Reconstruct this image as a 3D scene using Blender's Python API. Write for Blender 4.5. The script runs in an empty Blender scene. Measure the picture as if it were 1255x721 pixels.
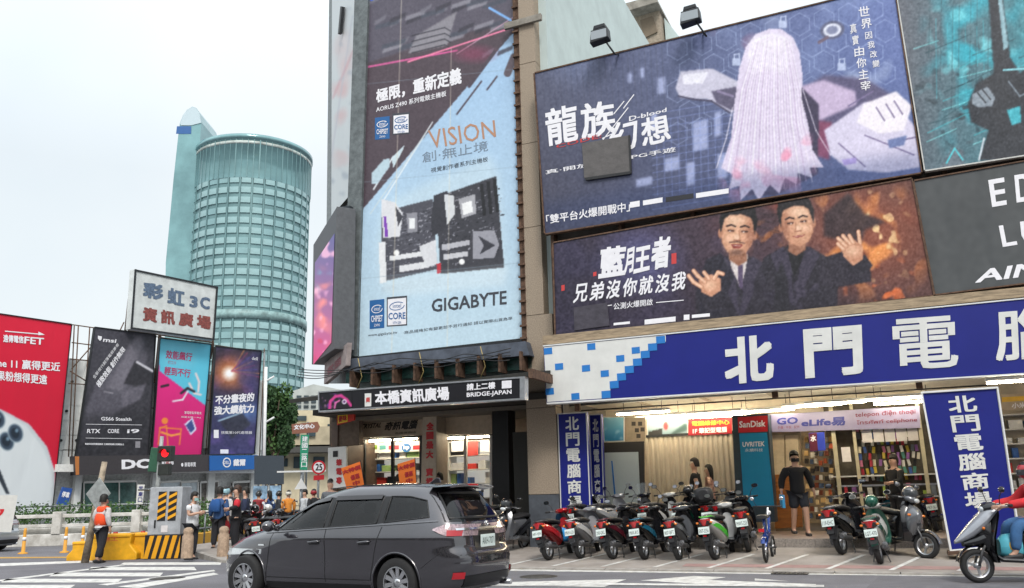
import bpy, bmesh, math, random, time
import numpy as np
from mathutils import Matrix, Vector
from mathutils.geometry import tessellate_polygon
random.seed(7)
rng = np.random.default_rng(7)
sc = bpy.context.scene
COL = sc.collection

# ---------------------------------------------------------------- camera
FOC, PITCH, ROLL, EYE = 1030.0, math.atan(245/1030), math.radians(1.43), 1.45
_R0 = np.array([1, 0, 0.]); FW = np.array([0, math.cos(PITCH), math.sin(PITCH)]); _U0 = np.array([0, -math.sin(PITCH), math.cos(PITCH)])
RT = _R0*math.cos(ROLL) - _U0*math.sin(ROLL); UP = _U0*math.cos(ROLL) + _R0*math.sin(ROLL)
EYEP = np.array([0, 0, EYE])
cam = bpy.data.objects.new('camera', bpy.data.cameras.new('camera'))
COL.objects.link(cam)
cam.data.sensor_width = 36
cam.data.lens = FOC/1255*36
cam.data.clip_start = 0.05
cam.data.clip_end = 3000
cam.matrix_world = Matrix(((RT[0], UP[0], -FW[0], 0), (RT[1], UP[1], -FW[1], 0), (RT[2], UP[2], -FW[2], EYE), (0, 0, 0, 1)))
sc.camera = cam

# ---------------------------------------------------------------- daylight (bright overcast with a soft sun)
world = bpy.data.worlds.new('World'); sc.world = world; world.use_nodes = True
SUN_EL, SUN_AZ = math.radians(48), math.radians(170)      # sun high behind the camera
nt = world.node_tree; nt.nodes.clear()
o_ = nt.nodes.new('ShaderNodeOutputWorld'); b_ = nt.nodes.new('ShaderNodeBackground')
sky = nt.nodes.new('ShaderNodeTexSky'); sky.sky_type = 'NISHITA'; sky.sun_disc = False
sky.sun_elevation = SUN_EL; sky.sun_rotation = SUN_AZ; sky.air_density = 1.5; sky.dust_density = 4; sky.ozone_density = 1
mx = nt.nodes.new('ShaderNodeMix'); mx.data_type = 'RGBA'; mx.inputs['Factor'].default_value = 0.86
nz = nt.nodes.new('ShaderNodeTexNoise'); nz.inputs['Scale'].default_value = 2.4; nz.inputs['Detail'].default_value = 4
rp = nt.nodes.new('ShaderNodeValToRGB')
rp.color_ramp.elements[0].position = .34; rp.color_ramp.elements[0].color = (5.7, 6.25, 6.6, 1)
rp.color_ramp.elements[1].position = .7; rp.color_ramp.elements[1].color = (6.6, 6.9, 7.0, 1)
tc = nt.nodes.new('ShaderNodeTexCoord')
nt.links.new(tc.outputs['Generated'], nz.inputs['Vector'])
nt.links.new(nz.outputs['Fac'], rp.inputs['Fac'])
nt.links.new(sky.outputs['Color'], mx.inputs['A']); nt.links.new(rp.outputs['Color'], mx.inputs['B'])
sx_ = nt.nodes.new('ShaderNodeSeparateXYZ'); nt.links.new(tc.outputs['Generated'], sx_.inputs[0])
mr_ = nt.nodes.new('ShaderNodeMapRange'); mr_.inputs['From Min'].default_value = .35; mr_.inputs['From Max'].default_value = 1; mr_.inputs['To Min'].default_value = 1; mr_.inputs['To Max'].default_value = 1.9; nt.links.new(sx_.outputs['Z'], mr_.inputs['Value'])   # an overcast sky is brightest overhead
vm_ = nt.nodes.new('ShaderNodeVectorMath'); vm_.operation = 'SCALE'; nt.links.new(mx.outputs['Result'], vm_.inputs[0]); nt.links.new(mr_.outputs[0], vm_.inputs['Scale']); nt.links.new(vm_.outputs[0], b_.inputs['Color']); b_.inputs['Strength'].default_value = 0.10
nt.links.new(b_.outputs[0], o_.inputs[0])
sl = bpy.data.lights.new('sun', 'SUN'); sl.energy = 1.5; sl.angle = math.radians(14); sl.color = (1, .96, .9)
so = bpy.data.objects.new('sun', sl); COL.objects.link(so)
# direction towards the sun: Nishita rotation runs clockwise from +Y
sd = Vector((math.sin(SUN_AZ)*math.cos(SUN_EL), math.cos(SUN_AZ)*math.cos(SUN_EL), math.sin(SUN_EL)))
so.rotation_euler = sd.to_track_quat('Z', 'Y').to_euler(); so.location = (0, 0, 60)
sc.view_settings.view_transform = 'Standard'; sc.view_settings.look = 'None'
sc.view_settings.exposure = 0.6; sc.view_settings.gamma = 1
sc.cycles.max_bounces = 6; sc.cycles.use_denoising = True

# ---------------------------------------------------------------- pixel -> place helpers
def ray(x, y): return RT*((x-627.5)/FOC) - UP*((y-360.5)/FOC) + FW
def G(x, y, z=0.):
    d = ray(x, y); return EYEP + d*((z-EYE)/d[2])
class Fr:                                                # a facade frame: X along, Y into the building, Z up
    def __init__(s, deg):
        s.a = math.radians(deg); s.X = np.array([math.cos(s.a), math.sin(s.a), 0]); s.Y = np.array([-math.sin(s.a), math.cos(s.a), 0])
    def w(s, u, v, z): return s.X*u + s.Y*v + np.array([0, 0, z])
    def hit(s, x, y, v):
        d = ray(x, y); p = EYEP + d*((v - EYEP@s.Y)/(d@s.Y)); return float(p@s.X), float(p[2])
    def gh(s, x, y, z=0.):
        p = G(x, y, z); return float(p@s.X), float(p@s.Y)
FA, FL, FS = Fr(-24.3), Fr(55.0), Fr(-62.0)

# ---------------------------------------------------------------- materials
def lin(c):
    if isinstance(c, str): c = tuple(int(c[i:i+2], 16)/255 for i in (0, 2, 4))
    return tuple(((x/12.92) if x <= .04045 else ((x+.055)/1.055)**2.4) for x in c)
_M = {}
def M(name, c, rough=.6, metal=0., var=.08, scale=8., bump=0., bscale=60., spec=.5, emit=0., coat=0., stretch=None, dark=None, alpha=1., trans=0.):
    if name in _M: return _M[name]
    m = bpy.data.materials.new(name); m.use_nodes = True; n = m.node_tree; p = n.nodes['Principled BSDF']
    c = lin(c) if isinstance(c, str) else tuple(c)
    p.inputs['Roughness'].default_value = rough; p.inputs['Metallic'].default_value = metal
    p.inputs['Specular IOR Level'].default_value = spec; p.inputs['Coat Weight'].default_value = coat
    p.inputs['Coat Roughness'].default_value = .04; p.inputs['Transmission Weight'].default_value = trans
    if coat >= 1: p.inputs['Coat IOR'].default_value = 1.95
    if alpha < 1: p.inputs['Alpha'].default_value = alpha
    t = n.nodes.new('ShaderNodeTexCoord'); vec = t.outputs['Object']
    if stretch:
        mp = n.nodes.new('ShaderNodeMapping'); mp.inputs['Scale'].default_value = stretch; n.links.new(vec, mp.inputs[0]); vec = mp.outputs[0]
    if var:
        nz = n.nodes.new('ShaderNodeTexNoise'); nz.inputs['Scale'].default_value = scale; nz.inputs['Detail'].default_value = 6; nz.inputs['Roughness'].default_value = .65
        n.links.new(vec, nz.inputs['Vector'])
        r = n.nodes.new('ShaderNodeValToRGB'); r.color_ramp.elements[0].position = .32; r.color_ramp.elements[1].position = .68
        d = lin(dark) if isinstance(dark, str) else (dark or tuple(x*(1-2*var) for x in c))
        r.color_ramp.elements[0].color = (*d, 1); r.color_ramp.elements[1].color = (*[min(1, x*(1+var)) for x in c], 1)
        n.links.new(nz.outputs['Fac'], r.inputs['Fac']); n.links.new(r.outputs['Color'], p.inputs['Base Color'])
        rr = n.nodes.new('ShaderNodeMapRange'); rr.inputs['To Min'].default_value = max(.02, rough*.85); rr.inputs['To Max'].default_value = min(1, rough*1.2)
        n.links.new(nz.outputs['Fac'], rr.inputs['Value']); n.links.new(rr.outputs[0], p.inputs['Roughness'])
    else: p.inputs['Base Color'].default_value = (*c, 1)
    if bump:
        nb = n.nodes.new('ShaderNodeTexNoise'); nb.inputs['Scale'].default_value = bscale; nb.inputs['Detail'].default_value = 4; n.links.new(vec, nb.inputs['Vector'])
        bb = n.nodes.new('ShaderNodeBump'); bb.inputs['Strength'].default_value = bump; bb.inputs['Distance'].default_value = .02
        n.links.new(nb.outputs['Fac'], bb.inputs['Height']); n.links.new(bb.outputs[0], p.inputs['Normal'])
    if emit:
        p.inputs['Emission Color'].default_value = (*c, 1); p.inputs['Emission Strength'].default_value = emit
    _M[name] = m; return m
def print_mat(name, rough=.5, wrinkle=.0, emit=0.):
    if name in _M: return _M[name]
    m = bpy.data.materials.new(name); m.use_nodes = True; n = m.node_tree; p = n.nodes['Principled BSDF']
    a = n.nodes.new('ShaderNodeAttribute'); a.attribute_name = 'Col'
    t = n.nodes.new('ShaderNodeTexCoord'); nz = n.nodes.new('ShaderNodeTexNoise'); nz.inputs['Scale'].default_value = .8; nz.inputs['Detail'].default_value = 3
    mp = n.nodes.new('ShaderNodeMapping'); mp.inputs['Scale'].default_value = (1, 1, .35)
    n.links.new(t.outputs['Object'], mp.inputs[0]); n.links.new(mp.outputs[0], nz.inputs['Vector'])
    r = n.nodes.new('ShaderNodeMapRange'); r.inputs['From Min'].default_value = .25; r.inputs['From Max'].default_value = .6; r.inputs['To Min'].default_value = .93
    mm = n.nodes.new('ShaderNodeMix'); mm.data_type = 'RGBA'; mm.blend_type = 'MULTIPLY'; mm.inputs['Factor'].default_value = 1
    n.links.new(nz.outputs['Fac'], r.inputs['Value']); n.links.new(a.outputs['Color'], mm.inputs['A']); n.links.new(r.outputs[0], mm.inputs['B'])
    n.links.new(mm.outputs['Result'], p.inputs['Base Color']); p.inputs['Roughness'].default_value = rough
    if wrinkle:
        w = n.nodes.new('ShaderNodeTexNoise'); w.inputs['Scale'].default_value = .55; w.inputs['Detail'].default_value = 1.5; w.inputs['Distortion'].default_value = .6
        m2 = n.nodes.new('ShaderNodeMapping'); m2.inputs['Scale'].default_value = (2.2, 1, .6); m2.inputs['Rotation'].default_value = (0, .3, 0)
        n.links.new(t.outputs['Object'], m2.inputs[0]); n.links.new(m2.outputs[0], w.inputs['Vector'])
        bb = n.nodes.new('ShaderNodeBump'); bb.inputs['Strength'].default_value = wrinkle; bb.inputs['Distance'].default_value = .12
        n.links.new(w.outputs['Fac'], bb.inputs['Height']); n.links.new(bb.outputs[0], p.inputs['Normal'])
    if emit:
        n.links.new(a.outputs['Color'], p.inputs['Emission Color']); p.inputs['Emission Strength'].default_value = emit
    _M[name] = m; return m
def flat(c, rough=.5):                                   # plain print ink / paint of one colour
    return M('paint_'+c, c, rough, var=.03, scale=3)
concrete = M('concrete', '9a958c', .9, var=.12, scale=2.5, bump=.4, bscale=25, dark='6f6a62')
dconcrete = M('weathered_concrete', '85807a', .92, var=.16, scale=1.6, bump=.5, bscale=18)
steel = M('galvanised_steel', '8d9193', .45, .7, var=.15, scale=12)
dsteel = M('dark_steel', '35373a', .5, .5, var=.15, scale=10)
rust = M('rusty_steel', '6b5344', .85, .2, var=.3, scale=9, bump=.3)
black = M('black_plastic', (.018, .018, .02), .45, var=.15, scale=14)
rubber = M('tyre_rubber', (.02, .02, .021), .8, var=.2, scale=30, bump=.3)
chrome = M('chrome', (.75, .76, .78), .12, 1., var=.04)
alu = M('aluminium', (.55, .56, .58), .32, .9, var=.08)
white = M('white_paint', (.74, .75, .75), .5, var=.05, scale=3)
glassd = M('dark_glass', (.015, .018, .02), .06, var=0, spec=.8)
skin_m = M('skin', (.52, .31, .22), .55, var=.06, scale=20)

# ---------------------------------------------------------------- mesh builder
def rotm(rx=0, ry=0, rz=0): return np.array((Matrix.Rotation(rz, 3, 'Z') @ Matrix.Rotation(ry, 3, 'Y') @ Matrix.Rotation(rx, 3, 'X')))
class MB:
    def __init__(s): s.v = []; s.f = []; s.m = []; s.sm = []; s.mi = 0
    def add(s, vs, fs, smooth=False):
        b = len(s.v); s.v += [(float(p[0]), float(p[1]), float(p[2])) for p in vs]
        for f in fs: s.f.append(tuple(i+b for i in f)); s.m.append(s.mi); s.sm.append(smooth)
        return s
    def box(s, x0, x1, y0, y1, z0, z1):
        x0, x1 = sorted((x0, x1)); y0, y1 = sorted((y0, y1)); z0, z1 = sorted((z0, z1))
        return s.add([(x, y, z) for z in (z0, z1) for y in (y0, y1) for x in (x0, x1)],
                     [(0, 2, 3, 1), (4, 5, 7, 6), (0, 1, 5, 4), (2, 6, 7, 3), (0, 4, 6, 2), (1, 3, 7, 5)])
    def cbox(s, c, d, R=None):
        vs = np.array([(x, y, z) for z in (-.5, .5) for y in (-.5, .5) for x in (-.5, .5)])*np.array(d)
        if R is not None: vs = vs @ R.T
        return s.add(vs+np.array(c), [(0, 2, 3, 1), (4, 5, 7, 6), (0, 1, 5, 4), (2, 6, 7, 3), (0, 4, 6, 2), (1, 3, 7, 5)])
    def slab(s, q, y0, y1):                              # polygon of (x,z) corners, extruded from y0 (front) to y1
        n = len(q); a = sum(q[i][0]*q[(i+1) % n][1]-q[(i+1) % n][0]*q[i][1] for i in range(n))
        if a < 0: q = q[::-1]
        vs = [(x, y0, z) for x, z in q]+[(x, y1, z) for x, z in q]
        fs = [(i, i+n, (i+1) % n+n, (i+1) % n) for i in range(n)]
        if n <= 4: fs += [tuple(range(n)), tuple(range(2*n-1, n-1, -1))]
        else:
            for t in tessellate_polygon([[Vector((x, z, 0)) for x, z in q]]): fs += [tuple(t), tuple(i+n for i in t[::-1])]
        return s.add(vs, fs)
    def tube(s, pts, r, n=8, closed=False, smooth=True):
        P = [np.array(p, float) for p in pts]; k = len(P); rs = r if hasattr(r, '__len__') else [r]*k; vs = []; fs = []
        ref = None
        for i in range(k):
            t = P[min(i+1, k-1)]-P[max(i-1, 0)] if not closed else P[(i+1) % k]-P[i-1]
            t = t/(np.linalg.norm(t)+1e-9)
            if ref is None: ref = np.array([0, 0, 1.]) if abs(t[2]) < .9 else np.array([1., 0, 0])
            a = np.cross(t, ref); a /= np.linalg.norm(a)+1e-9; b = np.cross(a, t); ref = b
            for j in range(n):
                an = 2*math.pi*j/n; vs.append(P[i]+(a*math.cos(an)+b*math.sin(an))*rs[i])
        for i in range(k if closed else k-1):
            for j in range(n):
                A = i*n+j; B = i*n+(j+1) % n; i2 = ((i+1) % k)*n; fs.append((A, B, i2+(j+1) % n, i2+j))
        s.add(vs, fs, smooth)
        if not closed:
            b = len(s.v)-k*n; s.f.append(tuple(b+j for j in range(n-1, -1, -1))); s.f.append(tuple(b+(k-1)*n+j for j in range(n))); s.m += [s.mi]*2; s.sm += [False]*2
        return s
    def lathe(s, prof, n=24, c=(0, 0, 0), axis='z', smooth=True, a0=0, a1=2*math.pi):
        k = len(prof); full = abs(a1-a0-2*math.pi) < 1e-6; m = n if full else n+1; vs = []
        for j in range(m):
            an = a0+(a1-a0)*j/n
            for r, z in prof:
                x, y = r*math.cos(an), r*math.sin(an)
                p = (x, y, z) if axis == 'z' else ((x, z, y) if axis == 'y' else (z, x, y))
                vs.append((p[0]+c[0], p[1]+c[1], p[2]+c[2]))
        fs = []
        for j in range(n):
            for i in range(k-1):
                a = j*k+i; b = ((j+1) % m)*k+i; f = (a, b, b+1, a+1); fs.append(f if axis != 'y' else f[::-1])
        return s.add(vs, fs, smooth)
    def grid(s, P, smooth=True, flip=False):
        P = np.asarray(P); ni, nj = P.shape[:2]; fs = []
        for i in range(ni-1):
            for j in range(nj-1):
                f = (i*nj+j, i*nj+j+1, (i+1)*nj+j+1, (i+1)*nj+j); fs.append(f[::-1] if flip else f)
        return s.add(P.reshape(-1, 3), fs, smooth)
    def ball(s, c, r, n=12, m=8, R=None):
        vs = []; r = (r, r, r) if not hasattr(r, '__len__') else r
        for i in range(m+1):
            th = math.pi*i/m
            for j in range(n): vs.append((math.sin(th)*math.cos(2*math.pi*j/n)*r[0], math.sin(th)*math.sin(2*math.pi*j/n)*r[1], math.cos(th)*r[2]))
        vs = np.array(vs)
        if R is not None: vs = vs @ R.T
        return s.add(vs+np.array(c), [(i*n+j, (i+1)*n+j, (i+1)*n+(j+1) % n, i*n+(j+1) % n) for i in range(m) for j in range(n)], True)
    def mirror_y(s):
        b = len(s.v); nf = len(s.f); s.v += [(x, -y, z) for x, y, z in s.v]
        for i in range(nf): s.f.append(tuple(k+b for k in s.f[i][::-1])); s.m.append(s.m[i]); s.sm.append(s.sm[i])
        return s
    def mesh(s, name, mats, colors=None):
        me = bpy.data.meshes.new(name); me.from_pydata(s.v, [], s.f)
        for m in (mats if isinstance(mats, (list, tuple)) else [mats]): me.materials.append(m)
        me.polygons.foreach_set('material_index', s.m); me.polygons.foreach_set('use_smooth', s.sm)
        if colors is not None:
            at = me.color_attributes.new('Col', 'FLOAT_COLOR', 'POINT'); c = np.ones((len(s.v), 4), 'f'); c[:, :3] = colors; at.data.foreach_set('color', c.ravel())
        me.update(); return me
    def build(s, name, mats, parent=None, loc=None, rot=None, bevel=0, seg=2, sub=0, colors=None):
        o = bpy.data.objects.new(name, s.mesh(name, mats, colors)); COL.objects.link(o)
        if parent is not None: o.parent = parent
        if loc is not None: o.location = loc
        if rot is not None: o.rotation_euler = rot
        if bevel:
            b = o.modifiers.new('bevel', 'BEVEL'); b.width = bevel; b.segments = seg; b.limit_method = 'ANGLE'; b.angle_limit = math.radians(40)
        if sub: b = o.modifiers.new('sub', 'SUBSURF'); b.levels = b.render_levels = sub
        return o
def tag(o, label, cat, group=None):
    o['label'] = label; o['category'] = cat
    if group: o['group'] = group
    return o
def struct(o): o['kind'] = 'structure'; return o
def thing(name, label, cat, loc=(0, 0, 0), rz=0., group=None):
    o = bpy.data.objects.new(name, None); COL.objects.link(o); o.empty_display_size = .3
    o.location = [float(x) for x in loc]; o.rotation_euler = (0, 0, rz); return tag(o, label, cat, group)
def copy_tree(o, parent=None):
    c = o.copy(); COL.objects.link(c); c.parent = parent
    for ch in list(o.children): copy_tree(ch, c)
    return c

class TH:                                                # a thing standing in a facade frame, laid out from sight lines onto its plane
    def __init__(s, fr, name, label, cat, px, v, group=None, z0=None, kind=None):
        u, z = fr.hit(px[0], px[1], v); z = z if z0 is None else z0
        s.fr = fr; s.o = (u, v, z); s.e = thing(name, label, cat, fr.w(u, v, z), fr.a, group); s.v = v
    def L(s, x, y, v=None):                              # local (x,z) of the sight line on the plane v
        u, z = s.fr.hit(x, y, s.v if v is None else v); return (u-s.o[0], z-s.o[2])
    def dv(s, v): return v-s.o[1]
    def slab(s, name, q, mat, v0=0., v1=.1, bevel=0, parent=None, at=None):   # px polygon -> slab, v0/v1 relative to thing plane
        P = [s.L(x, y, s.v+(v0 if at is None else at)) for x, y in q]
        return MB().slab(P, v0, v1).build(name, mat, parent or s.e, bevel=bevel)
    def ink(s, mb, q, d):                                # flat printed polygon, d metres in front of plane
        P = [s.L(x, y, s.v-d) for x, y in q]; n = len(P)
        a = sum(P[i][0]*P[(i+1) % n][1]-P[(i+1) % n][0]*P[i][1] for i in range(n))
        if a < 0: P = P[::-1]
        mb.add([(x, -d, z) for x, z in P], [tuple(range(n))] if n <= 4 else [tuple(t) for t in tessellate_polygon([[Vector((x, z, 0)) for x, z in P]])])
    def inks(s, name, polys, mat, d=.01, parent=None):
        for i, q in enumerate(polys):
            mb = MB(); s.ink(mb, q, d); o = mb.build(name, mat, parent or s.e)
        return o
    def line(s, mb, p, q, w, d):
        dx, dy = q[0]-p[0], q[1]-p[1]; l = math.hypot(dx, dy)+1e-6; nx, ny = -dy/l*w/2, dx/l*w/2
        s.ink(mb, [(p[0]+nx, p[1]+ny), (q[0]+nx, q[1]+ny), (q[0]-nx, q[1]-ny), (p[0]-nx, p[1]-ny)], d)
    def text(s, t, q, mat, d=.012, bold=.0, name='lettering', shear=0., parent=None, thick=0.):
        vs, fs, asp = text2d(t); P = []
        TL, TR, BR, BL = [np.array(c, float) for c in q]; mb = MB()
        k = bold*1.1; offs = [(0, 0)] if not bold else [(-k, -k), (k, k), (k, -k), (-k, k)]
        if bold > .025: offs += [(0, k), (0, -k), (k, 0), (-k, 0)]
        for io, (ox, oy) in enumerate(offs):
            P = []; di = d+io*.0006
            for a, b in vs:
                a = .5+(a-.5)*(1-2*k/asp)+ox/asp; b = .5+(b-.5)*(1-2*k)+oy
                a2 = a+shear*(b-.5); p = (BL*(1-a2)+BR*a2)*(1-b)+(TL*(1-a2)+TR*a2)*b
                x, z = s.L(p[0], p[1], s.v-d); P.append((x, -di, z))
            mb.add(P, fs)
            if thick:
                n = len(P); b0 = len(mb.v)-n; mb.add([(x, y+thick, z) for x, y, z in P], []); ed = {}
                for f in fs:
                    for i in range(len(f)): ed[(f[i], f[(i+1) % len(f)])] = 1
                for (a, b) in ed:
                    if (b, a) not in ed: mb.f.append((b0+a, b0+a+n, b0+b+n, b0+b)); mb.m.append(0); mb.sm.append(False)
        return mb.build(name, mat, parent or s.e)
    def canvas(s, cv, quad, mat, d=.006, name='print', step=1.5, parent=None):
        TL, TR, BR, BL = [np.array(c, float) for c in quad]
        nx = max(2, int(max(np.linalg.norm(TR-TL), np.linalg.norm(BR-BL))/step)); ny = max(2, int(max(np.linalg.norm(BL-TL), np.linalg.norm(BR-TR))/step))
        a, b = np.meshgrid(np.linspace(0, 1, nx), np.linspace(0, 1, ny)); a = a[..., None]; b = b[..., None]
        p = (TL*(1-a)+TR*a)*(1-b)+(BL*(1-a)+BR*a)*b
        D = RT*((p[..., :1]-627.5)/FOC)-UP*((p[..., 1:]-360.5)/FOC)+FW
        t = (s.v-d-EYEP@s.fr.Y)/(D@s.fr.Y); W = EYEP+D*t[..., None]
        L = np.stack([W@s.fr.X-s.o[0], np.full(t.shape, -d), W[..., 2]-s.o[2]], -1)
        mb = MB().grid(L, smooth=False, flip=True)
        return mb.build(name, mat, parent or s.e, colors=cv.sample(p[..., 0], p[..., 1]).reshape(-1, 3))
_T = {}
def text2d(t, bold=0.):
    k = (t, bold)
    if k not in _T:
        cu = bpy.data.curves.new('t', 'FONT'); cu.body = t; cu.offset = bold; cu.resolution_u = 2; cu.space_line = .95
        ob = bpy.data.objects.new('t', cu); me = ob.to_mesh()
        vs = np.array([v.co[:2] for v in me.vertices]); fs = []
        for p in me.polygons:
            i = list(p.vertices); fs.append(tuple(i if p.normal.z > 0 else i[::-1]))
        ob.to_mesh_clear(); bpy.data.objects.remove(ob); bpy.data.curves.remove(cu)
        lo, hi = vs.min(0), vs.max(0); _T[k] = ((vs-lo)/(hi-lo), fs, (hi[0]-lo[0])/max(.3, hi[1]-lo[1]))
    return _T[k]

class Cv:                                                # a little procedural painter for printed artwork
    def __init__(s, x0, y0, x1, y1, base):
        s.x0, s.y0 = x0, y0; s.X, s.Y = np.meshgrid(np.arange(x0, x1+1, dtype=float), np.arange(y0, y1+1, dtype=float))
        s.a = np.ones(s.X.shape+(3,))*np.array(s.c(base))
    @staticmethod
    def c(h): return tuple(int(h[i:i+2], 16)/255 for i in (0, 2, 4)) if isinstance(h, str) else h
    @staticmethod
    def blur(m, r):
        if r <= 0: return m
        k = int(math.ceil(r*2)); x = np.arange(-k, k+1); w = np.exp(-x*x/(2*r*r)); w /= w.sum()
        for ax in (0, 1):
            pad = [(0, 0)]*m.ndim; pad[ax] = (k, k); q = np.pad(m, pad, 'edge'); m = sum(wi*np.take(q, range(i, i+m.shape[ax]), ax) for i, wi in enumerate(w))
        return m
    def put(s, m, col, a=1.): m = np.clip(m*a, 0, 1)[..., None]; s.a = s.a*(1-m)+np.array(s.c(col))*m; return s
    def poly(s, pts, col, a=1., b=.4):
        m = np.zeros(s.X.shape, bool); n = len(pts)
        for i in range(n):
            (x1, y1), (x2, y2) = pts[i], pts[(i+1) % n]
            if y1 == y2: continue
            m ^= ((y1 > s.Y) != (y2 > s.Y)) & (s.X < (x2-x1)*(s.Y-y1)/(y2-y1)+x1)
        return s.put(s.blur(m.astype(float), b), col, a)
    def ell(s, cx, cy, rx, ry, col, a=1., soft=.15, rot=0.):
        c, n = math.cos(rot), math.sin(rot); dx, dy = s.X-cx, s.Y-cy; d = np.hypot((dx*c+dy*n)/rx, (-dx*n+dy*c)/ry)
        return s.put(np.clip((1+soft-d)/(2*soft), 0, 1), col, a)
    def line(s, p, q, w, col, a=1., soft=.6):
        p = np.array(p, float); q = np.array(q, float); d = q-p; t = np.clip(((s.X-p[0])*d[0]+(s.Y-p[1])*d[1])/(d@d+1e-9), 0, 1)
        return s.put(np.clip((w/2+soft-np.hypot(s.X-p[0]-t*d[0], s.Y-p[1]-t*d[1]))/(2*soft), 0, 1), col, a)
    def path(s, pts, w, col, a=1.):
        for i in range(len(pts)-1): s.line(pts[i], pts[i+1], w, col, a)
        return s
    def grad(s, p, q, c0, c1, a=1., mask=None):
        p = np.array(p, float); q = np.array(q, float); d = q-p; t = np.clip(((s.X-p[0])*d[0]+(s.Y-p[1])*d[1])/(d@d), 0, 1)[..., None]
        c = np.array(s.c(c0))*(1-t)+np.array(s.c(c1))*t; s.a = s.a*(1-a)+c*a; return s
    def noise(s, r, amp, seed=1, tint=(1, 1, 1)):
        n = np.random.default_rng(seed).normal(size=s.X.shape); n = s.blur(n, r); n /= n.std()+1e-9; s.a = np.clip(s.a+n[..., None]*amp*np.array(tint), 0, 1); return s
    def cloud(s, r, col, a, seed, thr=.5, mask=None):
        n = np.random.default_rng(seed).normal(size=s.X.shape); n = s.blur(n, r); n /= n.std()+1e-9
        m = np.clip((n-thr)*1.2, 0, 1)
        if mask is not None: m = m*mask
        return s.put(m, col, a)
    def em(s, cx, cy, rx, ry): return np.clip(1.3-np.hypot((s.X-cx)/rx, (s.Y-cy)/ry), 0, 1)
    def sample(s, x, y):
        i = np.clip(y-s.y0, 0, s.a.shape[0]-1.001); j = np.clip(x-s.x0, 0, s.a.shape[1]-1.001); i0 = i.astype(int); j0 = j.astype(int); fi = (i-i0)[..., None]; fj = (j-j0)[..., None]; A = s.a
        v = (A[i0, j0]*(1-fj)+A[i0, j0+1]*fj)*(1-fi)+(A[i0+1, j0]*(1-fj)+A[i0+1, j0+1]*fj)*fi; v = np.clip(v, 0, 1)
        return np.where(v <= .04045, v/12.92, ((v+.055)/1.055)**2.4)
def lerp(a, b, t): return (a[0]+(b[0]-a[0])*t, a[1]+(b[1]-a[1])*t)
def sub(q, a0, b0, a1, b1):                              # a sub-quad of a px quad (fractions from the top left)
    TL, TR, BR, BL = q
    f = lambda a, b: lerp(lerp(TL, TR, a), lerp(BL, BR, a), b)
    return [f(a0, b0), f(a1, b0), f(a1, b1), f(a0, b1)]
# ================================================================ the ground
def zpav(v): return .035+.064*max(0., min(v, 19.0)-15.95)
def sheet(name, fr, uv, z, mat):                          # flat sheet from (u,v) corners of a frame
    P = [fr.w(u, v, z(v) if callable(z) else z) for u, v in uv]
    if np.cross(P[1][:2]-P[0][:2], P[2][:2]-P[1][:2]) < 0: P = P[::-1]
    return struct(MB().add(P, [tuple(range(len(P)))]).build(name, mat))
asphalt = M('asphalt', '6f6e73', .9, var=.1, scale=1.2, bump=.5, bscale=140)
def _asph():
    n = asphalt.node_tree; p = n.nodes['Principled BSDF']; old = p.inputs['Base Color'].links[0].from_socket
    t = n.nodes['Texture Coordinate']; v = n.nodes.new('ShaderNodeTexNoise'); v.inputs['Scale'].default_value = 90; v.inputs['Detail'].default_value = 2
    n.links.new(t.outputs['Object'], v.inputs['Vector']); r = n.nodes.new('ShaderNodeMapRange'); r.inputs['From Min'].default_value = .35; r.inputs['From Max'].default_value = .65; r.inputs['To Min'].default_value = .72; r.inputs['To Max'].default_value = 1.25
    n.links.new(v.outputs['Fac'], r.inputs['Value'])
    w = n.nodes.new('ShaderNodeTexNoise'); w.inputs['Scale'].default_value = .25; w.inputs['Detail'].default_value = 7; mp = n.nodes.new('ShaderNodeMapping'); mp.inputs['Rotation'].default_value = (0, 0, .42); mp.inputs['Scale'].default_value = (.35, 2.2, 1)
    n.links.new(t.outputs['Object'], mp.inputs[0]); n.links.new(mp.outputs[0], w.inputs['Vector']); r2 = n.nodes.new('ShaderNodeMapRange'); r2.inputs['From Min'].default_value = .3; r2.inputs['From Max'].default_value = .7; r2.inputs['To Min'].default_value = .78; r2.inputs['To Max'].default_value = 1.12
    n.links.new(w.outputs['Fac'], r2.inputs['Value']); mu = n.nodes.new('ShaderNodeMath'); mu.operation = 'MULTIPLY'; n.links.new(r.outputs[0], mu.inputs[0]); n.links.new(r2.outputs[0], mu.inputs[1])
    m = n.nodes.new('ShaderNodeMix'); m.data_type = 'RGBA'; m.blend_type = 'MULTIPLY'; m.inputs['Factor'].default_value = 1
    n.links.new(old, m.inputs['A']); n.links.new(mu.outputs[0], m.inputs['B']); n.links.new(m.outputs['Result'], p.inputs['Base Color'])
_asph()
struct(MB().add([(-900, -60, 0), (900, -60, 0), (900, 1500, 0), (-900, 1500, 0)], [(0, 1, 2, 3)]).build('road', asphalt))
pav = M('paving_concrete', '98918b', .88, var=.12, scale=1.5, bump=.4, bscale=60, dark='857d76')
redp = M('red_paving', '9c7d78', .85, var=.15, scale=2.5, bump=.3, bscale=40)
floor_m = M('arcade_floor_tile', '9d8f86', .4, var=.12, scale=2, dark='7c6d66')
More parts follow.
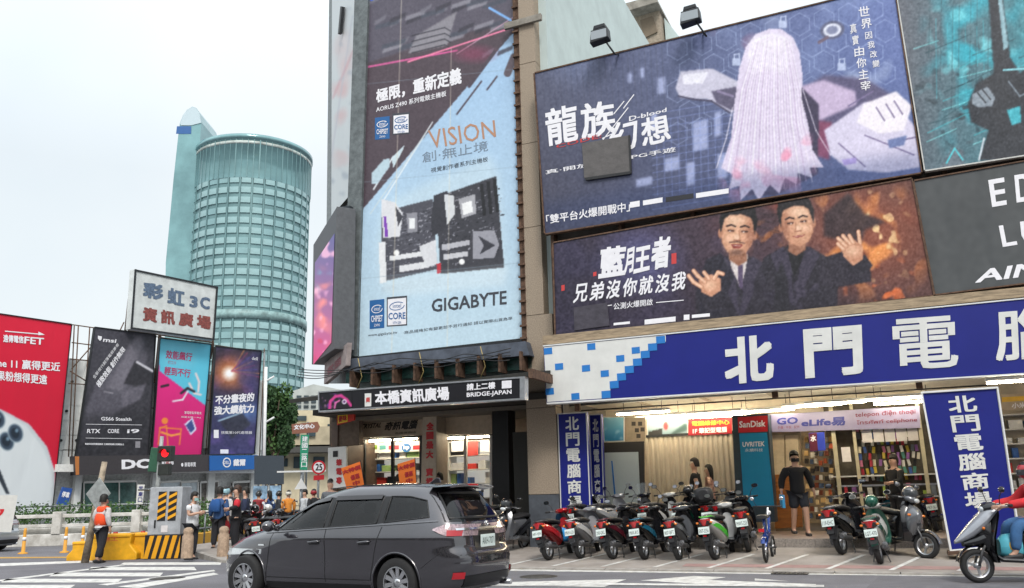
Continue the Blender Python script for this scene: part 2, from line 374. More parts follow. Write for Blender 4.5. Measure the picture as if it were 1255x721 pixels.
# pavement apron rising gently from the kerb to the arcade; it turns the corner on the left
cor = [(14, 15.95), (-12.5, 15.95), (-15.2, 16.5), (-17.6, 18.0), (-19.5, 20.5), (-19.5, 30), (14, 30)]
def apron(name, poly, mat, dz=0):
    P = [FA.w(u, v, zpav(v)+dz) for u, v in poly]
    o = MB().add(P[::-1] if np.cross(P[1][:2]-P[0][:2], P[2][:2]-P[1][:2]) < 0 else P, [tuple(range(len(P)))]).build(name, mat); return struct(o)
apron('pavement', [(14, 15.95), (-12.5, 15.95), (-12.5, 19), (14, 19)], pav)
apron('pavement', [(-12.5, 15.95), (-15.2, 16.5), (-17.6, 18.0), (-19, 19), (-12.5, 19)], pav)
apron('pavement', [(-19, 19), (-19.8, 21.5), (-19.8, 30), (-8, 30), (-8, 19)], pav)
kb = MB()
kp = [(14, 15.95), (-12.5, 15.95), (-15.2, 16.5), (-17.6, 18.0), (-19, 19), (-19.8, 21.5), (-19.8, 30)]
for (a, b) in zip(kp[:-1], kp[1:]):
    a = np.array(a); b = np.array(b); d = (b-a)/np.linalg.norm(b-a); n_ = np.array([d[1], -d[0]])*-.14
    L = np.linalg.norm(b-a); k = max(1, int(L/1.0))
    for i in range(k):
        p = a+d*(L*i/k+.008); q = a+d*(L*(i+1)/k-.008); zz = zpav(p[1])+.006; zq = zpav(q[1])+.006
        c = [FA.w(*p, -.05), FA.w(*q, -.05), FA.w(*(q+n_), -.05), FA.w(*(p+n_), -.05), FA.w(*p, zz), FA.w(*q, zq), FA.w(*(q+n_), zq-.01), FA.w(*(p+n_), zz-.01)]
        kb.add(c, [(0, 1, 2, 3), (7, 6, 5, 4), (0, 4, 5, 1), (1, 5, 6, 2), (2, 6, 7, 3), (3, 7, 4, 0)])
struct(kb.build('kerb', M('kerb_stone', '9b9690', .9, var=.15, scale=5, bump=.3)))
apron('tactile_strip', [(14, 16.25), (-4, 16.25), (-4, 16.6), (14, 16.6)], redp, .004)
ff = MB(); ff.box(-7.3, 14, 19.0, 26, .0, .40)
o = struct(ff.build('arcade_floor', floor_m, rot=(0, 0, FA.a)))
ff = MB(); ff.box(-17.0, -8.75, 19.9, 26, .0, .34); struct(ff.build('arcade_floor', floor_m, rot=(0, 0, FA.a)))
# joints of the large floor tiles along the step
sj = MB()
for k in range(36): sj.box(-7.25+k*.6, -7.25+k*.6+.592, 18.96, 19.0, .2, .404)
struct(sj.build('arcade_step', M('step_granite', '8f8780', .6, var=.2, scale=30), rot=(0, 0, FA.a)))

wl = M('road_paint', 'd4d3cf', .75, var=.10, scale=6, bump=.2, bscale=120, dark='a8a6a2')
def mark(pts, z=.004, mat=wl, name='road_marking'):
    P = [G(x, y, z) for x, y in pts]
    a = sum(P[i][0]*P[(i+1) % len(P)][1]-P[(i+1) % len(P)][0]*P[i][1] for i in range(len(P)))
    if a < 0: P = P[::-1]
    return struct(MB().add(P, [tuple(t) for t in tessellate_polygon([[Vector(p) for p in P]])] if len(P) > 4 else [tuple(range(len(P)))]).build(name, mat))
mark([(625, 697.6), (1262, 705.4), (1262, 707.6), (625, 699.8)])
mark([(600, 714), (768, 710), (740, 719.5), (600, 717)])
mark([(785, 711.5), (850, 706), (890, 707.5), (868, 711), (1000, 716), (1000, 719.5), (880, 717)])
mark([(560, 719), (742, 714.6), (1010, 717), (1010, 719.3), (742, 717)], z=.008)
mark([(925, 709), (968, 712.5), (925, 711.5)])
for k in range(9):                                       # slanted bays of the scooter parking
    u = -7.6+k*1.02
    P = [(u, 16.12), (u+.09, 16.12), (u+.62, 17.9), (u+.53, 17.9)]
    apron('bay_line', P, wl, .005)
for q in [[(112, 695), (238, 695), (241, 699), (108, 699)], [(68, 702), (200, 702), (196, 706.5), (60, 706.5)], [(8, 709.5), (150, 709.5), (144, 714), (0, 714)], [(-60, 717), (92, 717), (84, 723), (-60, 723)],
          [(152, 689.5), (272, 689), (270, 692.3), (146, 692.8)], [(-10, 691), (110, 687), (118, 689), (-10, 694.5)], [(144, 719), (262, 702), (268, 704), (170, 721)], [(120, 716.5), (262, 698.5), (264, 700.2), (132, 717.5)],
          [(-10, 712), (150, 692), (153, 693), (-10, 714)]]: mark(q)
mark([(-10, 683), (300, 681), (300, 682.4), (-10, 684.6)], mat=M('yellow_line', 'b98f3c', .8, var=.2, scale=9))
# ================================================================ the right-hand building: arcade, billboards, fascia
def U(x, y, v): return FA.hit(x, y, v)[0]
def Z(x, y, v): return FA.hit(x, y, v)[1]
beige = M('beige_render', 'b9ac98', .85, var=.1, scale=2, bump=.2)
R1 = thing('arcade_building', 'concrete building with a ground floor arcade under the blue shop fascia and stacked billboards', 'building', (0, 0, 0), FA.a)
uL = U(683, 505, 18.9); zc = 3.66; ztop = Z(655, 90, 18.42)-.5
mb = MB(); mb.box(uL, 14, 18.9, 19.25, zc-.02, ztop); mb.build('front_wall', dconcrete, R1)
mb = MB(); mb.box(uL, 14, 18.35, 18.895, zc-.12, zc+.12); mb.build('soffit_beam', beige, R1, bevel=.01)
mb = MB(); mb.box(uL, 14, 19.26, 26, zc, zc+.2); mb.build('ceiling', M('ceiling_paint', 'dcd8cc', .9, var=.08), R1)
mb = MB(); mb.box(uL, 14, 22.6, 22.8, .4, zc); mb.build('back_wall', M('arcade_back_wall', 'c4b9a8', .8, var=.15, scale=1.5), R1)
mb = MB(); mb.box(uL-.25, uL, 19.3, 26, .4, zc+.2); mb.build('side_wall', dconcrete, R1)
mb = MB(); mb.box(uL, 14, 19.26, 27, zc+.22, ztop-.3); mb.build('upper_floors', dconcrete, R1)
# dark timber battens that carry the billboards
mb = MB()
for k in range(9): mb.box(uL+.1+k*1.75, uL+.18+k*1.75, 18.62, 18.895, 4.9, ztop-.05)
mb.build('support_batten', rust, R1)
mb = MB(); P = [FA.hit(x, y, 18.5) for x, y in [(668, 413), (1300, 349), (1300, 361), (668, 424)]]; mb.slab(P, 18.35, 18.89); mb.build('timber_ledge', M('pale_timber', '9c8a72', .85, var=.25, scale=3, stretch=(1, 4, 8)), R1)

# ---- fascia 北門電腦
q = [(666, 425), (1300, 362.4), (1300, 454.2), (670, 493.5)]
F1 = TH(FA, 'shop_fascia_sign', 'long blue shop fascia with white characters, its white left end dotted with blue squares', 'shop sign', q[3], 18.1)
blue = M('sign_blue', '06167a', .5, var=.05, scale=1.2); lw = M('sign_white', 'dadbd8', .4, var=.05, scale=2); mb_ = M('sign_midblue', '2878c4', .4, var=.03)
F1.slab('panel', q, blue, 0, .22)
F1.slab('edge_trim', [(665, 423.5), (1300, 360.6), (1300, 362.2), (665.5, 424.9)], white, -.02, .24)
F1.slab('edge_trim', [(670, 493.7), (1300, 454.4), (1300, 456), (670, 495.6)], white, -.02, .24)
stp = [(666.5, 425.5), (816, 410.8), (816, 419), (804, 420.5), (804, 429), (795, 430), (795, 438), (786, 439), (786, 447), (776, 448), (776, 456), (766, 457), (766, 465), (757, 466), (757, 474), (748, 475), (748, 487.8), (670.5, 492.8)]
F1.inks('white_field', [stp], lw, .006)
F1.inks('pixel_square', [[(x, y), (x+10, y-1), (x+10.4, y+7), (x+.4, y+8)] for x, y in [(666.5, 427), (680, 446), (668.6, 476.5), (700, 482.5), (713, 448), (719.5, 421.5), (736, 454.5), (755, 436), (774, 426)]] +
        [[(x, y), (x+11, y-1), (x+11.4, y+8), (x+.4, y+9)] for x, y in [(804, 412.6), (794, 421.5), (785, 430.5), (775.5, 440), (765.5, 449), (756, 458), (747, 467.5), (737, 479.6)]], mb_, .010)
for ch, (x0, x1, y0, y1) in {'北': (886, 949, 412, 469), '門': (984, 1058, 401, 461), '電': (1093, 1175, 389, 452), '腦': (1218, 1298, 378, 440)}.items():
    F1.text(ch, [(x0, y0+3), (x1-2, y0-3), (x1, y1-3), (x0+3, y1+3)], lw, .012, .035 if ch in '北門' else .016, thick=.01)

# ---- billboard helper
def billboard(label, q, v, cv, rough=.45, wr=.35, name='billboard', cat='billboard', frame=None, mat=None, step=1.05, group=None):
    t = TH(FA, name, label, cat, q[3], v, group=group)
    t.slab('backing', q, M('board_back', '4a4744', .9, var=.2), .02, .12)
    fm = frame or rust; w = 1.6
    TL, TR, BR, BL = q
    for a, b, o in ((TL, TR, (0, -w)), (BL, BR, (0, w))): t.slab('frame_rail', [a, b, (b[0]+o[0], b[1]+o[1]), (a[0]+o[0], a[1]+o[1])], fm, -.03, .10)
    for a, b, o in ((TL, BL, (-w, 0)), (TR, BR, (w, 0))): t.slab('frame_rail', [a, (a[0]+o[0], a[1]), (b[0]+o[0], b[1]), b], fm, -.035, .11)
    if cv is not None: t.canvas(cv, q, mat or print_mat('vinyl_print', rough, wr), .006, step=step)
    return t

# 1: game advert; the character artwork is replaced by a plain pale ribbon-like figure
c = Cv(640, -30, 1150, 300, '3a3b56')
c.grad((660, 120), (1130, 60), '45424e', '5b6ca8'); c.grad((900, 300), (900, 60), '2f3654', '7f93c8', .3)
c.cloud(26, '9fb6e6', .6, 3, .3, c.em(900, 60, 220, 80)); c.cloud(14, 'd8e4fb', .8, 4, .5, c.em(1040, 60, 110, 80)); c.cloud(9, 'b06a86', .5, 5, .8, c.em(860, 60, 80, 40))
for i in range(9):
    for j in range(5):
        x = 830+i*30+(j % 2)*15; y = 60+j*26-i*6; pts = [(x+14*math.cos(a), y+14*math.sin(a)) for a in [k*math.pi/3+.5 for k in range(7)]]; c.path(pts, .8, 'b9c9f0', .5)
for x0, y0, w, h in [(798, 140, 8, 22), (806, 96, 10, 20), (770, 90, 5, 12), (850, 150, 18, 36), (876, 138, 8, 30), (842, 200, 10, 28), (815, 195, 18, 16), (880, 190, 12, 30), (780, 220, 20, 10), (785, 84, 5, 12)]:
    c.poly([(x0, y0), (x0+w, y0-w*.2), (x0+w, y0+h-w*.2), (x0, y0+h)], 'b9c2ea', .75, 1.2)
for i in range(15):
    y = 130+i*9; c.line((800, y+10), (905, y-8), .7, '8ea0de', .6)
for i in range(11): c.line((804+i*9, 145), (806+i*9, 240), .7, '8ea0de', .5)
for i in range(22): c.line((664+i*7, 92-i*1.6), (668+i*7, 130), .9, '2d2c3c', .25)
# left gadget, right gadget and the pale flowing form between them
c.poly([(834, 88), (872, 84), (905, 100), (914, 128), (896, 138), (868, 122), (834, 120), (828, 108)], 'c9c6da', 1, .8); c.poly([(872, 112), (904, 106), (916, 128), (898, 136), (878, 126)], '5b5570', 1, .8)
c.poly([(836, 92), (868, 88), (862, 102), (838, 104)], 'ebe9f5', 1, .7); c.path([(832, 118), (850, 122), (872, 124), (894, 138)], 2.2, '44405a'); c.line((880, 112), (898, 118), 3, '8a7fa0')
c.poly([(970, 120), (1010, 92), (1060, 96), (1096, 118), (1108, 150), (1060, 170), (1010, 168), (960, 200), (930, 220), (915, 230), (906, 180), (915, 140)], '5a5478', 1, 2)
c.poly([(930, 150), (965, 110), (1010, 98), (1048, 112), (1050, 128), (1000, 150), (960, 170)], 'c7b4d4', 1, 1.5); c.poly([(986, 146), (1020, 150), (1016, 196), (985, 186)], '8d3d5e', .8, 1.5)
c.poly([(905, 150), (922, 112), (980, 104), (1004, 128), (1002, 214), (950, 240), (905, 240)], '3b3450', 1, 1)
c.poly([(884, 206), (896, 170), (900, 128), (906, 84), (914, 58), (926, 42), (942, 36), (958, 36), (972, 46), (980, 64), (984, 96), (982, 120), (990, 150), (996, 184), (1010, 206), (992, 206), (996, 218), (978, 212), (976, 226), (962, 218), (955, 238), (944, 226), (930, 246), (922, 232), (908, 246), (906, 228), (893, 232), (898, 214)], 'ded3ea', 1, .6)
c.poly([(916, 66), (930, 48), (948, 43), (964, 50), (970, 70), (962, 92), (940, 84), (920, 92)], 'f4f0fa', .8, 3); c.ell(944, 52, 20, 8, 'ffffff', .7, .6)
for i in range(46):
    x = 906+i*1.72; y1_ = 196+(i*13) % 38; c.path([(926+i*.95, 44+abs(i-22)*.35), (908+i*1.62, 110), (902+i*1.85, 150), (890+i*2.45, y1_)], [.7, 1.5, .8][i % 3], ['b79fc4', 'ffffff', 'c9b6d6', 'f7eefb'][i % 4], .55)
c.cloud(6, 'f09ab8', .85, 91, .1, c.em(972, 198, 34, 34)); c.cloud(5, 'f2a0bc', .85, 92, .1, c.em(914, 222, 28, 26)); c.cloud(4, 'f6b8cc', .7, 93, .1, c.em(940, 226, 30, 18))
c.path([(898, 132), (890, 170), (878, 206)], 1.2, 'efe8f6', .8); c.path([(984, 110), (1000, 160), (1018, 190)], 1.2, 'efe8f6', .8)
c.poly([(1010, 160), (1060, 125), (1098, 128), (1126, 160), (1128, 205), (1085, 212), (1040, 208), (1018, 190)], 'd9d2ea', 1, 1); c.poly([(1058, 128), (1098, 112), (1118, 130), (1108, 160), (1078, 164), (1050, 150)], 'f6eff8', 1, 1)
for a in [((1040, 130), (1070, 112)), ((1074, 132), (1084, 148)), ((1086, 128), (1096, 144)), ((1096, 124), (1106, 140)), ((1028, 176), (1060, 204)), ((1060, 166), (1120, 190)), ((1090, 175), (1124, 168))]: c.line(a[0], a[1], 1.8, '7c6f98')
c.poly([(1088, 172), (1112, 166), (1108, 178), (1090, 182)], '6d7cae', 1, .8); c.poly([(1032, 196), (1050, 193), (1050, 200), (1034, 203)], 'b6a2e2', 1, .7)
c.ell(1020, 37, 15, 11, '5b5f7e', 1, .1, -.2); c.ell(1020, 37, 11, 8, 'dfe2f2', 1, .1, -.2); c.ell(1020, 37, 7, 5, '8288a8', 1, .2, -.2); c.line((1004, 52), (1014, 46), 4, '6c5c70')
for x, y in [(903, 72), (1032, 78), (960, 26)]: c.poly([(x-5, y), (x+5, y-1), (x+5, y+8), (x-5, y+9)], 'cdd8f5', .8, .6); c.path([(x-3, y), (x-3, y-5), (x+3, y-6), (x+3, y-1)], 1.4, 'cdd8f5', .8)
c.grad((900, 250), (1130, 210), '34426c', '3b4a78', .0); c.poly([(660, 250), (1130, 186), (1130, 215), (660, 290)], '2a3a6a', .35, 8); c.noise(.8, .02, 9)
q1 = [(655, 90), (1095, -18), (1129, 211), (668, 286)]
B1 = billboard('large purple game billboard with a pale flowing figure and white title characters', q1, 18.42, c)
wt = M('ink_white', 'ecebf0', .5, var=.03); pk = M('ink_red', 'c8403f', .5, var=.03); gd = M('ink_gold', 'd8b98a', .5, var=.03)
B1.text('龍', [(667, 135), (707, 126), (709, 172), (671, 180)], wt, bold=.02); B1.text('族', [(711, 128), (752, 122), (756, 163), (713, 172)], wt, bold=.02)
B1.text('幻', [(749, 152), (781, 144), (781, 181), (744, 190)], wt, bold=.02); B1.text('想', [(785, 146), (818, 139), (823, 172), (787, 181)], wt, bold=.02)
B1.text('D-blood', [(771, 143), (817, 132), (817, 137), (771, 149)], wt, bold=.02); B1.text('CODE:', [(681, 178), (737, 164), (737, 169), (682, 182)], pk, bold=.01)
for p, q in [((752, 140), (765, 124)), ((764, 133), (777, 116)), ((726, 188), (770, 132)), ((742, 184), (756, 172)), ((738, 170), (755, 162))]: mb = MB(); B1.line(mb, p, q, 1.2, .012); mb.build('slash_mark', wt, B1.e)
B1.text('真·開放世界 RPG手遊', [(668, 209), (828, 180), (828, 186), (669, 214)], wt, bold=.01)
B1.text('「雙平台火爆開戰中」', [(669, 264), (772, 247), (772, 259), (670, 275)], wt, bold=.015)
B1.inks('logo_strip', [[(772, 248), (784, 246), (784, 253), (772, 255)], [(788, 246), (812, 242), (812, 248), (788, 252)], [(853, 237), (893, 231), (893, 237), (853, 243)]], wt); B1.inks('logo_strip', [[(816, 242), (850, 237), (850, 243), (816, 248)]], M('ink_dark', '26262c', .5, var=.03), .011)
for k, ch in enumerate('世界'): x = 1052+k*2.8; y = 9+k*15; B1.text(ch, [(x, y), (x+13, y-2), (x+14, y+10), (x+1, y+12)], wt, bold=.01)
for k, ch in enumerate('因我改變'): x = 1060+k*3.0; y = 40+k*11.5; B1.text(ch, [(x, y), (x+8.5, y-1.4), (x+9.2, y+7), (x+.8, y+8.6)], wt, bold=.01)
for k, ch in enumerate('真實由你主宰'): x = 1041.5+k*2.6; y = 30+k*14; B1.text(ch, [(x, y), (x+(8 if k < 2 else 12), y-1.6), (x+(8.6 if k < 2 else 12.6), y+10), (x+.8, y+12)], wt, bold=.01)
# the sagging square patch sewn on the print
B1.slab('patch', [(713, 176), (770, 166), (772, 210), (716, 218)], M('worn_grey_vinyl', '5f5c5c', .7, var=.12, scale=5, bump=.5, bscale=7), -.05, -.02)
B1.slab('patch_edge', [(716, 218), (772, 210), (773, 213), (718, 221)], black, -.07, -.02); B1.slab('patch_edge', [(770, 166), (772, 165.5), (774, 212), (772, 213)], black, -.07, -.03)

# 2: two men in dark suits (anonymous figures)
c = Cv(670, 210, 1155, 420, '3d3340')
c.grad((680, 400), (1140, 240), '3a3350', '5c3a34'); c.cloud(18, '5e5a92', .6, 11, .2, c.em(780, 330, 110, 70)); c.cloud(16, 'a8452c', .8, 12, .3, c.em(1000, 285, 110, 70)); c.put(c.em(720, 350, 190, 110), '231f2c', .55); c.put(c.em(960, 400, 160, 50), '1c181e', .6); c.put(c.em(1060, 285, 90, 70), 'c0603a', .5); c.cloud(7, 'f09a55', 1, 13, .1, c.em(1060, 290, 80, 70)); c.cloud(3, 'ffd9a0', .9, 14, 1.0, c.em(1065, 290, 60, 60)); c.cloud(4, 'e8743c', .9, 15, .8, c.em(1080, 350, 50, 35)); c.cloud(4, 'e8893c', .8, 16, .8, c.em(935, 330, 30, 60))
c.poly([(1010, 262), (1040, 236), (1060, 262), (1086, 272), (1060, 282), (1055, 300), (1010, 290)], '33262c', .9, 2); c.ell(786, 318, 44, 36, '7f8ad8', .35, .5)
for i in range(18): c.line((860+i*4, 255+i % 3*9), (950+i*3, 262+i % 4*9), .8, '2a2026', .35)
def suit_man(x, y, s, flip, tie, tilt, beard):             # printed bust of a man in a dark suit
    ct, st_ = math.cos(tilt), math.sin(tilt)
    X = lambda a, b: (x+a*s*flip, y+b*s)
    R_ = lambda a, b: (x+(a*ct-b*st_)*s*flip, y+(a*st_+b*ct)*s)
    c.poly([X(-38, 92), X(-40, 58), X(-33, 34), X(-12, 22), X(14, 22), X(32, 32), X(42, 56), X(44, 92)], '2a2631', 1, .8)
    c.cloud(4, '4a4358', .6, int(x), .3, c.em(x, y+55*s, 36*s, 34*s)); c.poly([X(-12, 22), X(-4, 30), X(2, 80), X(-14, 46), X(-22, 30)], '3d3748', 1, .6); c.poly([X(14, 22), X(6, 32), X(4, 80), X(20, 46), X(26, 30)], '3d3748', 1, .6)
    c.poly([X(-8, 20), X(10, 20), X(8, 32), X(3, 52), X(-6, 32)], 'd9cfcd' if tie else '19171d', 1, .6)
    if tie: c.poly([X(0, 30), X(5, 30), X(5, 54), X(1, 50)], '5a4c68', 1, .5)
    c.poly([R_(-8, 8), R_(8, 8), X(9, 26), X(1, 31), X(-8, 25)], '9c6b54', 1, .7)
    c.poly([R_(*q) for q in [(-15, -14), (-15.5, 0), (-14, 10), (-9, 18), (0, 22), (9, 18), (14, 10), (15.5, 0), (15, -14), (8, -22), (-8, -22)]], 'c98f71', 1, .6)
    for e in (-1, 1): q = R_(16*e, 1); c.ell(q[0], q[1], 2.4*s, 4.6*s, 'b27a60', 1, .2)
    q = R_(-4, 0); c.ell(q[0], q[1], 9*s, 16*s, 'e8b897', .8, .6); q = R_(-3, -12); c.ell(q[0], q[1], 9*s, 4.5*s, 'f3cfb2', .7, .7); q = R_(-8, 5); c.ell(q[0], q[1], 4*s, 3*s, 'f0bfa2', .7, .7); q = R_(7, 5); c.ell(q[0], q[1], 3.6*s, 3*s, 'e0a688', .7, .7); q = R_(12, 4); c.ell(q[0], q[1], 3*s, 12*s, '8f5d4a', .5, .7)
    c.poly([R_(*q) for q in [(-16, 1), (-18, -12), (-15, -23), (-6, -30), (6, -30), (15, -25), (18, -13), (16, 1), (14.5, -8), (12, -15), (3, -18), (-8, -17), (-13, -13), (-14.5, -6)]], '191518', 1, .7)
    for k in range(7): c.line(R_(-13+k*4, -18), R_(-9+k*3.6, -28), .8, '463d44', .7)
    for e in (-6.5, 6.5):
        c.path([R_(e-4, -6), R_(e, -7.6), R_(e+4, -6.2)], 1.5*s, '2a1b1a'); q = R_(e, -1.8); c.ell(q[0], q[1], 3.6*s, 1.9*s, 'a9745c', .8, .5); c.line(R_(e-2.6, -2), R_(e+2.6, -2), 1.2*s, '2b1715'); q = R_(e-.6, -1.5); c.ell(q[0], q[1], .9*s, .9*s, 'f0e4dc', .6)
    c.line(R_(1.2, -2), R_(2.2, 5), 1.1*s, 'ae7458', .8); q = R_(-.6, 3.6); c.ell(q[0], q[1], 2.2*s, 2.4*s, 'f2cbb0', .8, .5); c.line(R_(-3, 6.8), R_(3, 6.8), 1*s, '8f5643')
    if beard: c.path([R_(-7, 9), R_(0, 8), R_(7, 9)], 1.2*s, '4d332d', .8); q = R_(0, 18.2); c.ell(q[0], q[1], 6.5*s, 3*s, '5d4038', .7, .5)
    c.poly([R_(-6.5, 10.5), R_(6.5, 10.5), R_(3, 14.4), R_(-3, 14.4)] if beard else [R_(-6, 11), R_(6, 11), R_(3, 12.8), R_(-3, 12.8)], '8d3a34', 1, .5); c.line(R_(-3.2, 11.7), R_(3.2, 11.7), .9 if beard else .4, 'e6dad4', .8)
def print_hand(palm, fingers, cuff):
    c.poly(cuff, '2a2631', 1, .7); c.poly(palm, 'cf9577', 1, .6); g = np.mean(palm, 0); c.ell(g[0]-1, g[1]-1, 8, 6, 'efc3a4', .8, .7)
    for f in fingers: c.path(f, 5, 'a96f57'); c.path(f, 4, 'e5b090'); c.path([(p[0]-.7, p[1]-.7) for p in f], 1.4, 'f6d3b8', .8)
suit_man(904, 286, 1.30, 1, True, .06, True); suit_man(977, 275, 1.26, -1, False, .14, False)
c.poly([(858, 388), (856, 345), (866, 318), (884, 310), (900, 340), (880, 388)], '262330', 1, .8)
print_hand([(856, 344), (872, 336), (884, 342), (884, 356), (872, 364), (860, 358)], [[(860, 352), (850, 346), (844, 338)], [(864, 346), (855, 338), (850, 332)], [(869, 342), (863, 334)], [(875, 342), (880, 334), (886, 336)]], [(856, 360), (886, 354), (890, 376), (866, 384)])
c.poly([(1004, 318), (1040, 306), (1066, 322), (1068, 345), (1030, 352), (1004, 350)], '2d2834', 1, .8)
print_hand([(1030, 300), (1044, 292), (1058, 302), (1058, 318), (1046, 326), (1034, 314)], [[(1034, 306), (1027, 299)], [(1037, 302), (1027, 292)], [(1042, 299), (1033, 289)], [(1046, 298), (1041, 289)], [(1054, 298), (1052, 284)]], [(1040, 326), (1060, 312), (1070, 326), (1050, 342)])
c.poly([(948, 388), (950, 340), (958, 320), (966, 345), (968, 388)], '24222a', .9, 1); c.noise(.8, .03, 19)
q2 = [(678, 298), (1117, 219), (1144, 361.5), (681, 413.5)]
B2 = billboard('wide dark red billboard with two men in suits, above the blue fascia', q2, 18.42, c, wr=.8)
for ch, q in {'藍': (733, 302, 766, 340), '月': (764, 304, 776, 336), '王': (776, 302, 796, 334), '者': (797, 290, 821, 330)}.items():
    B2.text(ch, [(q[0]+3, q[1]+2), (q[2]+2, q[1]-2), (q[2], q[3]-3), (q[0], q[3]+2)], wt, bold=.04)
for k, ch in enumerate('兄弟沒你就沒我'): x = 702+k*20; y = 349-k*2.4; B2.text(ch, [(x+3, y), (x+20, y-2.5), (x+17, y+20), (x, y+23)], wt, bold=.02)
B2.text('公測火爆開啟', [(752, 372), (800, 366), (800, 374), (752, 380)], wt, bold=.01)
for p, q in [((728, 377), (750, 374)), ((804, 371), (838, 368))]: mb = MB(); B2.line(mb, p, q, 1, .012); mb.build('slash_mark', wt, B2.e)
B2.inks('logo_strip', [[(790, 392), (828, 388), (828, 394), (790, 398)], [(838, 386), (845, 385.5), (845, 392), (838, 392.5)], [(752, 396), (772, 394), (772, 397), (752, 399)], [(848, 386), (870, 384), (870, 388), (848, 390)]], wt)
B2.inks('seal_mark', [[(823, 311), (829, 310), (829, 323), (823, 324)], [(688, 350), (692, 349), (692, 356), (688, 357)], [(727, 334), (731, 333), (731, 338), (727, 339)]], pk)
B2.slab('patch', [(703, 377), (744, 371), (747, 399), (704, 405)], M('dark_worn_vinyl', '46424c', .4, var=.15, scale=5, bump=.5, bscale=8), -.035, -.012)

# 3: turquoise action advert
c = Cv(1090, -80, 1310, 220, '5c6470'); c.grad((1110, 0), (1290, 0), '5f6570', '3c8b98'); c.cloud(10, '2fb4c8', .9, 21, -.2, c.em(1200, 60, 60, 130)); c.cloud(5, '7fe0ea', .7, 22, .9, c.em(1190, 60, 60, 110)); c.cloud(3, '2a3a44', .8, 23, .7, c.em(1180, 120, 90, 70))
for i in range(26): x = 1120+(i*37) % 130; y = 60+(i*53) % 120; c.line((x, y), (x+30+(i*7) % 30, y-10-(i*5) % 14), 1.1, ['8ff0f4', '1f4650', '40c0cc'][i % 3], .7)
for i in range(14): x = 1140+(i*29) % 80; c.line((x, -10+(i*31) % 60), (x+(i*3) % 6-2, 70+(i*17) % 70), .9, '3fc0d0' if i % 2 else '2a4a54', .5)
c.poly([(1209, -40), (1224, -40), (1238, 70), (1250, 90), (1290, 60), (1300, 200), (1200, 196), (1212, 160), (1190, 150), (1186, 128), (1196, 104), (1218, 90)], '2d3038', 1, 1)
c.poly([(1219, -40), (1223, -40), (1236, 58), (1230, 62)], '9fc8d4', .9, .7); c.poly([(1192, 116), (1210, 106), (1220, 120), (1216, 130), (1200, 132), (1192, 128)], '8d98a4', 1, .7); c.path([(1198, 114), (1208, 126)], 1.6, '24262c'); c.path([(1204, 110), (1214, 122)], 1.6, '24262c'); c.path([(1230, 86), (1262, 84)], 2.2, '8bd6e2'); c.path([(1236, 100), (1250, 118), (1262, 112)], 2, '7c8894'); c.poly([(1234, 135), (1250, 130), (1252, 150), (1240, 154)], '42c0d0', .9, .7)
c.poly([(1152, 206), (1168, 180), (1180, 184), (1182, 206)], '6b7480', .8, 1); c.path([(1160, 200), (1170, 182), (1180, 196)], 2, '58d0dc'); c.path([(1206, 170), (1200, 196)], 2.4, 'c9d4dc'); c.noise(.8, .03, 29)
B3 = billboard('turquoise and grey action advert billboard, upper right corner of the stack', [(1097.5, -19), (1300, -70), (1300, 183), (1134, 208.5)], 18.42, c, frame=M('white_frame', 'c8c8c4', .5, var=.1))
# 4: charcoal board with white capitals
B4 = billboard('charcoal grey billboard with large white capital letters, right of the two men in suits', [(1120.5, 222), (1300, 190), (1300, 341), (1146.5, 360.5)], 18.42, Cv(1110, 180, 1310, 370, '4b4e50').noise(3, .008, 31))
for t, q in [('E', [(1211, 221), (1231, 217.5), (1234, 251), (1216, 254)]), ('D', [(1243, 215), (1268, 211), (1271, 245), (1246, 248.5)]), ('L', [(1224, 277), (1242, 274), (1247, 300), (1229, 303)]), ('U', [(1250, 272), (1275, 268), (1278, 296), (1253, 299)])]: B4.text(t, q, wt, bold=.02)
B4.text('AIM', [(1200, 331), (1278, 320), (1273, 337), (1195, 347)], wt, bold=.03)

# ---- floodlights standing over the first billboard
def floodlight(px, py, foot, label):
    u, z = FA.hit(px, py, 17.9); fu, fz = FA.hit(foot[0], foot[1], 18.4)
    t = thing('floodlight', label, 'floodlight', FA.w(u, 17.9, z), FA.a, 'floodlights over the billboards')
    b = MB(); b.slab([(-.24, -.22), (.24, -.16), (.22, .14), (-.2, .12)], -.1, .16); b.build('housing', dsteel, t, bevel=.02)
    b = MB()
    for k in range(5): b.box(-.19+k*.085, -.16+k*.085, .165, .23, -.12, .1)
    b.build('cooling_fin', dsteel, t)
    MB().slab([(-.16, .15), (.17, .17), (.15, .27), (-.13, .26)], -.05, .12).build('ballast_box', dsteel, t, bevel=.015)
    MB().tube([(.12, 0, -.17), (.3, .2, -.5), (fu-u, .5, fz-z)], .022).build('arm', dsteel, t)
    MB().box(-.2, .2, -.106, -.1, -.14, .08).build('lens', M('lamp_glass', '9aa2a8', .1, var=0), t)
floodlight(735, 43, (758, 67), 'dark floodlight on a bent arm, the left one above the game billboard')
floodlight(846, 20, (862, 41), 'dark floodlight on a bent arm, the right one above the game billboard')

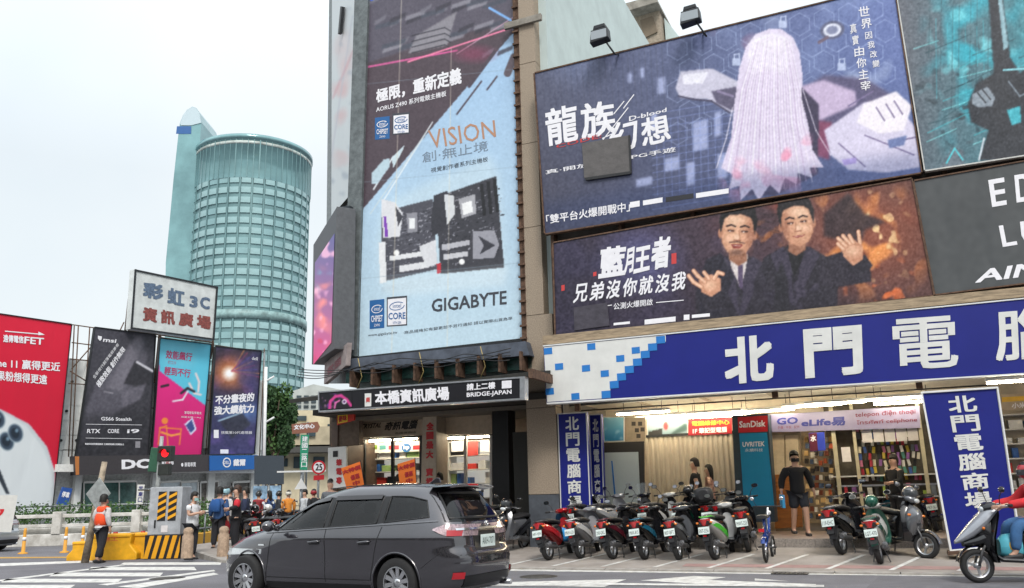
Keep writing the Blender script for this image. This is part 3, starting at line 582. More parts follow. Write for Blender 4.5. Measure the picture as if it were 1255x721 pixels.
# ---- vertical blue signs by the pier
def vsign(label, q, v, text, xs, fr=FA, group=None):
    t = TH(fr, 'vertical_sign', label, 'shop sign', q[3], v, group=group)
    t.slab('panel', q, blue, 0, .12); TL, TR, BR, BL = q
    t.inks('border', [[TL, TR, (TR[0], TR[1]+1.2), (TL[0], TL[1]+1.2)], [BL, BR, (BR[0], BR[1]-1.2), (BL[0], BL[1]-1.2)], [TL, (TL[0]+1.3, TL[1]), (BL[0]+1.3, BL[1]), BL], [TR, (TR[0]-1.3, TR[1]), (BR[0]-1.3, BR[1]), BR]], lw, .006)
    n = len(text)
    for k, ch in enumerate(text): t.text(ch, sub(q, xs[0], xs[2]+k*(xs[3]-xs[2])/n, xs[1], xs[2]+(k+.86)*(xs[3]-xs[2])/n), lw, .010, .022)
    return t
vsign('narrow blue vertical sign with white characters on the right face of the granite pier', [(683, 507), (719, 505), (724, 626), (687, 628)], 18.93, '北門電腦商場', (.26, .72, .04, 1.0))
vsign('slim blue vertical sign with small white characters beside the white noticeboard', [(721.5, 508), (737, 507.5), (741, 624), (725.5, 626)], 19.6, '北門電腦商場', (.28, .72, .05, 1.0))
E1 = vsign('large leaning blue vertical sign with a white frame, standing on the pavement', [(1129.5, 481.5), (1222, 475.5), (1250, 667), (1165.5, 675)], 17.55, '北門電腦商場', (.32, .70, .035, .77))
for a, b in (((1128.5, 480), (1164.5, 677)), ((1221.5, 474), (1250.5, 668.5))): E1.slab('frame_rail', [a, (a[0]+2, a[1]), (b[0]+2, b[1]), b], white, -.03, .16)
for a, b in (((1128.5, 480), (1223.5, 473.8)), ((1164.5, 675), (1252, 666.5))): E1.slab('frame_rail', [a, b, (b[0], b[1]+2.2), (a[0], a[1]+2.2)], white, -.032, .165)
E1.slab('foot', [(1162, 676.5), (1190, 674.5), (1190, 678.5), (1162, 681)], rust, -.2, .3); E1.slab('foot', [(1225, 671), (1252, 669), (1252, 673), (1225, 675)], rust, -.2, .3)
# ================================================================ the corner tower block with the motherboard poster
granite = M('granite_cladding', 'a59683', .7, var=.16, scale=40, bump=.3, bscale=80, dark='7d7063')
C1 = thing('corner_building', 'tall corner building with a granite pier, poster on its front and pale side walls', 'building', (0, 0, 0), FA.a)
uR = U(683, 560, 18.9); uP = U(643.5, 450, 18.9); uB = U(434, 440, 19.1)
mb = MB(); mb.box(uB, uR, 19.25, 38, 3.9, 19.25); mb.build('core_wall', M('pale_blue_wall', 'bccac9', .8, var=.06, scale=1.2, bump=.15), C1)
zz = .2; k = 0
for h in (1.22, 2.05, 2.3, 2.3, 2.3, 2.3, 2.3, 2.3, 2.3, 2.3):
    w_ = (uP, uR) if zz < 4.5 else (uP, uR-.22)
    m = M('pier_base_paint', '4f545c', .7, var=.2, scale=3) if k == 0 else granite
    MB().box(w_[0], w_[1], 18.9, 19.3 if k else 19.28, zz+.006, zz+h-.006).build('pier_panel', m, C1, bevel=.006)
    zz += h; k += 1
MB().box(uP+.02, uR-.24, 18.93, 19.24, .1, 19.2).build('pier_core', dconcrete, C1)
MB().box(uP-.3, uR+.02, 18.8, 18.9, Z(650, 27, 18.8), Z(650, 27, 18.8)+.18).build('ledge', concrete, C1)
# dark steel post on the left corner of the poster
mb = MB(); P = [FA.hit(x, y, 19.0) for x, y in [(436, -12), (452.5, -12), (438.5, 437), (421, 437)]]; mb.slab(P, 18.95, 19.3); mb.build('corner_post', M('blue_grey_steel', '6f7678', .6, .3, var=.2, scale=6), C1)
mb = MB(); P = [FA.hit(x, y, 18.98) for x, y in [(629, -12), (636, -12), (648, 440), (642, 440)]]; mb.slab(P, 18.9, 19.2); mb.build('edge_channel', rust, C1)
for i in range(30):
    x, y = 629.5+i*.4, -4+i*15; u, z = FA.hit(x, y, 18.9); MB().box(u-.05, u+.12, 18.84, 18.9, z, z+.05).build('bracket', rust, C1)

# ---- poster
A0 = [(452.5, -8), (628, -8), (641, 414.5), (440, 437)]
c = Cv(430, -20, 650, 445, 'b6d2e6'); c.grad((540, 100), (540, 430), 'a3c3e2', 'c3dbe8'); c.poly([(452, -20), (628, -20), (629, 40), (440, 262), (445, 200)], '4d4049', 1, .5)
c.poly([(452, -20), (628, -20), (628, 34), (610, 30), (520, 55), (448, 78)], '55505e', 1, 1)
for i in range(34): x = 452+(i*47) % 160; y = -6+(i*23) % 66; c.poly([(x, y+8), (x+14+(i % 4)*5, y), (x+12+(i % 4)*5, y+6), (x-2, y+14)], ['767480', '33303c', '8f8d98', '454a58'][i % 4], .8, .7)
c.poly([(560, 14), (548, 56), (500, 66), (510, 44)], '8d8a92', .9, .8)
for i in range(5): c.path([(505, 44+i*7), (545, 34+i*7), (552, 38+i*7)], 1, '24222c')
c.line((452, 82), (560, 62), 2.2, 'd65c9a'); c.line((500, 76), (628, 34), 2, 'f083a8'); c.line((560, 66), (628, 22), 1, 'd0a0b8'); c.line((455, 0), (476, -12), 3, '4a6ad0'); c.line((600, 10), (628, 26), 3, '7fb0ea'); c.ell(580, 66, 22, 9, '8e3a5c', .6, .6)
for p, q, w, col in [((575, 106), (606, 64), 4, '4a3f4a'), ((560, 140), (590, 100), 2, '4a3f4a'), ((597, 110), (609, 94), 2, '4a3f4a'), ((622, 90), (630, 70), 9, '5c5058'), ((458, 232), (482, 192), 2, 'dfe8ee'), ((470, 246), (530, 150), 1.4, 'e7eef2'), ((454, 262), (524, 160), 1.2, 'c9d6dc')]: c.line(p, q, w, col)
c.poly([(456, 212), (470, 196), (478, 194), (478, 204), (462, 226), (456, 226)], 'b9d0dc', 1, .5); c.poly([(480, 194), (496, 178), (494, 184), (482, 206)], 'c9dae2', 1, .4)
c.grad((540, 180), (540, 250), 'b7d0e4', 'dfeaf0', 0); c.poly([(470, 250), (600, 190), (612, 214), (620, 330), (466, 346), (462, 300)], 'ccdfe8', .55, 5)
# two circuit boards
c.poly([(468, 260), (530, 244), (536, 330), (466, 346)], '4b4b55', 1, .5); c.poly([(534, 242), (608, 216), (618, 328), (540, 336)], '3a3a42', 1, .5)
for (X0, Y0, wx, wy, sd_, dk_) in ((469, 262, 63, 76, 5, 0), (539, 238, 76, 90, 6, 1)):   # board components: sockets, slots, capacitors, fine tracks
    g = random.Random(sd_)
    for i in range(240):
        a_, b__ = g.random(), g.random(); x = X0+a_*wx; y = Y0+b__*wy-a_*wx*(.22 if not dk_ else .3)*.6; w = g.choice([1.2, 1.8, 2.6, 5]); h = g.choice([.8, 1.2, 2.0]); c.poly([(x, y), (x+w, y-w*.25), (x+w, y+h-w*.25), (x, y+h)], g.choice(['6c6c78', 'a9a9b4', '24242c', '8a8a94', '1b1b22', '55555f']), .8, .25)
    for i in range(14): x = X0+g.random()*wx*.8; y = Y0+g.random()*wy*.9-(x-X0)*.14; c.line((x, y), (x+g.uniform(6, 16), y-g.uniform(1, 4)), .5, '9a9aa6', .6)
for q, col in [([(468, 244), (484, 248), (494, 262), (490, 290), (470, 292), (468, 266)], 'dcdde2'), ([(484, 252), (494, 266), (488, 278)], '3d3d46'), ([(498, 262), (512, 260), (512, 284), (500, 286)], '8f8f98'), ([(501, 268), (509, 267), (509, 280), (502, 281)], 'eceef0'), ([(532, 240), (548, 234), (556, 252), (548, 280), (530, 290), (528, 270)], '32323a'), ([(544, 238), (556, 240), (558, 262), (548, 276)], 'd3d6da'), ([(562, 244), (582, 238), (584, 262), (566, 268)], 'a9a9b0'), ([(566, 250), (578, 246), (580, 260), (568, 264)], 'f2f3f4'), ([(588, 226), (592, 225), (596, 264), (592, 265)], '17171c'), ([(596, 223), (600, 222), (604, 262), (600, 263)], '17171c'), ([(604, 220), (608, 219), (612, 260), (608, 261)], '17171c'), ([(478, 314), (518, 308), (518, 314), (478, 320)], 'e4e5e8'), ([(490, 326), (526, 320), (526, 328), (490, 334)], 'dfe0e4'), ([(514, 302), (534, 294), (536, 324), (524, 328), (516, 312)], 'd8d9de'), ([(542, 300), (576, 294), (576, 300), (542, 307)], 'b8b8c0'), ([(544, 312), (574, 308), (574, 314), (544, 319)], 'c8c8ce'), ([(580, 284), (606, 282), (612, 300), (606, 316), (580, 318)], '9a9aa4'), ([(586, 289), (607, 301), (588, 312), (593, 301)], '33333c'), ([(464, 298), (472, 296), (474, 346), (466, 348)], 'e6e7ea')]: c.poly(q, col, 1, .4)
c.poly([(470, 266), (473, 265), (476, 290), (472, 291)], '7a3ab0', 1, .3); c.poly([(535, 324), (540, 322), (541, 334), (536, 336)], 'c0303c', 1, .3); c.ell(486, 310, 3.5, 3.5, 'f4f4f4'); c.ell(566, 321, 3.5, 3.5, 'f4f4f4')
for i in range(6): c.path([(468, 352+i), (540, 340+i*2)], .5, '9db4c4', .5)
c.poly([(466, 344), (624, 326), (618, 350), (500, 362), (470, 360)], 'e8f0f2', .35, 4)
c.line((480, 432), (492, 0), .8, 'e6ddc8', .7); c.line((548, 426), (553, 60), .8, 'e6ddc8', .6)
for y in (92, 212, 330): c.line((440, y+12), (640, y-8), .6, '8aa0b0', .6)
c.noise(.7, .012, 41)
D1 = TH(FA, 'building_poster', 'tall pale blue motherboard poster hung on the front of the corner building', 'poster', A0[3], 19.05)
D1.slab('backing', A0, M('board_back', '4a4744', .9), .02, .14); D1.canvas(c, A0, print_mat('vinyl_print', .5, .35), .006, step=.85)
D1.slab('bottom_rail', [(440, 437), (641, 414.5), (642, 418), (440, 441)], dsteel, -.03, .1)
gr = M('ink_grey', '3f434c', .5, var=.03); cop = M('ink_copper', 'b5876c', .5, var=.03); bl = M('ink_blue', '1d5f9c', .4, var=.03)
D1.text('GIGABYTE', [(529, 367), (621, 356), (621, 373), (529, 383)], gr, bold=.02)
D1.text('極限，重新定義', [(461, 110), (565, 82), (566, 103), (461, 127)], wt, bold=.03)
D1.text('AORUS Z490 系列電競主機板', [(461, 131), (547, 111), (547, 118), (461, 138)], wt, bold=.01)
D1.text('VISION', [(524, 160), (606, 147), (608, 168), (528, 183)], cop); D1.text('創·無止境', [(517, 187), (598, 172), (598, 185), (518, 200)], M('ink_slate', '7a8a9c', .5), bold=0)
D1.text('視覺創作者系列主機板', [(528, 206), (598, 192), (598, 198), (528, 212)], gr)
D1.text('www.gigabyte.tw', [(451, 409.5), (487, 405.5), (487, 410), (451, 413.5)], gr); D1.text('·商品規格如有變更恕不另行通知 請以實際出貨為準', [(494, 406), (628, 388), (628, 392), (494, 410)], gr)
for (x, y, w, h, dk) in [(453, 367, 18, 36, 1), (474, 363, 25, 37, 0), (459.5, 143, 18, 28, 1), (481, 138, 21, 27, 0)]:
    D1.inks('badge', [[(x, y+1.5), (x+w, y-.5), (x+w, y+h-1), (x, y+h+.5)]], bl if dk else gr, .010)
    if not dk: D1.inks('badge_face', [[(x+1.3, y+4), (x+w-1.3, y+2), (x+w-1.3, y+h-2.6), (x+1.3, y+h-1)]], wt, .013)
    mk = wt if dk else bl; ex, ey = x+w/2, y+h*.33; mb = MB(); n = 20
    pts = [(ex+w*.36*math.cos(2*math.pi*i/n), ey+h*.13*math.sin(2*math.pi*i/n)-.05*w*math.cos(2*math.pi*i/n)) for i in range(n)]
    for i in range(n-2): D1.line(mb, pts[i], pts[i+1], .9, .017)
    mb.build('oval_mark', mk, D1.e)
    D1.text('intel', [(ex-w*.2, ey-2.4), (ex+w*.2, ey-3.2), (ex+w*.2, ey+1.8), (ex-w*.2, ey+2.4)], mk, .018)
    D1.text('CHIPSET' if dk else 'CORE', [(x+2, y+h*.56), (x+w-2, y+h*.56-1), (x+w-2, y+h*.78-1), (x+2, y+h*.78)], mk, .018, .02)
    D1.text('Z490' if dk else '10TH GEN', [(x+w*.3, y+h*.84), (x+w*.7, y+h*.84-.5), (x+w*.7, y+h*.93-.5), (x+w*.3, y+h*.93)], mk, .018)

# ---- the side walls: banner, LED screen
cu, cz = FA.hit(430, 300, 19.1); cw = FA.w(cu, 19.1, 0); vS = float(cw@FS.Y)
SB = TH(FS, 'side_banner', 'long white banner on the left side wall of the corner building', 'banner', (430, 241), vS)
qs = [(407, -60), (437, -60), (430, 238), (406, 265)]
c = Cv(395, -60, 445, 275, 'cfd6d8'); c.cloud(8, 'd99a9a', .5, 51, .4, c.em(420, 130, 16, 90)); c.line((405, 200), (432, 20), 2, 'b7b9c4', .6); c.line((408, 120), (434, 60), 3, 'c98f98', .4); c.cloud(4, '8f9cab', .5, 52, 1)
SB.canvas(c, qs, print_mat('vinyl_print', .5, .35), .02, step=2); SB.slab('backing', qs, M('board_back', '4a4744', .9), .0, .12)
SW = TH(FS, 'side_wall', 'grey side wall strip of the corner building behind the LED screen', 'wall', (432, 470), vS+.14)
SW.slab('wall', [(404, -60), (440, -60), (432, 470), (398, 470)], M('side_wall_paint', '8d9496', .8, var=.15), .0, .2)
SW.slab('drain_pipe', [(417, 8), (419, 8), (416, 40), (414, 42)], dsteel, -.3, -.2)
LS = TH(FS, 'led_screen', 'LED advertising screen in a deep dark box on the side of the corner building', 'screen', (413, 430), vS-.55)
scq = [(386, 322), (410, 286), (406, 420), (384, 447)]
P = [LS.L(*p) for p in [(384, 300), (413, 253), (410, 428), (382, 447)]]
MB().slab(P, .0, .55).build('casing', M('screen_casing', '5a5c60', .5, .3, var=.1), LS.e, bevel=.015)
# outer end casing that faces the street
e0 = FS.w(LS.o[0]+P[1][0], vS-.55, 0); 
c = Cv(380, 280, 415, 450, '3a2a6a'); c.grad((395, 290), (395, 445), '3b2f7a', 'd04a80'); c.cloud(5, 'e87a70', .9, 55, .0, c.em(398, 380, 12, 50)); c.cloud(4, '4fb0b0', .9, 56, .6, c.em(398, 345, 10, 18)); c.cloud(3, 'f0b0c8', .8, 57, .7); c.cloud(3, 'c02a5a', .9, 58, .8, c.em(394, 425, 16, 24))
LS.canvas(c, scq, print_mat('led_print', .3, 0, .35), .012, step=1.0, name='display')
LT = TH(FA, 'screen_end_panel', 'dark flat end panel of the LED screen box beside the poster', 'panel', (428, 440), 18.8)
LT.slab('panel', [(412.5, 254), (428.5, 252), (426, 404), (410, 428)], M('dark_blue_grey', '33383f', .5, .2, var=.1), -.02, .3)
US = TH(FS, 'faded_signboard', 'faded pinkish sign board under the LED screen', 'shop sign', (398, 470), vS-.3)
US.slab('board', [(398, 446), (426, 420), (424, 448), (397, 471)], M('faded_board', 'a79a98', .8, var=.2, scale=3), 0, .12); US.text('電腦', [(401, 452), (418, 436), (418, 446), (401, 462)], M('faded_pink', '9a5f66', .6), .012, .01)

# ---- beam, glazed strip and canopy under the poster
mb = MB(); P = [FA.hit(x, y, 18.7) for x, y in [(424, 441), (646, 419), (651, 436), (424, 456)]]; mb.slab(P, 18.6, 19.2); mb.build('canopy_beam', M('beam_paint', '585f6c', .6, .2, var=.2, scale=3), C1)
mb = MB(); P = [FA.hit(x, y, 18.9) for x, y in [(424, 456), (652, 436), (652, 452), (424, 470)]]; mb.slab(P, 18.9, 19.1); mb.build('glazed_strip', M('green_glass', '3d6660', .2, var=.4, scale=2.5, stretch=(1, 1, 3)), C1)
for k in range(9):
    x = 432+k*26; u, z = FA.hit(x, 470-k*2.6, 18.6); MB().box(u-.03, u+.03, 18.5, 18.9, z-.1, z+.36).build('canopy_bracket', rust, C1)
for k in range(3):
    x = 440+k*75; u, z = FA.hit(x, 444-k*7, 18.5); MB().tube([(u, 18.45, z+.1), (u+.1, 18.5, z-.4), (u-.05, 18.5, z-.7)], .012, 5).build('hanging_cable', M('cable_yellow', 'a5925c', .6), C1)
CN = TH(FA, 'entrance_canopy', 'dark sheet metal canopy over the entrance of the corner building', 'canopy', (394, 480), 16.9)
cz_ = CN.o[2]; u0 = -16.6; 
uE = U(650, 455, 16.9)-CN.o[0]; u1 = U(348, 500, 17.6)-CN.o[0]
MB().add([(u1, .9, .0), (uE, .05, .05), (uE, 2.2, .35), (u1, 2.2, .25), (u1, .9, -.1), (uE, .05, -.06), (uE, 2.2, .22), (u1, 2.2, .1)], [(0, 1, 2, 3), (7, 6, 5, 4), (0, 4, 5, 1), (1, 5, 6, 2), (3, 7, 4, 0), (2, 6, 7, 3)]).build('roof_sheet', M('dark_sheet', '34332f', .7, .2, var=.25, scale=4), CN.e)
MB().box(u1, uE, 1.9, 5.5, -.35, -.2).build('soffit', M('dark_soffit', '3a3733', .8, var=.2), CN.e)
MB().box(uE-.05, uE+.05, .0, 2.2, -.1, .1).build('edge_beam', rust, CN.e)
qn = [(391, 481.5), (637, 463.5), (637, 488), (391.5, 503.5)]
N1 = TH(FA, 'entrance_sign', 'long black entrance sign with white characters and a magenta bridge emblem', 'shop sign', qn[3], 16.75)
N1.slab('panel', qn, M('sign_black', '16151b', .35, var=.05), 0, .16)
N1.slab('frame_rail', [(389.5, 480), (643, 461.3), (643, 463.3), (391, 481.5)], alu, -.02, .18); N1.slab('frame_rail', [(391, 503.5), (643, 487.8), (643, 490), (390, 505.5)], alu, -.02, .18)
N1.slab('end_cap', [(637, 463.6), (643, 463.2), (643, 487.8), (637, 488.1)], alu, -.021, .18); N1.slab('end_cap', [(389.5, 481), (391, 481.5), (391.5, 503.5), (390, 504)], alu, -.021, .18)
for t, q, b in [('本橋資訊廣場', [(459, 480), (550, 473.5), (551, 490.5), (460, 496.5)], .03), ('請上二樓', [(572, 470.5), (607, 468), (607, 476.5), (572, 479)], .03), ('2F', [(616.5, 468), (625.5, 467.4), (625.5, 474.6), (616.5, 475.2)], .02), ('BRIDGE-JAPAN', [(572, 481.5), (627, 477.5), (627, 484.5), (572, 488.5)], .02)]: N1.text(t, q, wt, .012, b)
N1.inks('number_box', [[(615, 467), (627, 466.2), (627, 475.6), (615, 476.4)]], wt, .008); 
mg = M('ink_magenta', 'd6409a', .5, var=.05)
cc = Cv(388, 478, 432, 506, '16151b'); cc.cloud(2, '7d3fa8', .9, 61, .1, cc.em(404, 491, 16, 12)); cc.cloud(1.4, 'e8a0d8', .9, 62, .9, cc.em(400, 490, 14, 10)); cc.path([(404, 501), (405, 492), (411, 486), (418, 485), (425, 490), (430, 497)], 3.4, 'cf3f8c'); cc.path([(410, 501), (411, 494), (416, 491)], 2, 'e070b0'); cc.ell(422, 492.5, 3, 3, 'd9d0e0'); cc.ell(422, 492.5, 1.5, 1.5, '5a2a6a')
N1.canvas(cc, [(392.5, 483.5), (431, 480.5), (431, 499.5), (392.5, 502)], print_mat('sign_print', .4), .007, step=.8, name='emblem')
N1.inks('seal', [[(447, 482.5), (455, 482), (455, 498), (447, 498.5)]], lw, .009); N1.text('商', [(448.5, 487), (453.5, 486.6), (453.5, 493), (448.5, 493.4)], pk, .013, .03)

# ---- ground-floor shopfront of the corner building
CF = thing('electronics_shopfront', 'ground floor shop under the black entrance sign with white shelves and brown walls', 'shopfront', (0, 0, 0), FA.a)
zf = .34; vb = 22.3; uL2 = U(404, 600, 19.6); zt = 3.9
brown = M('brown_tile_wall', '5c4c42', .6, var=.2, scale=3); bg2 = M('beige_laminate', 'a79a89', .6, var=.08); wp = M('white_laminate', 'd8d8d4', .4, var=.04)
MB().box(uL2-.05, uP, vb, vb+.2, zf, zt).build('back_wall', brown, CF); MB().box(uL2-.05, uP, 19.7, vb+.2, zt-.35, zt-.25).build('ceiling', M('ceiling_dark', '6d675e', .9), CF)
MB().box(uL2-.05, uL2+.15, 19.7, vb, zf, zt).build('side_wall', brown, CF)
def fq(pts, v): return [FA.hit(x, y, v) for x, y in pts]
def cf(name, pts, v0, v1, mat, bevel=0, par=None, vv=None): return MB().slab(fq(pts, vv if vv else v0), v0, v1).build(name, mat, par or CF, bevel=bevel)
cf('shop_header', [(440, 512), (519, 507), (519, 533), (440, 537)], 20.6, 20.8, bg2)
cf('shop_header', [(537, 497), (603, 492), (603, 532), (537, 533)], 20.6, 20.8, M('beige_header', 'b5a590', .6))
cf('column', [(518, 505), (536, 503), (535, 640), (515, 640)], 20.1, 20.7, bg2)
cf('column', [(603, 488), (622, 486), (625, 640), (604, 640)], 19.75, 20.2, M('black_column', '1b1a1c', .3, var=.1))
cf('passage_shade_panel', [(628, 530), (646, 529), (650, 645), (632, 645)], 19.6, 19.9, M('passage_painted_dark', '26241f', .6))  # dark panel painted in place of the unlit depth of the passage
cf('left_wall', [(404, 505), (440, 505), (440, 545), (404, 548)], 19.75, 19.95, M('brown_grey_wall', '6a5c50', .8, var=.2))
tx = TH(FA, 'shop_sign', 'beige shop sign with black italic lettering over the left shop window', 'shop sign', (442, 537), 20.58)
tx.slab('board', [(441, 514), (518, 509.5), (518, 531), (441, 535)], bg2, 0, .015); inkk = M('ink_black', '1c1a1a', .5, var=.02)
tx.text('CRYSTAL', [(443, 520), (468, 518), (467, 524), (442, 526)], inkk, .01, .03, shear=.05); tx.text('奇訊電腦', [(473, 517.5), (512, 514.5), (511, 525.5), (471, 528)], inkk, .01, .03, shear=.05); tx.text('高雄旗艦店', [(484, 530), (510, 528.2), (510, 531), (484, 532.6)], inkk, .01)
tx = TH(FA, 'shop_sign', 'beige header with large pale red capital letters over the right shop window', 'shop sign', (541, 530), 20.58)
rd = M('ink_dull_red', 'b05a55', .5, var=.05); tx.slab('board', [(538, 498), (602, 494), (602, 514), (538, 516)], M('beige_header', 'b5a590', .6), 0, .015)
for ch, x in (('C', 541), ('O', 561), ('T', 583)): tx.text(ch, [(x, 500.5-(x-541)*.06), (x+14, 499.6-(x-541)*.06), (x+14, 507-(x-541)*.06), (x, 508-(x-541)*.06)], rd, .01, .04)
tx = TH(FA, 'column_sign', 'narrow beige column sign with red characters between the two shop windows', 'shop sign', (517, 600), 20.05)
tx.slab('board', [(519, 508), (535, 507), (534, 600), (517, 600)], bg2, 0, .03)
rr_ = M('ink_red_deep', 'b3242a', .5, var=.03)
for k, ch in enumerate('全國最大賣場'): y = 518+k*11.6+(10 if k > 3 else 0); tx.text(ch, [(522.5-k*.15, y), (531.5-k*.15, y-.5), (531.5-k*.15, y+9), (522.5-k*.15, y+9.5)], rr_, .01, .05)
# windows: glazed white shelving full of boxes
def shelving(px0, px1, y0, y1, v, rows, label, seed):
    t = TH(FA, 'display_shelf', label, 'display shelf', (px0, y1), v); r = random.Random(seed)
    (a, zb), (b, zt_) = t.L(px0, y1), t.L(px1, y0); 
    MB().box(a, b, .5, .55, zb, zt_).build('back_panel', M('glowing_shelf_back', 'e9e7df', .5, emit=.25, var=.02), t.e)  # glow put into the back panel so the shelf looks lit
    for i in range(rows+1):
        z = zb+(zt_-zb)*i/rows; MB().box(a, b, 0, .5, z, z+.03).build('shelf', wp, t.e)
        if i == rows: continue
        x = a+.05; hh = (zt_-zb)/rows
        while x < b-.25:
            w = r.uniform(.12, .42); h = hh*r.uniform(.35, .8)
            if r.random() < .85:
                MB().box(x, min(x+w, b-.05), .1, .4, z+.03, z+.03+h).build('product_box', M('product_%d' % (k_ := r.randrange(9)), ['c8c9cc', '20242c', 'd8d8d8', '2f5fa5', 'b8352f', 'e0e0de', '17181c', '8aa76a', '5d6470'][k_], .45), t.e)
            x += w+r.uniform(.02, .12)
    for x in (a, b-.03): MB().box(x, x+.03, -.01, .5, zb, zt_+.03).build('side_panel', wp, t.e)
    return t
s1 = shelving(447, 516, 545, 612, 21.6, 4, 'white display shelf of boxed electronics behind the left shop window', 3)
s1.slab('brand_strip', [(449, 543), (516, 540.5), (516, 553), (449, 556)], wp, -.03, .0)
for (x0, x1, cl) in [(452, 462, '7fa03a'), (465, 473, '4a8a8a'), (476, 489, 'b03040'), (506, 514, 'b3202a')]: s1.inks('brand_patch', [[(x0, 546), (x1, 545.6), (x1, 551), (x0, 551.4)]], flat(cl), .036)
mb = MB(); [s1.ink(mb, [(498+6*math.cos(i*math.pi/6+a), 549+5.4*math.sin(i*math.pi/6+a)) for i in range(12)], .037) for a in (0,)]; mb.build('round_logo', M('ink_blue', '1d5f9c', .4), s1.e)
s1.text('hp', [(494.5, 546), (501.5, 545.6), (501.5, 552), (494.5, 552.4)], wt, .042, .02)
s2 = shelving(549, 603, 540, 612, 21.6, 4, 'white display shelf with posters behind the right shop window', 5)
s2.inks('poster', [[(553, 541), (568, 540), (568, 553), (553, 554)], [(589, 541), (602, 540.5), (602, 554), (589, 554)]], wt, .02); s2.inks('red_poster', [[(569, 541.5), (586, 540), (586, 558), (569, 560)]], flat('a83a38'), .024)
for (x0, y0, x1, y1, v, g) in [(444, 535, 517, 640, 21.0, 0), (537, 532, 603, 640, 21.0, 0)]:
    for (a, b, c_, d_) in [(x0, y0, x0+3, y1), (x1-3, y0, x1, y1), ((x0+x1)/2-1.5, y0, (x0+x1)/2+1.5, y1)]: cf('window_post', [(a, b), (c_, b), (c_, d_), (a, d_)], v, v+.08, wp if x0 > 500 else dsteel)
    cf('window_head', [(x0, y0), (x1, y0-2), (x1, y0+1.5), (x0, y0+3.5)], v-.003, v+.1, dsteel)
tube = M('lit_tube', 'fff0d0', .4, var=0, emit=38)
def lamp_tube(p, q, v, label):
    (u0, z0), (u1, z1) = FA.hit(*p, v), FA.hit(*q, v); L = u1-u0; t = thing('tube_light', label, 'tube light', FA.w(u0, v, z0), FA.a, 'fluorescent tubes on the ceilings')
    MB().box(0, L, -.06, .06, .03, .09).build('fitting', wp, t); MB().tube([(.02, 0, 0), (L-.02, 0, 0)], .024, 8).build('tube', tube, t)
for i, (p, q, v) in enumerate([((452, 541), (512, 537), 21.2), ((545, 538), (600, 535), 21.2)]): lamp_tube(p, q, v, 'lit fluorescent tube over the %s shop window under the black sign' % ('left', 'right')[i])
# small signs on the left of this shopfront
def board(name, label, cat, q, v, mat, fr=FA, dep=.06, group=None): 
    t = TH(fr, name, label, cat, q[3], v, group=group); t.slab('board', q, mat, 0, dep); return t
t = board('shop_sign', 'small yellow and red hanging sign at the left end of the entrance', 'shop sign', [(413, 507), (434, 504), (434, 515), (413, 521)], 19.2, flat('c83424')); t.inks('yellow_field', [[(414, 508.5), (426, 506.5), (426, 517), (414, 519.5)]], flat('e8c02a'), .006); t.text('麥味', [(415, 510), (425, 508.5), (425, 515.5), (415, 518)], rr_, .01, .03)
t = board('menu_board', 'white upright board with red vertical characters left of the orange flags', 'sign', [(402, 549), (424, 547), (425, 598), (402, 600)], 19.3, wp); [t.text(ch, [(412, 563+k*11), (419, 562.6+k*11), (419, 571+k*11), (412, 571.4+k*11)], rr_, .01, .05) for k, ch in enumerate('筆電專')]; t.inks('dark_logo', [[(408, 553), (414, 552.6), (414, 560), (408, 560.4)]], inkk, .01)
for i, (q, s_) in enumerate([([(418, 574), (441, 566), (446, 594), (425, 600)], -.1), ([(487, 569), (508, 562.5), (510, 592), (490, 596)], .1)]):
    t = TH(FA, 'promo_flag', 'orange promotional flag with red lettering, the %s of two behind the car roof' % ('left', 'right')[i], 'flag', q[3], 18.3, 'orange promotional flags')
    t.slab('cloth', q, flat('f07a2a', .7), 0, .01); t.text('大特價', [lerp(q[0], q[3], .12), lerp(q[1], q[2], .12), lerp(q[1], q[2], .32), lerp(q[0], q[3], .32)], rr_, .008, .04); t.text('優惠', sub(q, .35, .45, .85, .68), rr_, .008, .03)
    t.text('中', sub(q, .4, .74, .8, .95), rr_, .008, .03); a, b = t.L(*q[2]); c1, d1 = t.L(*q[1]); MB().tube([(a, .02, .5-t.o[2]+(-.1)), (a, .02, b), (c1, .02, d1+.03)], .012, 6).build('pole', dsteel, t.e)
    MB().lathe([(0, .0), (.2, 0), (.2, .05), (.03, .07), (0, .07)], 14, (a, .02, zpav(18.3)-t.o[2])).build('base', black, t.e)
# ================================================================ inside the arcade
def ad(label, cat, pts, v, mat, dep=.05, name=None): return board(name or 'sign_panel', label, cat, pts, v, mat, dep=dep)
t = ad('blue gradient lightbox on the arcade wall above the white noticeboard', 'sign', [(739, 511), (765, 511), (765, 541), (740, 542)], 20.8, wp)
c = Cv(735, 505, 770, 545, '6fb4d0'); c.grad((750, 512), (750, 542), '8fc4d4', '2b7fb4'); c.cloud(2, 'd8f0f8', .5, 70, .8); t.canvas(c, [(740, 512), (764, 512), (764, 540), (741, 541)], print_mat('sign_print', .4), .008)
t = ad('beige notice panel with small photos beside the blue lightbox', 'sign', [(766, 512), (791, 511), (791, 541), (766, 542)], 21.2, M('beige_header', 'b5a590', .6))
for x, y in [(774, 517), (782, 517), (778, 525), (785, 524), (780, 532)]: t.inks('photo_card', [[(x, y), (x+5, y), (x+5, y+5), (x, y+5)]], flat('4a4440'), .01)
t = board('noticeboard', 'large blank white board in a dark frame beside the vertical blue signs', 'board', [(737, 543), (789, 541), (790, 628), (738, 628)], 20.3, M('board_frame', '35322f', .6))
t.slab('white_face', [(741, 555), (782, 554), (785, 622), (742, 622)], M('whiteboard', 'c3cdcb', .3, var=.04, scale=1), -.02, .0); t.slab('blue_streak', [(749, 565), (750.6, 565), (756, 622), (754, 622)], mb_, -.026, -.021)
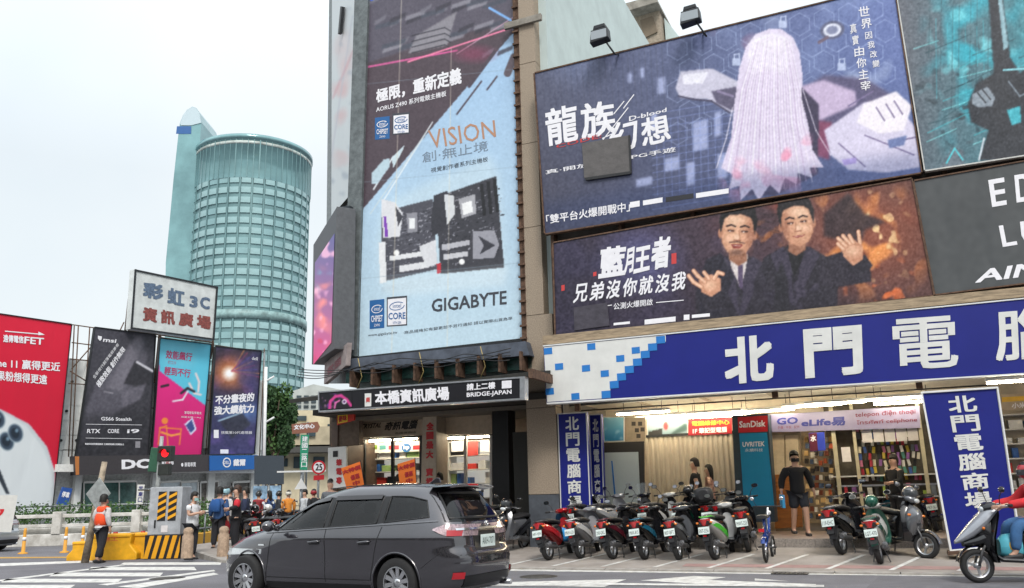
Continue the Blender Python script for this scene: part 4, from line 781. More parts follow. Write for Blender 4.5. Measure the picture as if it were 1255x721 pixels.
t = ad('landscape advert strip over the corrugated partition', 'sign', [(793, 514), (843, 513), (843, 534), (793, 536)], 21.7, wp)
c = Cv(790, 510, 846, 540, '9fb3bb'); c.grad((795, 512), (795, 535), 'a8bac0', '7f9aa6'); c.poly([(795, 529), (812, 525), (812, 536), (795, 536)], '2a2a2c'); c.poly([(822, 532), (838, 520), (843, 520), (843, 527), (826, 534)], '3e5a58', 1, 1); c.ell(816, 522, 3, 5, 'a83a3c')
t.canvas(c, [(794, 515), (842, 514), (842, 533), (794, 535)], print_mat('sign_print', .4), .008)
t = ad('red sign with white and yellow lettering over the corrugated partition', 'shop sign', [(843.5, 513.5), (897, 511.5), (897, 531.5), (843.5, 534)], 21.68, flat('b5232b'))
yl = M('ink_yellow', 'e6b83c', .5); t.text('電腦維修中心', [(848, 516.5), (894, 514.5), (894, 520.5), (848, 522.5)], yl, .01, .03); t.text('1F 筆記型電腦', [(849, 525), (891, 523), (891, 530), (849, 532)], wt, .01, .03)
# corrugated partition
CPt = thing('corrugated_partition', 'beige corrugated metal partition behind the walking couple', 'partition', FA.w(U(793, 560, 21.75), 21.75, .4), FA.a)
W_ = U(904, 560, 21.75)-U(793, 560, 21.75); Hh = Z(840, 534, 21.75)-.4
n = 72; prof = []
for i in range(n*4+1):
    x = W_*i/(n*4); ph = (i % 16)/16; y = -.045 if ph < .3 else (0 if ph > .5 and ph < .8 else (-.045+.045*(ph-.3)/.2 if ph <= .5 else -.045*(ph-.8)/.2)); prof.append((x, y))
P = np.array([[(x, y, z) for x, y in prof] for z in np.linspace(0, Hh, 3)])
MB().grid(P, smooth=False).build('corrugated_sheet', M('corrugated_beige', 'cfc4b1', .5, .1, var=.12, scale=2, stretch=(3, 1, .6)), CPt)
MB().box(0, W_, -.06, .05, Hh, Hh+.06).build('top_rail', dsteel, CPt)
MB().box(0, W_, -.06, .05, 0, .06).build('bottom_rail', dsteel, CPt)
# sandisk / blue ad pillar
t = board('advert_pillar', 'arcade pillar wrapped in a turquoise advert with a red head', 'pillar', [(897, 509), (941, 507), (950, 640), (903, 640)], 21.2, M('pillar_slate', '2f3d47', .5), dep=.5)
t.inks('red_head', [[(904, 511.5), (940.5, 509.5), (941, 529), (905, 530.5)]], flat('c0232b', .4), .006); t.text('SanDisk', [(906, 516.5), (938, 515), (938, 523), (906, 524.5)], wt, .01, .03)
t.inks('turquoise_panel', [[(906, 531.5), (940, 530.5), (949, 620), (912, 622)]], flat('1787b4', .4), .006); t.text('UVRITEK', [(910, 542), (937, 541), (937, 547), (910, 548)], wt, .01, .03); t.text('永續科技', [(913, 550), (935, 549.5), (935, 553.5), (913, 554)], wt, .01)
# doorway
wood = M('orange_wood', '9a5f2a', .5, var=.2, scale=3, stretch=(1, 1, 8)); dr = board('shop_door', 'beige folding door with an orange wood lower panel behind the man in black', 'door', [(943, 529), (980, 527), (984, 650), (951, 652)], 22.1, M('door_frame', '9c8d74', .5)); 
for x in (945, 962.5): dr.slab('door_leaf', [(x, 534), (x+15.5, 533), (x+17.5, 646), (x+3.5, 648)], M('door_beige', 'cbb99c', .5, var=.06), -.03, 0)
dr.slab('lower_panel', [(948, 582), (981, 581), (984, 646), (950, 648)], wood, -.05, -.035)
# header sign
t = ad('long lilac phone shop sign with blue and dark red lettering over the glass shopfront', 'shop sign', [(941, 508.5), (1127, 497.5), (1128, 524.5), (942, 530)], 21.75, M('lilac_sign', '7d7896', .4, var=.04)); 
nb = M('ink_navy', '232a7a', .5); mr = M('ink_maroon', '6a1f3a', .5)
t.text('GO', [(952, 512.5), (978, 511), (978, 519.5), (952, 521)], nb, .01, .035); t.text('eLife易', [(982, 514), (1036, 510.5), (1036, 521.5), (982, 523.5)], nb, .01, .035); t.text('手機 · 平板 · 配件', [(953, 522.5), (980, 521.5), (980, 525), (953, 526)], mr, .01)
t.text('telepon điện thoại', [(1048, 505.5), (1122, 501), (1122, 508.5), (1048, 513)], mr, .01, .01); t.text('โทรศัพท์ cellphone', [(1050, 515.5), (1124, 511), (1124, 518), (1050, 522)], mr, .01, .01)
# bright narrow shop entrance
back = board('display_shelf', 'shop entrance wall with a warm painted glow and stacked wares behind the phone shop door', 'display shelf', [(982, 530), (1022, 529), (1024, 640), (985, 642)], 22.45, M('warm_glow_wall', 'a08a68', .6, emit=.12, var=.35, scale=5), dep=.08)  # weak emission on the wall itself imitates warm shop lighting
rr = random.Random(8)
for i in range(11):
    for j in range(6):
        x = 985+j*6+rr.random()*3; y = 533+i*9.6+rr.random()*3; back.slab('ware', [(x, y), (x+3+rr.random()*3, y), (x+3.5+rr.random()*2, y+6), (x, y+6)], flat(rr.choice(['d8b070', '7a3a20', 'e8e0d0', '3a3028', 'c05a30', '50607a', 'e6c890'])), -.2, 0)
t = ad('small blue and maroon hanging sign in the phone shop entrance', 'shop sign', [(991, 531), (1010, 529.5), (1012, 552), (993, 553.5)], 21.5, flat('2a3fb0')); t.inks('maroon_half', [[(991.5, 531.5), (1001, 530.8), (1002.5, 552.5), (993, 553)]], flat('5a1830'), .006); t.text('水', [(993, 534), (1000, 533.5), (1000.5, 541), (993.5, 541.5)], wt, .01, .04)
# glass showcase
GS = thing('phone_case_display', 'glazed phone shopfront crammed with hanging accessories', 'shopfront', FA.w(U(1022, 640, 21.9), 21.9, .4), FA.a); u00 = U(1022, 640, 21.9)
def gsq(pts, v): return [(U(x, y, v)-u00, Z(x, y, v)-.4) for x, y in pts]
W2 = U(1150, 600, 21.9)-u00
MB().box(.0, W2, .55, .6, .0, 3.1).build('back_panel', M('peg_board', '5b5448', .7, var=.3, scale=3), GS)
for z in (.75, 1.25): MB().box(0, W2, .2, .55, z, z+.03).build('shelf', wp, GS)
for x in [(1022, 1027), (1048, 1052), (1130, 1135)]:
    a, b = U(x[0], 560, 21.85)-u00, U(x[1], 560, 21.85)-u00; MB().box(a, b, -.05, .02, 0, 3.1).build('door_post', M('beige_post', 'b4ab90', .5), GS)
a, b = U(1065, 600, 21.85)-u00, U(1130, 600, 21.85)-u00
MB().box(.15, W2, -.02, .02, 1.02, 1.06).build('counter_rail', alu, GS)
cl = ['d8d8d0', '1c1c20', '8a5a9a', '4a8a7a', 'c8b040', 'b03040', '3a5aa0', 'e0d8c0', '2a2a2c', '9ab04a', 'c07090', '707880', 'e8e4da', '3f3a30']
cm = [MB().box(-.032, .032, -.02, .0, -.075, .075).mesh('phone_case', flat(x)) for x in cl]
rr = random.Random(4); k = 0
u1_, u2_ = U(1052, 560, 22.4)-u00, U(1131, 560, 22.4)-u00
for i in range(9):
    for j in range(int((u2_-u1_)/.105)):
        if rr.random() < .12: continue
        o = bpy.data.objects.new('phone_case', rr.choice(cm)); COL.objects.link(o); o.parent = GS; o.location = (u1_+.05+j*.105+rr.uniform(-.02, .02), .45+rr.uniform(-.08, .05), 1.22+i*.165+rr.uniform(-.02, .02)); o.rotation_euler = (0, rr.uniform(-.2, .2), rr.uniform(-.3, .3)); k += 1
for i in range(5): 
    a = U(1056+i*14, 530, 22.0)-u00; MB().box(a, a+.22, .02, .03, Z(1056, 543, 22)-.4, Z(1056, 528, 22)-.4).build('price_sheet', M('paper', 'd9d4d4', .6, var=.05), GS)
MB().box(U(1033, 570, 21.8)-u00, U(1044, 570, 21.8)-u00, -.06, -.05, Z(1038, 566, 21.8)-.4, Z(1038, 548, 21.8)-.4).build('notice_sheet', M('paper', 'd9d4d4', .6), GS)
for k in range(14):
    x = .3+k*.17; MB().box(x, x+rr.uniform(.06, .13), .22, .45, .78, .78+rr.uniform(.08, .3)).build('boxed_ware', flat(rr.choice(cl)), GS)
# the shop right of the leaning sign
t = ad('beige and white shop sign glimpsed right of the leaning blue sign', 'shop sign', [(1226, 484), (1300, 480), (1300, 500), (1228, 503)], 21.6, M('beige_header', 'b5a590', .6)); t.inks('yellow_stripe', [[(1228, 487), (1262, 485), (1262, 491), (1228, 493)]], yl, .01); t.text('小米專賣', [(1240, 494), (1275, 492), (1275, 499), (1240, 501)], wt, .01, .03)
s3 = shelving(1228, 1300, 506, 600, 22.2, 5, 'white shelf of boxed goods with a glowing back right of the leaning blue sign', 9)
# ceiling tubes
for i, (x0, y0, x1, y1) in enumerate([(755, 508.5, 818, 505.5), (778, 513, 845, 511), (797, 515, 856, 513), (842, 509, 900, 506), (855, 512, 930, 508), (905, 506, 965, 502.5), (958, 500, 1022, 496), (985, 497, 1052, 493.5), (1060, 491, 1128, 486.5), (1070, 496, 1130, 492), (1208, 470, 1255, 466)]):
    a = G(x0, y0, zc-.38); u, v = float(a@FA.X), float(a@FA.Y)
    t = thing('tube_light', ['first', 'second', 'third', 'fourth', 'fifth', 'sixth', 'seventh', 'eighth', 'ninth', 'tenth', 'last'][i]+' lit fluorescent tube from the left under the arcade ceiling', 'tube light', FA.w(u, v, zc-.38), FA.a, 'fluorescent tubes on the ceilings')
    MB().box(0, 1.35, -.05, .05, .03, .09).build('fitting', wp, t, bevel=.006); MB().tube([(.02, 0, 0), (1.33, 0, 0)], .021, 8).build('tube', tube, t)
    for x in (.2, 1.15): MB().tube([(x, 0, .09), (x, 0, .38)], .008, 5).build('hanger', dsteel, t)
for x in (.0, 1.6, 3.2): MB().box(-6+x, -5.9+x, 19.4, 22.3, zc-.03, zc-.001).build('ceiling_batten', beige, R1)
# air duct and conduit clutter under the ceiling
MB().tube([(uL+.1, 19.5, zc-.12), (3.5, 19.5, zc-.12)], .03, 8).build('conduit', steel, R1)
MB().tube([(uL+.1, 20.2, zc-.2), (1.8, 20.3, zc-.22)], .02, 6).build('conduit', black, R1)
for u in (-6.9, -2.4, .4, 4.0): MB().box(u, u+.12, 18.7, 18.8, zc-.35, zc-.12).build('cable_bracket', rust, R1)
# steel hoops in front of the man
for i, (x, y) in enumerate([(1003, 652), (1013, 660), (957, 642)]):
    p = G(x, y, zpav(18)+.03) if i < 2 else G(x, y, .4)
    t = thing('steel_post', ['left upright tubular steel post beside the man in black', 'right upright tubular steel post beside the man in black', 'low tubular steel post in front of the beige folding door'][i], 'post', (p[0], p[1], p[2]-.03), FA.a, 'tubular steel posts')
    MB().tube([(0, 0, 0), (0, 0, .85), (.06, 0, .93), (.3, .05, .98)] if i < 2 else [(0, 0, 0), (0, 0, .6)], .028, 8).build('post_tube', alu, t)
    MB().lathe([(0, .02), (.07, .02), (.07, 0)], 12).build('base_plate', dsteel, t)
# ================================================================ the street on the left
vL = 41.7
LB = TH(FL, 'market_building', 'low grey concrete market building behind the row of hanging adverts', 'building', (60, 620), vL+.3, z0=0)
wallm = M('grey_wall_tile', 'dcdfdf', .8, var=.06, scale=1.5, bump=.2)
def lb(name, q, a, b, mat, bevel=0): return LB.slab(name, q, mat, a, b, bevel)
uA = FL.hit(40, 600, vL+.3)[0]-LB.o[0]; uZ = FL.hit(322, 600, vL+.3)[0]-LB.o[0]
MB().box(uA-12, uZ, 0, 9, 4.4, FL.hit(100, 441, vL+.3)[1]).build('upper_wall', wallm, LB.e)
MB().box(uA-12, uZ, .25, 9, 0, 4.4).build('lower_wall', M('lower_wall_paint', 'dadcda', .8, var=.15), LB.e)
MB().box(uA+.6, uZ, -.9, 2.6, 3.0, 3.35).build('eaves_soffit', M('soffit_white', 'e0e0dc', .7), LB.e)
for x in (100, 194, 262, 314): 
    a = FL.hit(x-4, 560, vL)[0]-LB.o[0]; b = FL.hit(x+4, 560, vL)[0]-LB.o[0]; MB().box(a, b, -.25, 0, 0, 8.4).build('pilaster', M('pilaster_grey', 'dcdedc', .8, var=.06, scale=3), LB.e)
    for z in np.arange(4.2, 8.2, .8): MB().tube([((a+b)/2-.1, -.25, z), ((a+b)/2-.1, -.29, z)], .06, 8).build('bolt_plate', dsteel, LB.e)
for i in range(7):                                       # joints of the large wall panels left of the laptop advert
    for j in range(3):
        y = 444+i*18; x = 60+j*19-i*3.4; LB.slab('wall_panel', [(x, y), (x+18.4, y+.6), (x+15.2, y+17.6), (x-3.2, y+17)], wallm, -.03, 0)
        if i % 2: mb = MB(); a, b = LB.L(x+12, y+6); mb.tube([(a, -.03, b), (a, -.09, b)], .07, 8); mb.build('wall_bolt', dsteel, LB.e)
# ground-floor glazing
for i, (x0, x1, m_) in enumerate([(103, 168, 'g'), (196, 222, 'w'), (222, 243, 'w'), (246, 268, 'b'), (286, 318, 'b')]):
    v = vL+.2; gm = {'g': M('shop_glass_green', '4f6d68', .08, var=.3, scale=2), 'w': M('shop_poster_white', 'c7d2d8', .5, var=.12, scale=5), 'b': M('shop_brown', '6d6863', .6, var=.4, scale=5)}[m_]
    q = [(x0, 592), (x1, 590), (x1, 628), (x0, 630)]; o = LB.slab('window', q, gm, -.1, .1)
    k = max(1, int((x1-x0)/18))
    for j in range(k+1):
        x = x0+(x1-x0)*j/k; LB.slab('window_post', [(x-.5, 591), (x+.7, 591), (x+.7, 630), (x-.5, 630)], wp, -.16, -.1)
    LB.slab('window_head', [(x0, 590), (x1, 588.4), (x1, 591), (x0, 592.6)], wp, -.17, -.1)
# long sign band
t = TH(FL, 'shop_band_sign', 'long dark sign band with white block letters under the hanging adverts', 'shop sign', (95, 583), vL-.8)
t.slab('band', [(92, 559), (257, 557.5), (257, 577.5), (93, 582.5)], M('band_dark', '3c383b', .5, var=.08), 0, .5); t.slab('orange_end', [(92, 559.5), (97, 559.5), (97, 582), (93, 582.5)], flat('b9733a'), -.02, .0)
t.text('DC', [(149, 563.5), (184, 562.5), (184, 574), (149, 575.5)], wt, .012, .05); t.text('電腦維修', [(198, 564), (213, 563.5), (213, 570), (198, 570.5)], wt, .012, .02); t.text('3C', [(203, 565), (209, 565), (209, 569), (203, 569)], rr_, .016, .03)
t.text('● 筆電專賣', [(222, 567), (240, 566.5), (240, 572), (222, 572.5)], wt, .012, .01)
t = TH(FL, 'shop_band_sign', 'blue sign band with a white ring logo at the right end of the sign row', 'shop sign', (257, 577), vL-.85)
t.slab('band', [(257, 558.5), (316, 558), (316, 575), (257, 577)], flat('1a5fa8', .4), 0, .5); t.text('◯', [(273, 561), (283, 561), (283, 573), (273, 573)], wt, .012, .02); t.text('DELL', [(274.5, 565), (281.5, 565), (281.5, 569), (274.5, 569)], wt, .013, .02); t.text('戴爾', [(286, 563), (301, 562.5), (301, 571), (286, 571.5)], wt, .012, .04)

def hang(label, q, cv, v, frame=dsteel, name='hanging_advert'):
    t = TH(FL, name, label, 'banner', q[3], v); t.slab('backing', q, M('board_back', '4a4744', .9), .02, .1); t.canvas(cv, q, print_mat('vinyl_print', .5, .35), .012, step=1.0)
    TL, TR, BR, BL = q
    for a, b, o in ((TL, TR, (0, -1.1)), (BL, BR, (0, 1.1))): t.slab('frame_rail', [a, b, (b[0]+o[0], b[1]+o[1]), (a[0]+o[0], a[1]+o[1])], frame, -.06, .1)
    for a, b, o in ((TL, BL, (-.8, 0)), (TR, BR, (.8, 0))): t.slab('frame_rail', [a, (a[0]+o[0], a[1]), (b[0]+o[0], b[1]), b], frame, -.065, .11)
    return t
v1 = vL-.35
# FET: red hoarding with the corner of a white phone
c = Cv(-40, 370, 100, 640, 'd60f35'); c.grad((0, 380), (0, 560), 'd81438', 'c90a30')
c.poly([(-40, 498), (2, 502), (36, 520), (58, 548), (68, 580), (66, 640), (-40, 640)], 'c6ccd0', 1, .6); c.poly([(-40, 501), (1, 505), (33, 523), (54, 551), (64, 584), (60, 640), (-40, 640)], 'd6dcdf', 1, .8)
c.poly([(-40, 555), (0, 576), (12, 606), (8, 606), (-4, 582), (-40, 566)], '2e3640', 1, .6)
for x, y in [(-3, 514), (8, 541), (19, 531)]:
    c.ell(x, y, 9.5, 12, '8fa0ac', 1, .08, -.3); c.ell(x, y, 8, 10.4, '39485a', 1, .1, -.3); c.ell(x-.5, y, 5, 6.6, '1c2836', 1, .15, -.3); c.ell(x+1.5, y-3, 2, 2.4, '8fb0c8', .7, .4)
t = hang('big red phone advert hoarding with a white handset, leftmost of the row', [(-30, 380.5), (88, 398), (64, 628), (-30, 640)], c, v1)
t.text('FET', [(30, 412.5), (54, 414.5), (53.5, 423), (29.5, 421)], wt, .03, .03); t.text('遠傳電信', [(4, 410), (29, 412), (29, 421), (4, 419.5)], wt, .03, .03)
mb = MB(); t.line(mb, (6, 406), (52, 410), 1.2, .03); t.ink(mb, [(47, 406.5), (55, 410.5), (47, 411)], .031); mb.build('arrow', wt, t.e)
t.text('iPhone 11 贏得更近', [(-24, 437), (74, 444.5), (73.5, 455.5), (-24, 449)], wt, .03, .02); t.text('蘋果粉想得更遠', [(-14, 453), (58, 460), (57.5, 471.5), (-14, 465.5)], wt, .03, .02)
# MSI laptop advert
c = Cv(80, 395, 200, 575, '3e3c44'); c.grad((120, 400), (120, 560), '46444e', '2c2a30'); c.poly([(117, 472), (170, 410), (175, 412), (181, 440), (150, 500), (100, 545), (106, 500)], '5a5762', .9, 1.5); c.poly([(130, 476), (166, 412), (174, 414), (175, 424), (150, 480)], '77737e', .9, 2)
c.poly([(152, 470), (166, 442), (188, 455), (186, 470), (176, 476)], '2d2b32', 1, .7); c.line((168, 444), (187, 455), 3, 'd2d0d8'); c.line((128, 480), (138, 482), 2, '8f8c96'); c.poly([(150, 480), (180, 470), (172, 490), (150, 500)], '6d6975', .8, 1); c.grad((0, 500), (0, 530), '000000', '000000', 0); c.poly([(100, 510), (182, 505), (180, 560), (95, 560)], '2b2a30', .7, 5); c.noise(.8, .02, 71)
t = hang('dark laptop advert banner with a dragon shield logo at its top', [(117, 401.5), (191, 411), (182, 559), (94, 559)], c, v1)
t.text('msi', [(127, 414), (143, 416), (142, 420.5), (126, 419)], wt, .02, .03); t.inks('shield_logo', [[(120, 411.5), (125, 412.5), (124.6, 416), (122.5, 418), (120, 415)]], wt, .02)
t.text('極致效能 創作無限', [lerp((117, 470), (150, 422), 0), (150, 424), (154, 429), (122, 476)], wt, .02, .02); t.text('全新世代輕薄電競筆電', [(113, 462), (144, 420), (146, 423), (116, 465)], wt, .02)
for s_, q in [('GS66 Stealth', [(124, 511), (161, 512), (161, 516), (124, 515.5)]), ('RTX', [(107, 526), (123, 526), (122.5, 531), (106.5, 531)]), ('CORE', [(132, 526), (146, 526), (146, 531), (132, 531)]), ('i9', [(156, 526), (171, 526), (170.5, 531), (155.5, 531)]), ('微星科技授權經銷商 正確規格請以官網為主', [(104, 543), (152, 543.6), (152, 546), (104, 545.4)])]: t.text(s_, q, wt, .02, .02)
mb = MB()
for y in (520, 537): mb = MB(); t.line(mb, (105, y), (174, y+1), .5, .02); mb.build('rule', wt, t.e)
t.inks('qr_patch', [[(166, 541), (172, 541), (171.8, 549), (165.8, 549)]], M('ink_pale', '8e8c92', .5), .02)
# pink and cyan banner
c = Cv(180, 410, 265, 565, 'd81a78'); c.grad((200, 470), (200, 560), 'df2080', 'c8106a'); c.poly([(190, 410), (265, 410), (258, 502), (196, 455)], '5cc4e0', 1, .5); c.poly([(196, 415), (240, 418), (238, 450), (200, 450)], '7fd0e6', .5, 4)
for p in [[(232, 470), (238, 482), (246, 484)], [(240, 458), (244, 468), (243, 480)]]: c.path(p, 2.4, 'f0d8d8')
c.path([(222, 482), (230, 476), (238, 480)], 3, '222430'); c.path([(212, 492), (224, 490), (230, 480)], 2, 'e8e8ee'); c.path([(198, 474), (206, 472)], 3, '2a1a28')
c.path([(194, 545), (196, 525), (204, 522), (206, 548)], 1.6, 'f08a3a'); c.path([(196, 524), (222, 526), (220, 545)], 1.6, 'f08a3a'); c.ell(202, 516, 4, 4, 'f08a3a'); c.path([(198, 530), (210, 534), (220, 532)], 2.6, 'f29a4a'); c.poly([(226, 520), (236, 512), (241, 526), (234, 534)], 'd8e0f4', 1, .5); c.poly([(228, 522), (235, 514), (239, 526), (234, 531)], '3a4a8a', 1, .4)
t = hang('pink and cyan advert banner with a leaping figure, under the white rooftop sign', [(197, 415), (259, 422.5), (247, 557), (187, 558)], c, v1)
t.text('效能飆行', [(204, 429), (236, 433), (235, 443), (203, 439.5)], flat('b03a6a'), .02, .02); t.text('輕到不行', [(202, 449), (234, 453), (233, 463), (201, 459.5)], flat('b03a6a'), .02, .02); t.text('打工仔', [(206, 442), (216, 443.5), (216, 447), (206, 446)], flat('b03a6a'), .02); t.text('筆電輕鬆帶著走', [(226, 504), (247, 505), (247, 508), (226, 507.5)], wt, .02); t.text('效能全開 1.2kg', [(222, 510), (246, 511), (246, 513), (222, 512.5)], wt, .02)
# night-light laptop banner
c = Cv(250, 415, 330, 565, '2c3450'); c.grad((260, 425), (310, 560), '1e2540', '3e3a6a'); c.cloud(5, '5a4a8a', .7, 81, .3); c.ell(285, 455, 26, 22, '8a3a2a', .7, .7); c.ell(282, 457, 15, 13, 'f09a50', .8, .8); c.ell(281, 458, 7, 7, 'ffffff', 1, .6)
for i in range(8): c.line((284, 455), (300+i*3, 428+i*5), 1.2, ['f0a050', 'c03a5a', '5a4ab0'][i % 3], .7)
c.poly([(290, 440), (316, 432), (316, 480), (292, 470)], '3a3a7a', .6, 3); c.ell(296, 505, 20, 10, '6a9ad8', .7, .9); c.poly([(268, 515), (296, 505), (308, 520), (284, 538)], '2a2c3c', .9, 1); c.line((268, 516), (296, 506), 2, 'b8d8f0', .8); c.noise(.8, .02, 82)
t = hang('dark blue laptop advert banner with a glowing burst, rightmost of the row', [(265, 425), (320.5, 430.5), (312, 556), (257, 557)], c, v1)
t.text('不分晝夜的', [(264, 485), (312, 481), (311, 492), (264, 496)], wt, .02, .03); t.text('強大續航力', [(263, 498), (312, 495), (311, 506), (262, 509)], wt, .02, .03); t.text('搭載第10代處理器', [(271, 528.5), (309, 528.5), (309, 532), (271, 532)], wt, .02); t.text('dell', [(309, 437), (316, 438), (315.6, 442), (308.6, 441)], wt, .02)
t.inks('logo_patch', [[(262, 527), (268, 527), (268, 537), (262, 537)], [(270, 551), (280, 551), (280, 556), (270, 556)]], wt, .02)
# rooftop sign
t = TH(FL, 'rooftop_sign', 'white rooftop sign with blue and red characters on a rusty steel frame', 'shop sign', (160, 403), vL-1.0)
q = [(165.5, 330), (267.5, 351.5), (263, 417), (160.5, 403)]
t.slab('panel', q, M('sign_face_grey', 'cfd3d2', .5, var=.1, scale=2), 0, .5)
for a, b, o in ((q[0], q[1], (0, 2)), (q[3], q[2], (0, -2))): t.slab('border', [a, b, (b[0]+o[0], b[1]+o[1]), (a[0]+o[0], a[1]+o[1])], dsteel, -.05, -.002)
for a, b, o in ((q[0], q[3], (2, 0)), (q[1], q[2], (-2, 0))): t.slab('border', [a, b, (b[0]+o[0], b[1]+o[1]), (a[0]+o[0], a[1]+o[1])], dsteel, -.052, -.002)
sb_ = M('ink_steel_blue', '5d7089', .5, var=.25, scale=8); sr_ = M('ink_faded_red', '8e4a44', .6, var=.3, scale=8)
for ch, x0, y0, x1, y1 in [('彩', 175, 345, 200, 369), ('虹', 205, 352, 226, 376), ('3', 232, 362, 242, 378), ('C', 245, 363, 257, 380)]: t.text(ch, [(x0+.6, y0), (x1+.6, y0+(x1-x0)*.2), (x1, y1), (x0, y1-(x1-x0)*.2)], sb_, .012, .045)
for k, ch in enumerate('資訊廣場'): x = 175+k*22; t.text(ch, [(x+.5, 376+k*3.2), (x+18, 378.6+k*3.2), (x+17.5, 396+k*2.8), (x, 393.4+k*2.8)], sr_, .012, .045)
SF = TH(FL, 'steel_scaffold', 'rusty steel scaffold holding the adverts and the rooftop sign', 'scaffold', (95, 560), vL-.1)
def st(p, q, w=1.0, mat=rust, nm='scaffold_tube', v=.0):
    a = SF.L(*p, vL-.1+v); b = SF.L(*q, vL-.1+v); MB().tube([(a[0], v, a[1]), (b[0], v, b[1])], .03*w, 6).build(nm, mat, SF.e)
for x, x2 in [(91, 84), (96, 88), (110, 100), (195, 186), (262, 252), (324, 318)]: st((x, 399+(x-88)*.12), (x2, 560))
st((88, 398), (325, 432)); st((88, 420), (120, 424)); st((86, 440), (118, 443)); st((84, 470), (112, 472)); st((110, 470), (86, 455)); st((88, 452), (118, 418)); st((186, 500), (196, 503)); st((252, 490), (262, 492)); st((162, 332), (153, 412), 2); st((158, 366), (152, 420), 2, v=.6); st((196, 410), (190, 470), 3); st((262, 410), (258, 440), 2); st((157, 405), (262, 420), 1.6, v=.3); st((152, 395), (140, 420), 1); st((324, 432), (322, 558), 2, steel)
t = TH(FL, 'lamp_arm_post', 'white street lighting post with two short arms right of the last advert', 'street lamp', (325, 558), vL-2); 
a = t.L(326, 450); MB().tube([(0, 0, -3), (a[0], 0, a[1])], .09, 8).build('post', white, t.e)
for y in (462, 512): a = t.L(325, y+6); b = t.L(332, y); MB().tube([(a[0], 0, a[1]), (b[0], -.3, b[1])], .06, 6).build('arm', white, t.e)
t = TH(FL, 'blank_signboard', 'dark grey blank square sign board on a post beside the blue sign band', 'sign', (313, 594), vL-7); t.slab('board', [(313.5, 558.5), (348, 558.5), (348, 593.5), (313.5, 594)], M('slate_board', '474f58', .6, var=.06), 0, .12); a = t.L(330, 600); MB().tube([(a[0], .06, a[1]+.3), (a[0], .06, -t.o[2])], .06, 8).build('post', steel, t.e)
t = TH(FL, 'small_blue_sign', 'tilted small blue sign at the foot of the red hoarding', 'sign', (70, 617), vL-2); t.slab('board', [(77, 597), (89, 599), (83, 620), (70, 618)], flat('27509a'), 0, .1); t.text('停車', [(77, 602), (86, 603.5), (84, 611), (75, 609)], wt, .012, .04); a = t.L(76, 622); MB().tube([(a[0], .05, a[1]+.6), (a[0], .05, -t.o[2])], .04, 6).build('post', steel, t.e)

# ---- hotel tower: drum with a curved fin
th = thing('glass_tower', 'tall round hotel tower of teal glass with a curved fin on its left', 'tower', (0, 0, 0), 0)
D = 240.; cc_ = ray(302, 400); cx = cc_[0]/cc_[1]*D; Rr = 16.8; cy = D; ctop = (ray(302, 176)[2]/ray(302, 176)[1])*(D-Rr*.6)+EYE
th.location = (cx, cy, 0)
glz = M('teal_glass', '7ba3a6', .12, .25, var=.22, scale=.09, spec=.8, dark='65898d'); wall_t = M('teal_spandrel', '6f9194', .4, .2, var=.12, scale=.1); pane_m = M('pale_teal_pane', '9cc0c2', .06, .15, var=.14, scale=.15, spec=1.)
MB().lathe([(Rr-.25, 0), (Rr-.25, ctop-13.2)], 72).build('drum_wall', wall_t, th)
MB().lathe([(Rr+.1, ctop-13.2), (Rr+.1, ctop-1.2), (Rr+.5, ctop-1.2), (Rr+.5, ctop), (Rr-1.2, ctop), (Rr-1.2, ctop-.8), (0, ctop-.8)], 72).build('crown_glazing', glz, th)
for k in range(64):
    a = k*math.pi/32
    if abs((a-math.atan2(-cy, -cx)+math.pi) % (2*math.pi)-math.pi) < 1.5: MB().cbox(((Rr+.15)*math.cos(a), (Rr+.15)*math.sin(a), ctop-7.2), (.12, .16 if k % 4 else .35, 11.6), rotm(0, 0, a)).build('crown_mullion', wall_t, th)
MB().lathe([(Rr+.14, ctop-2.9), (Rr+.22, ctop-2.9), (Rr+.22, ctop-2.0), (Rr+.14, ctop-2.0)], 72).build('crown_band', M('band_pale', 'b3bdb9', .5, var=.3, scale=.3), th)
nW = 32; fh = 2.98; nf = 27
da = 2*math.pi/nW
def arc_pane(r, a, h, th_=.1, n=4):
    mb = MB(); mb.lathe([(r, 0), (r+th_, 0), (r+th_, h), (r, h)], n, a0=-a/2, a1=a/2, smooth=False); return mb
pane = arc_pane(Rr-.24, da*.80, 1.7, .3).mesh('window', pane_m)
pane_d = arc_pane(Rr-.24, da*.80, 1.7, .2).mesh('window', M('mid_teal_pane', '86abae', .08, .2, var=.1, scale=.2, spec=1.))
cam_ang = math.atan2(-cy, -cx); rr = random.Random(2); cnt = 0; extra = MB()
for f_ in range(nf):
    z = ctop-12.2-fh*(f_+1)+.5
    if f_ == 13: 
        MB().lathe([(Rr-.1, z-.4), (Rr+.35, z-.4), (Rr+.35, z+2.0), (Rr-.1, z+2.0)], 72).build('louvre_belt', M('belt_grey', '86a5a5', .5, var=.25, scale=.6), th); continue
    if z < 14: break
    for k in range(nW):
        a = k*da; d = abs((a-cam_ang+math.pi) % (2*math.pi)-math.pi)
        if d > 1.45: continue
        if cnt >= 298:
            for f in arc_pane(Rr-.24, da*.80, 1.7, .3).f: extra.f.append(tuple(i+len(extra.v) for i in f)); extra.m.append(0); extra.sm.append(False)
            ca, sa = math.cos(a), math.sin(a); extra.v += [(x*ca-y*sa, x*sa+y*ca, q+z) for x, y, q in arc_pane(Rr-.24, da*.80, 1.7, .3).v]; continue
        o = bpy.data.objects.new('window', pane if rr.random() < .72 else pane_d); COL.objects.link(o); o.parent = th; o.location = (0, 0, z); o.rotation_euler = (0, 0, a); cnt += 1
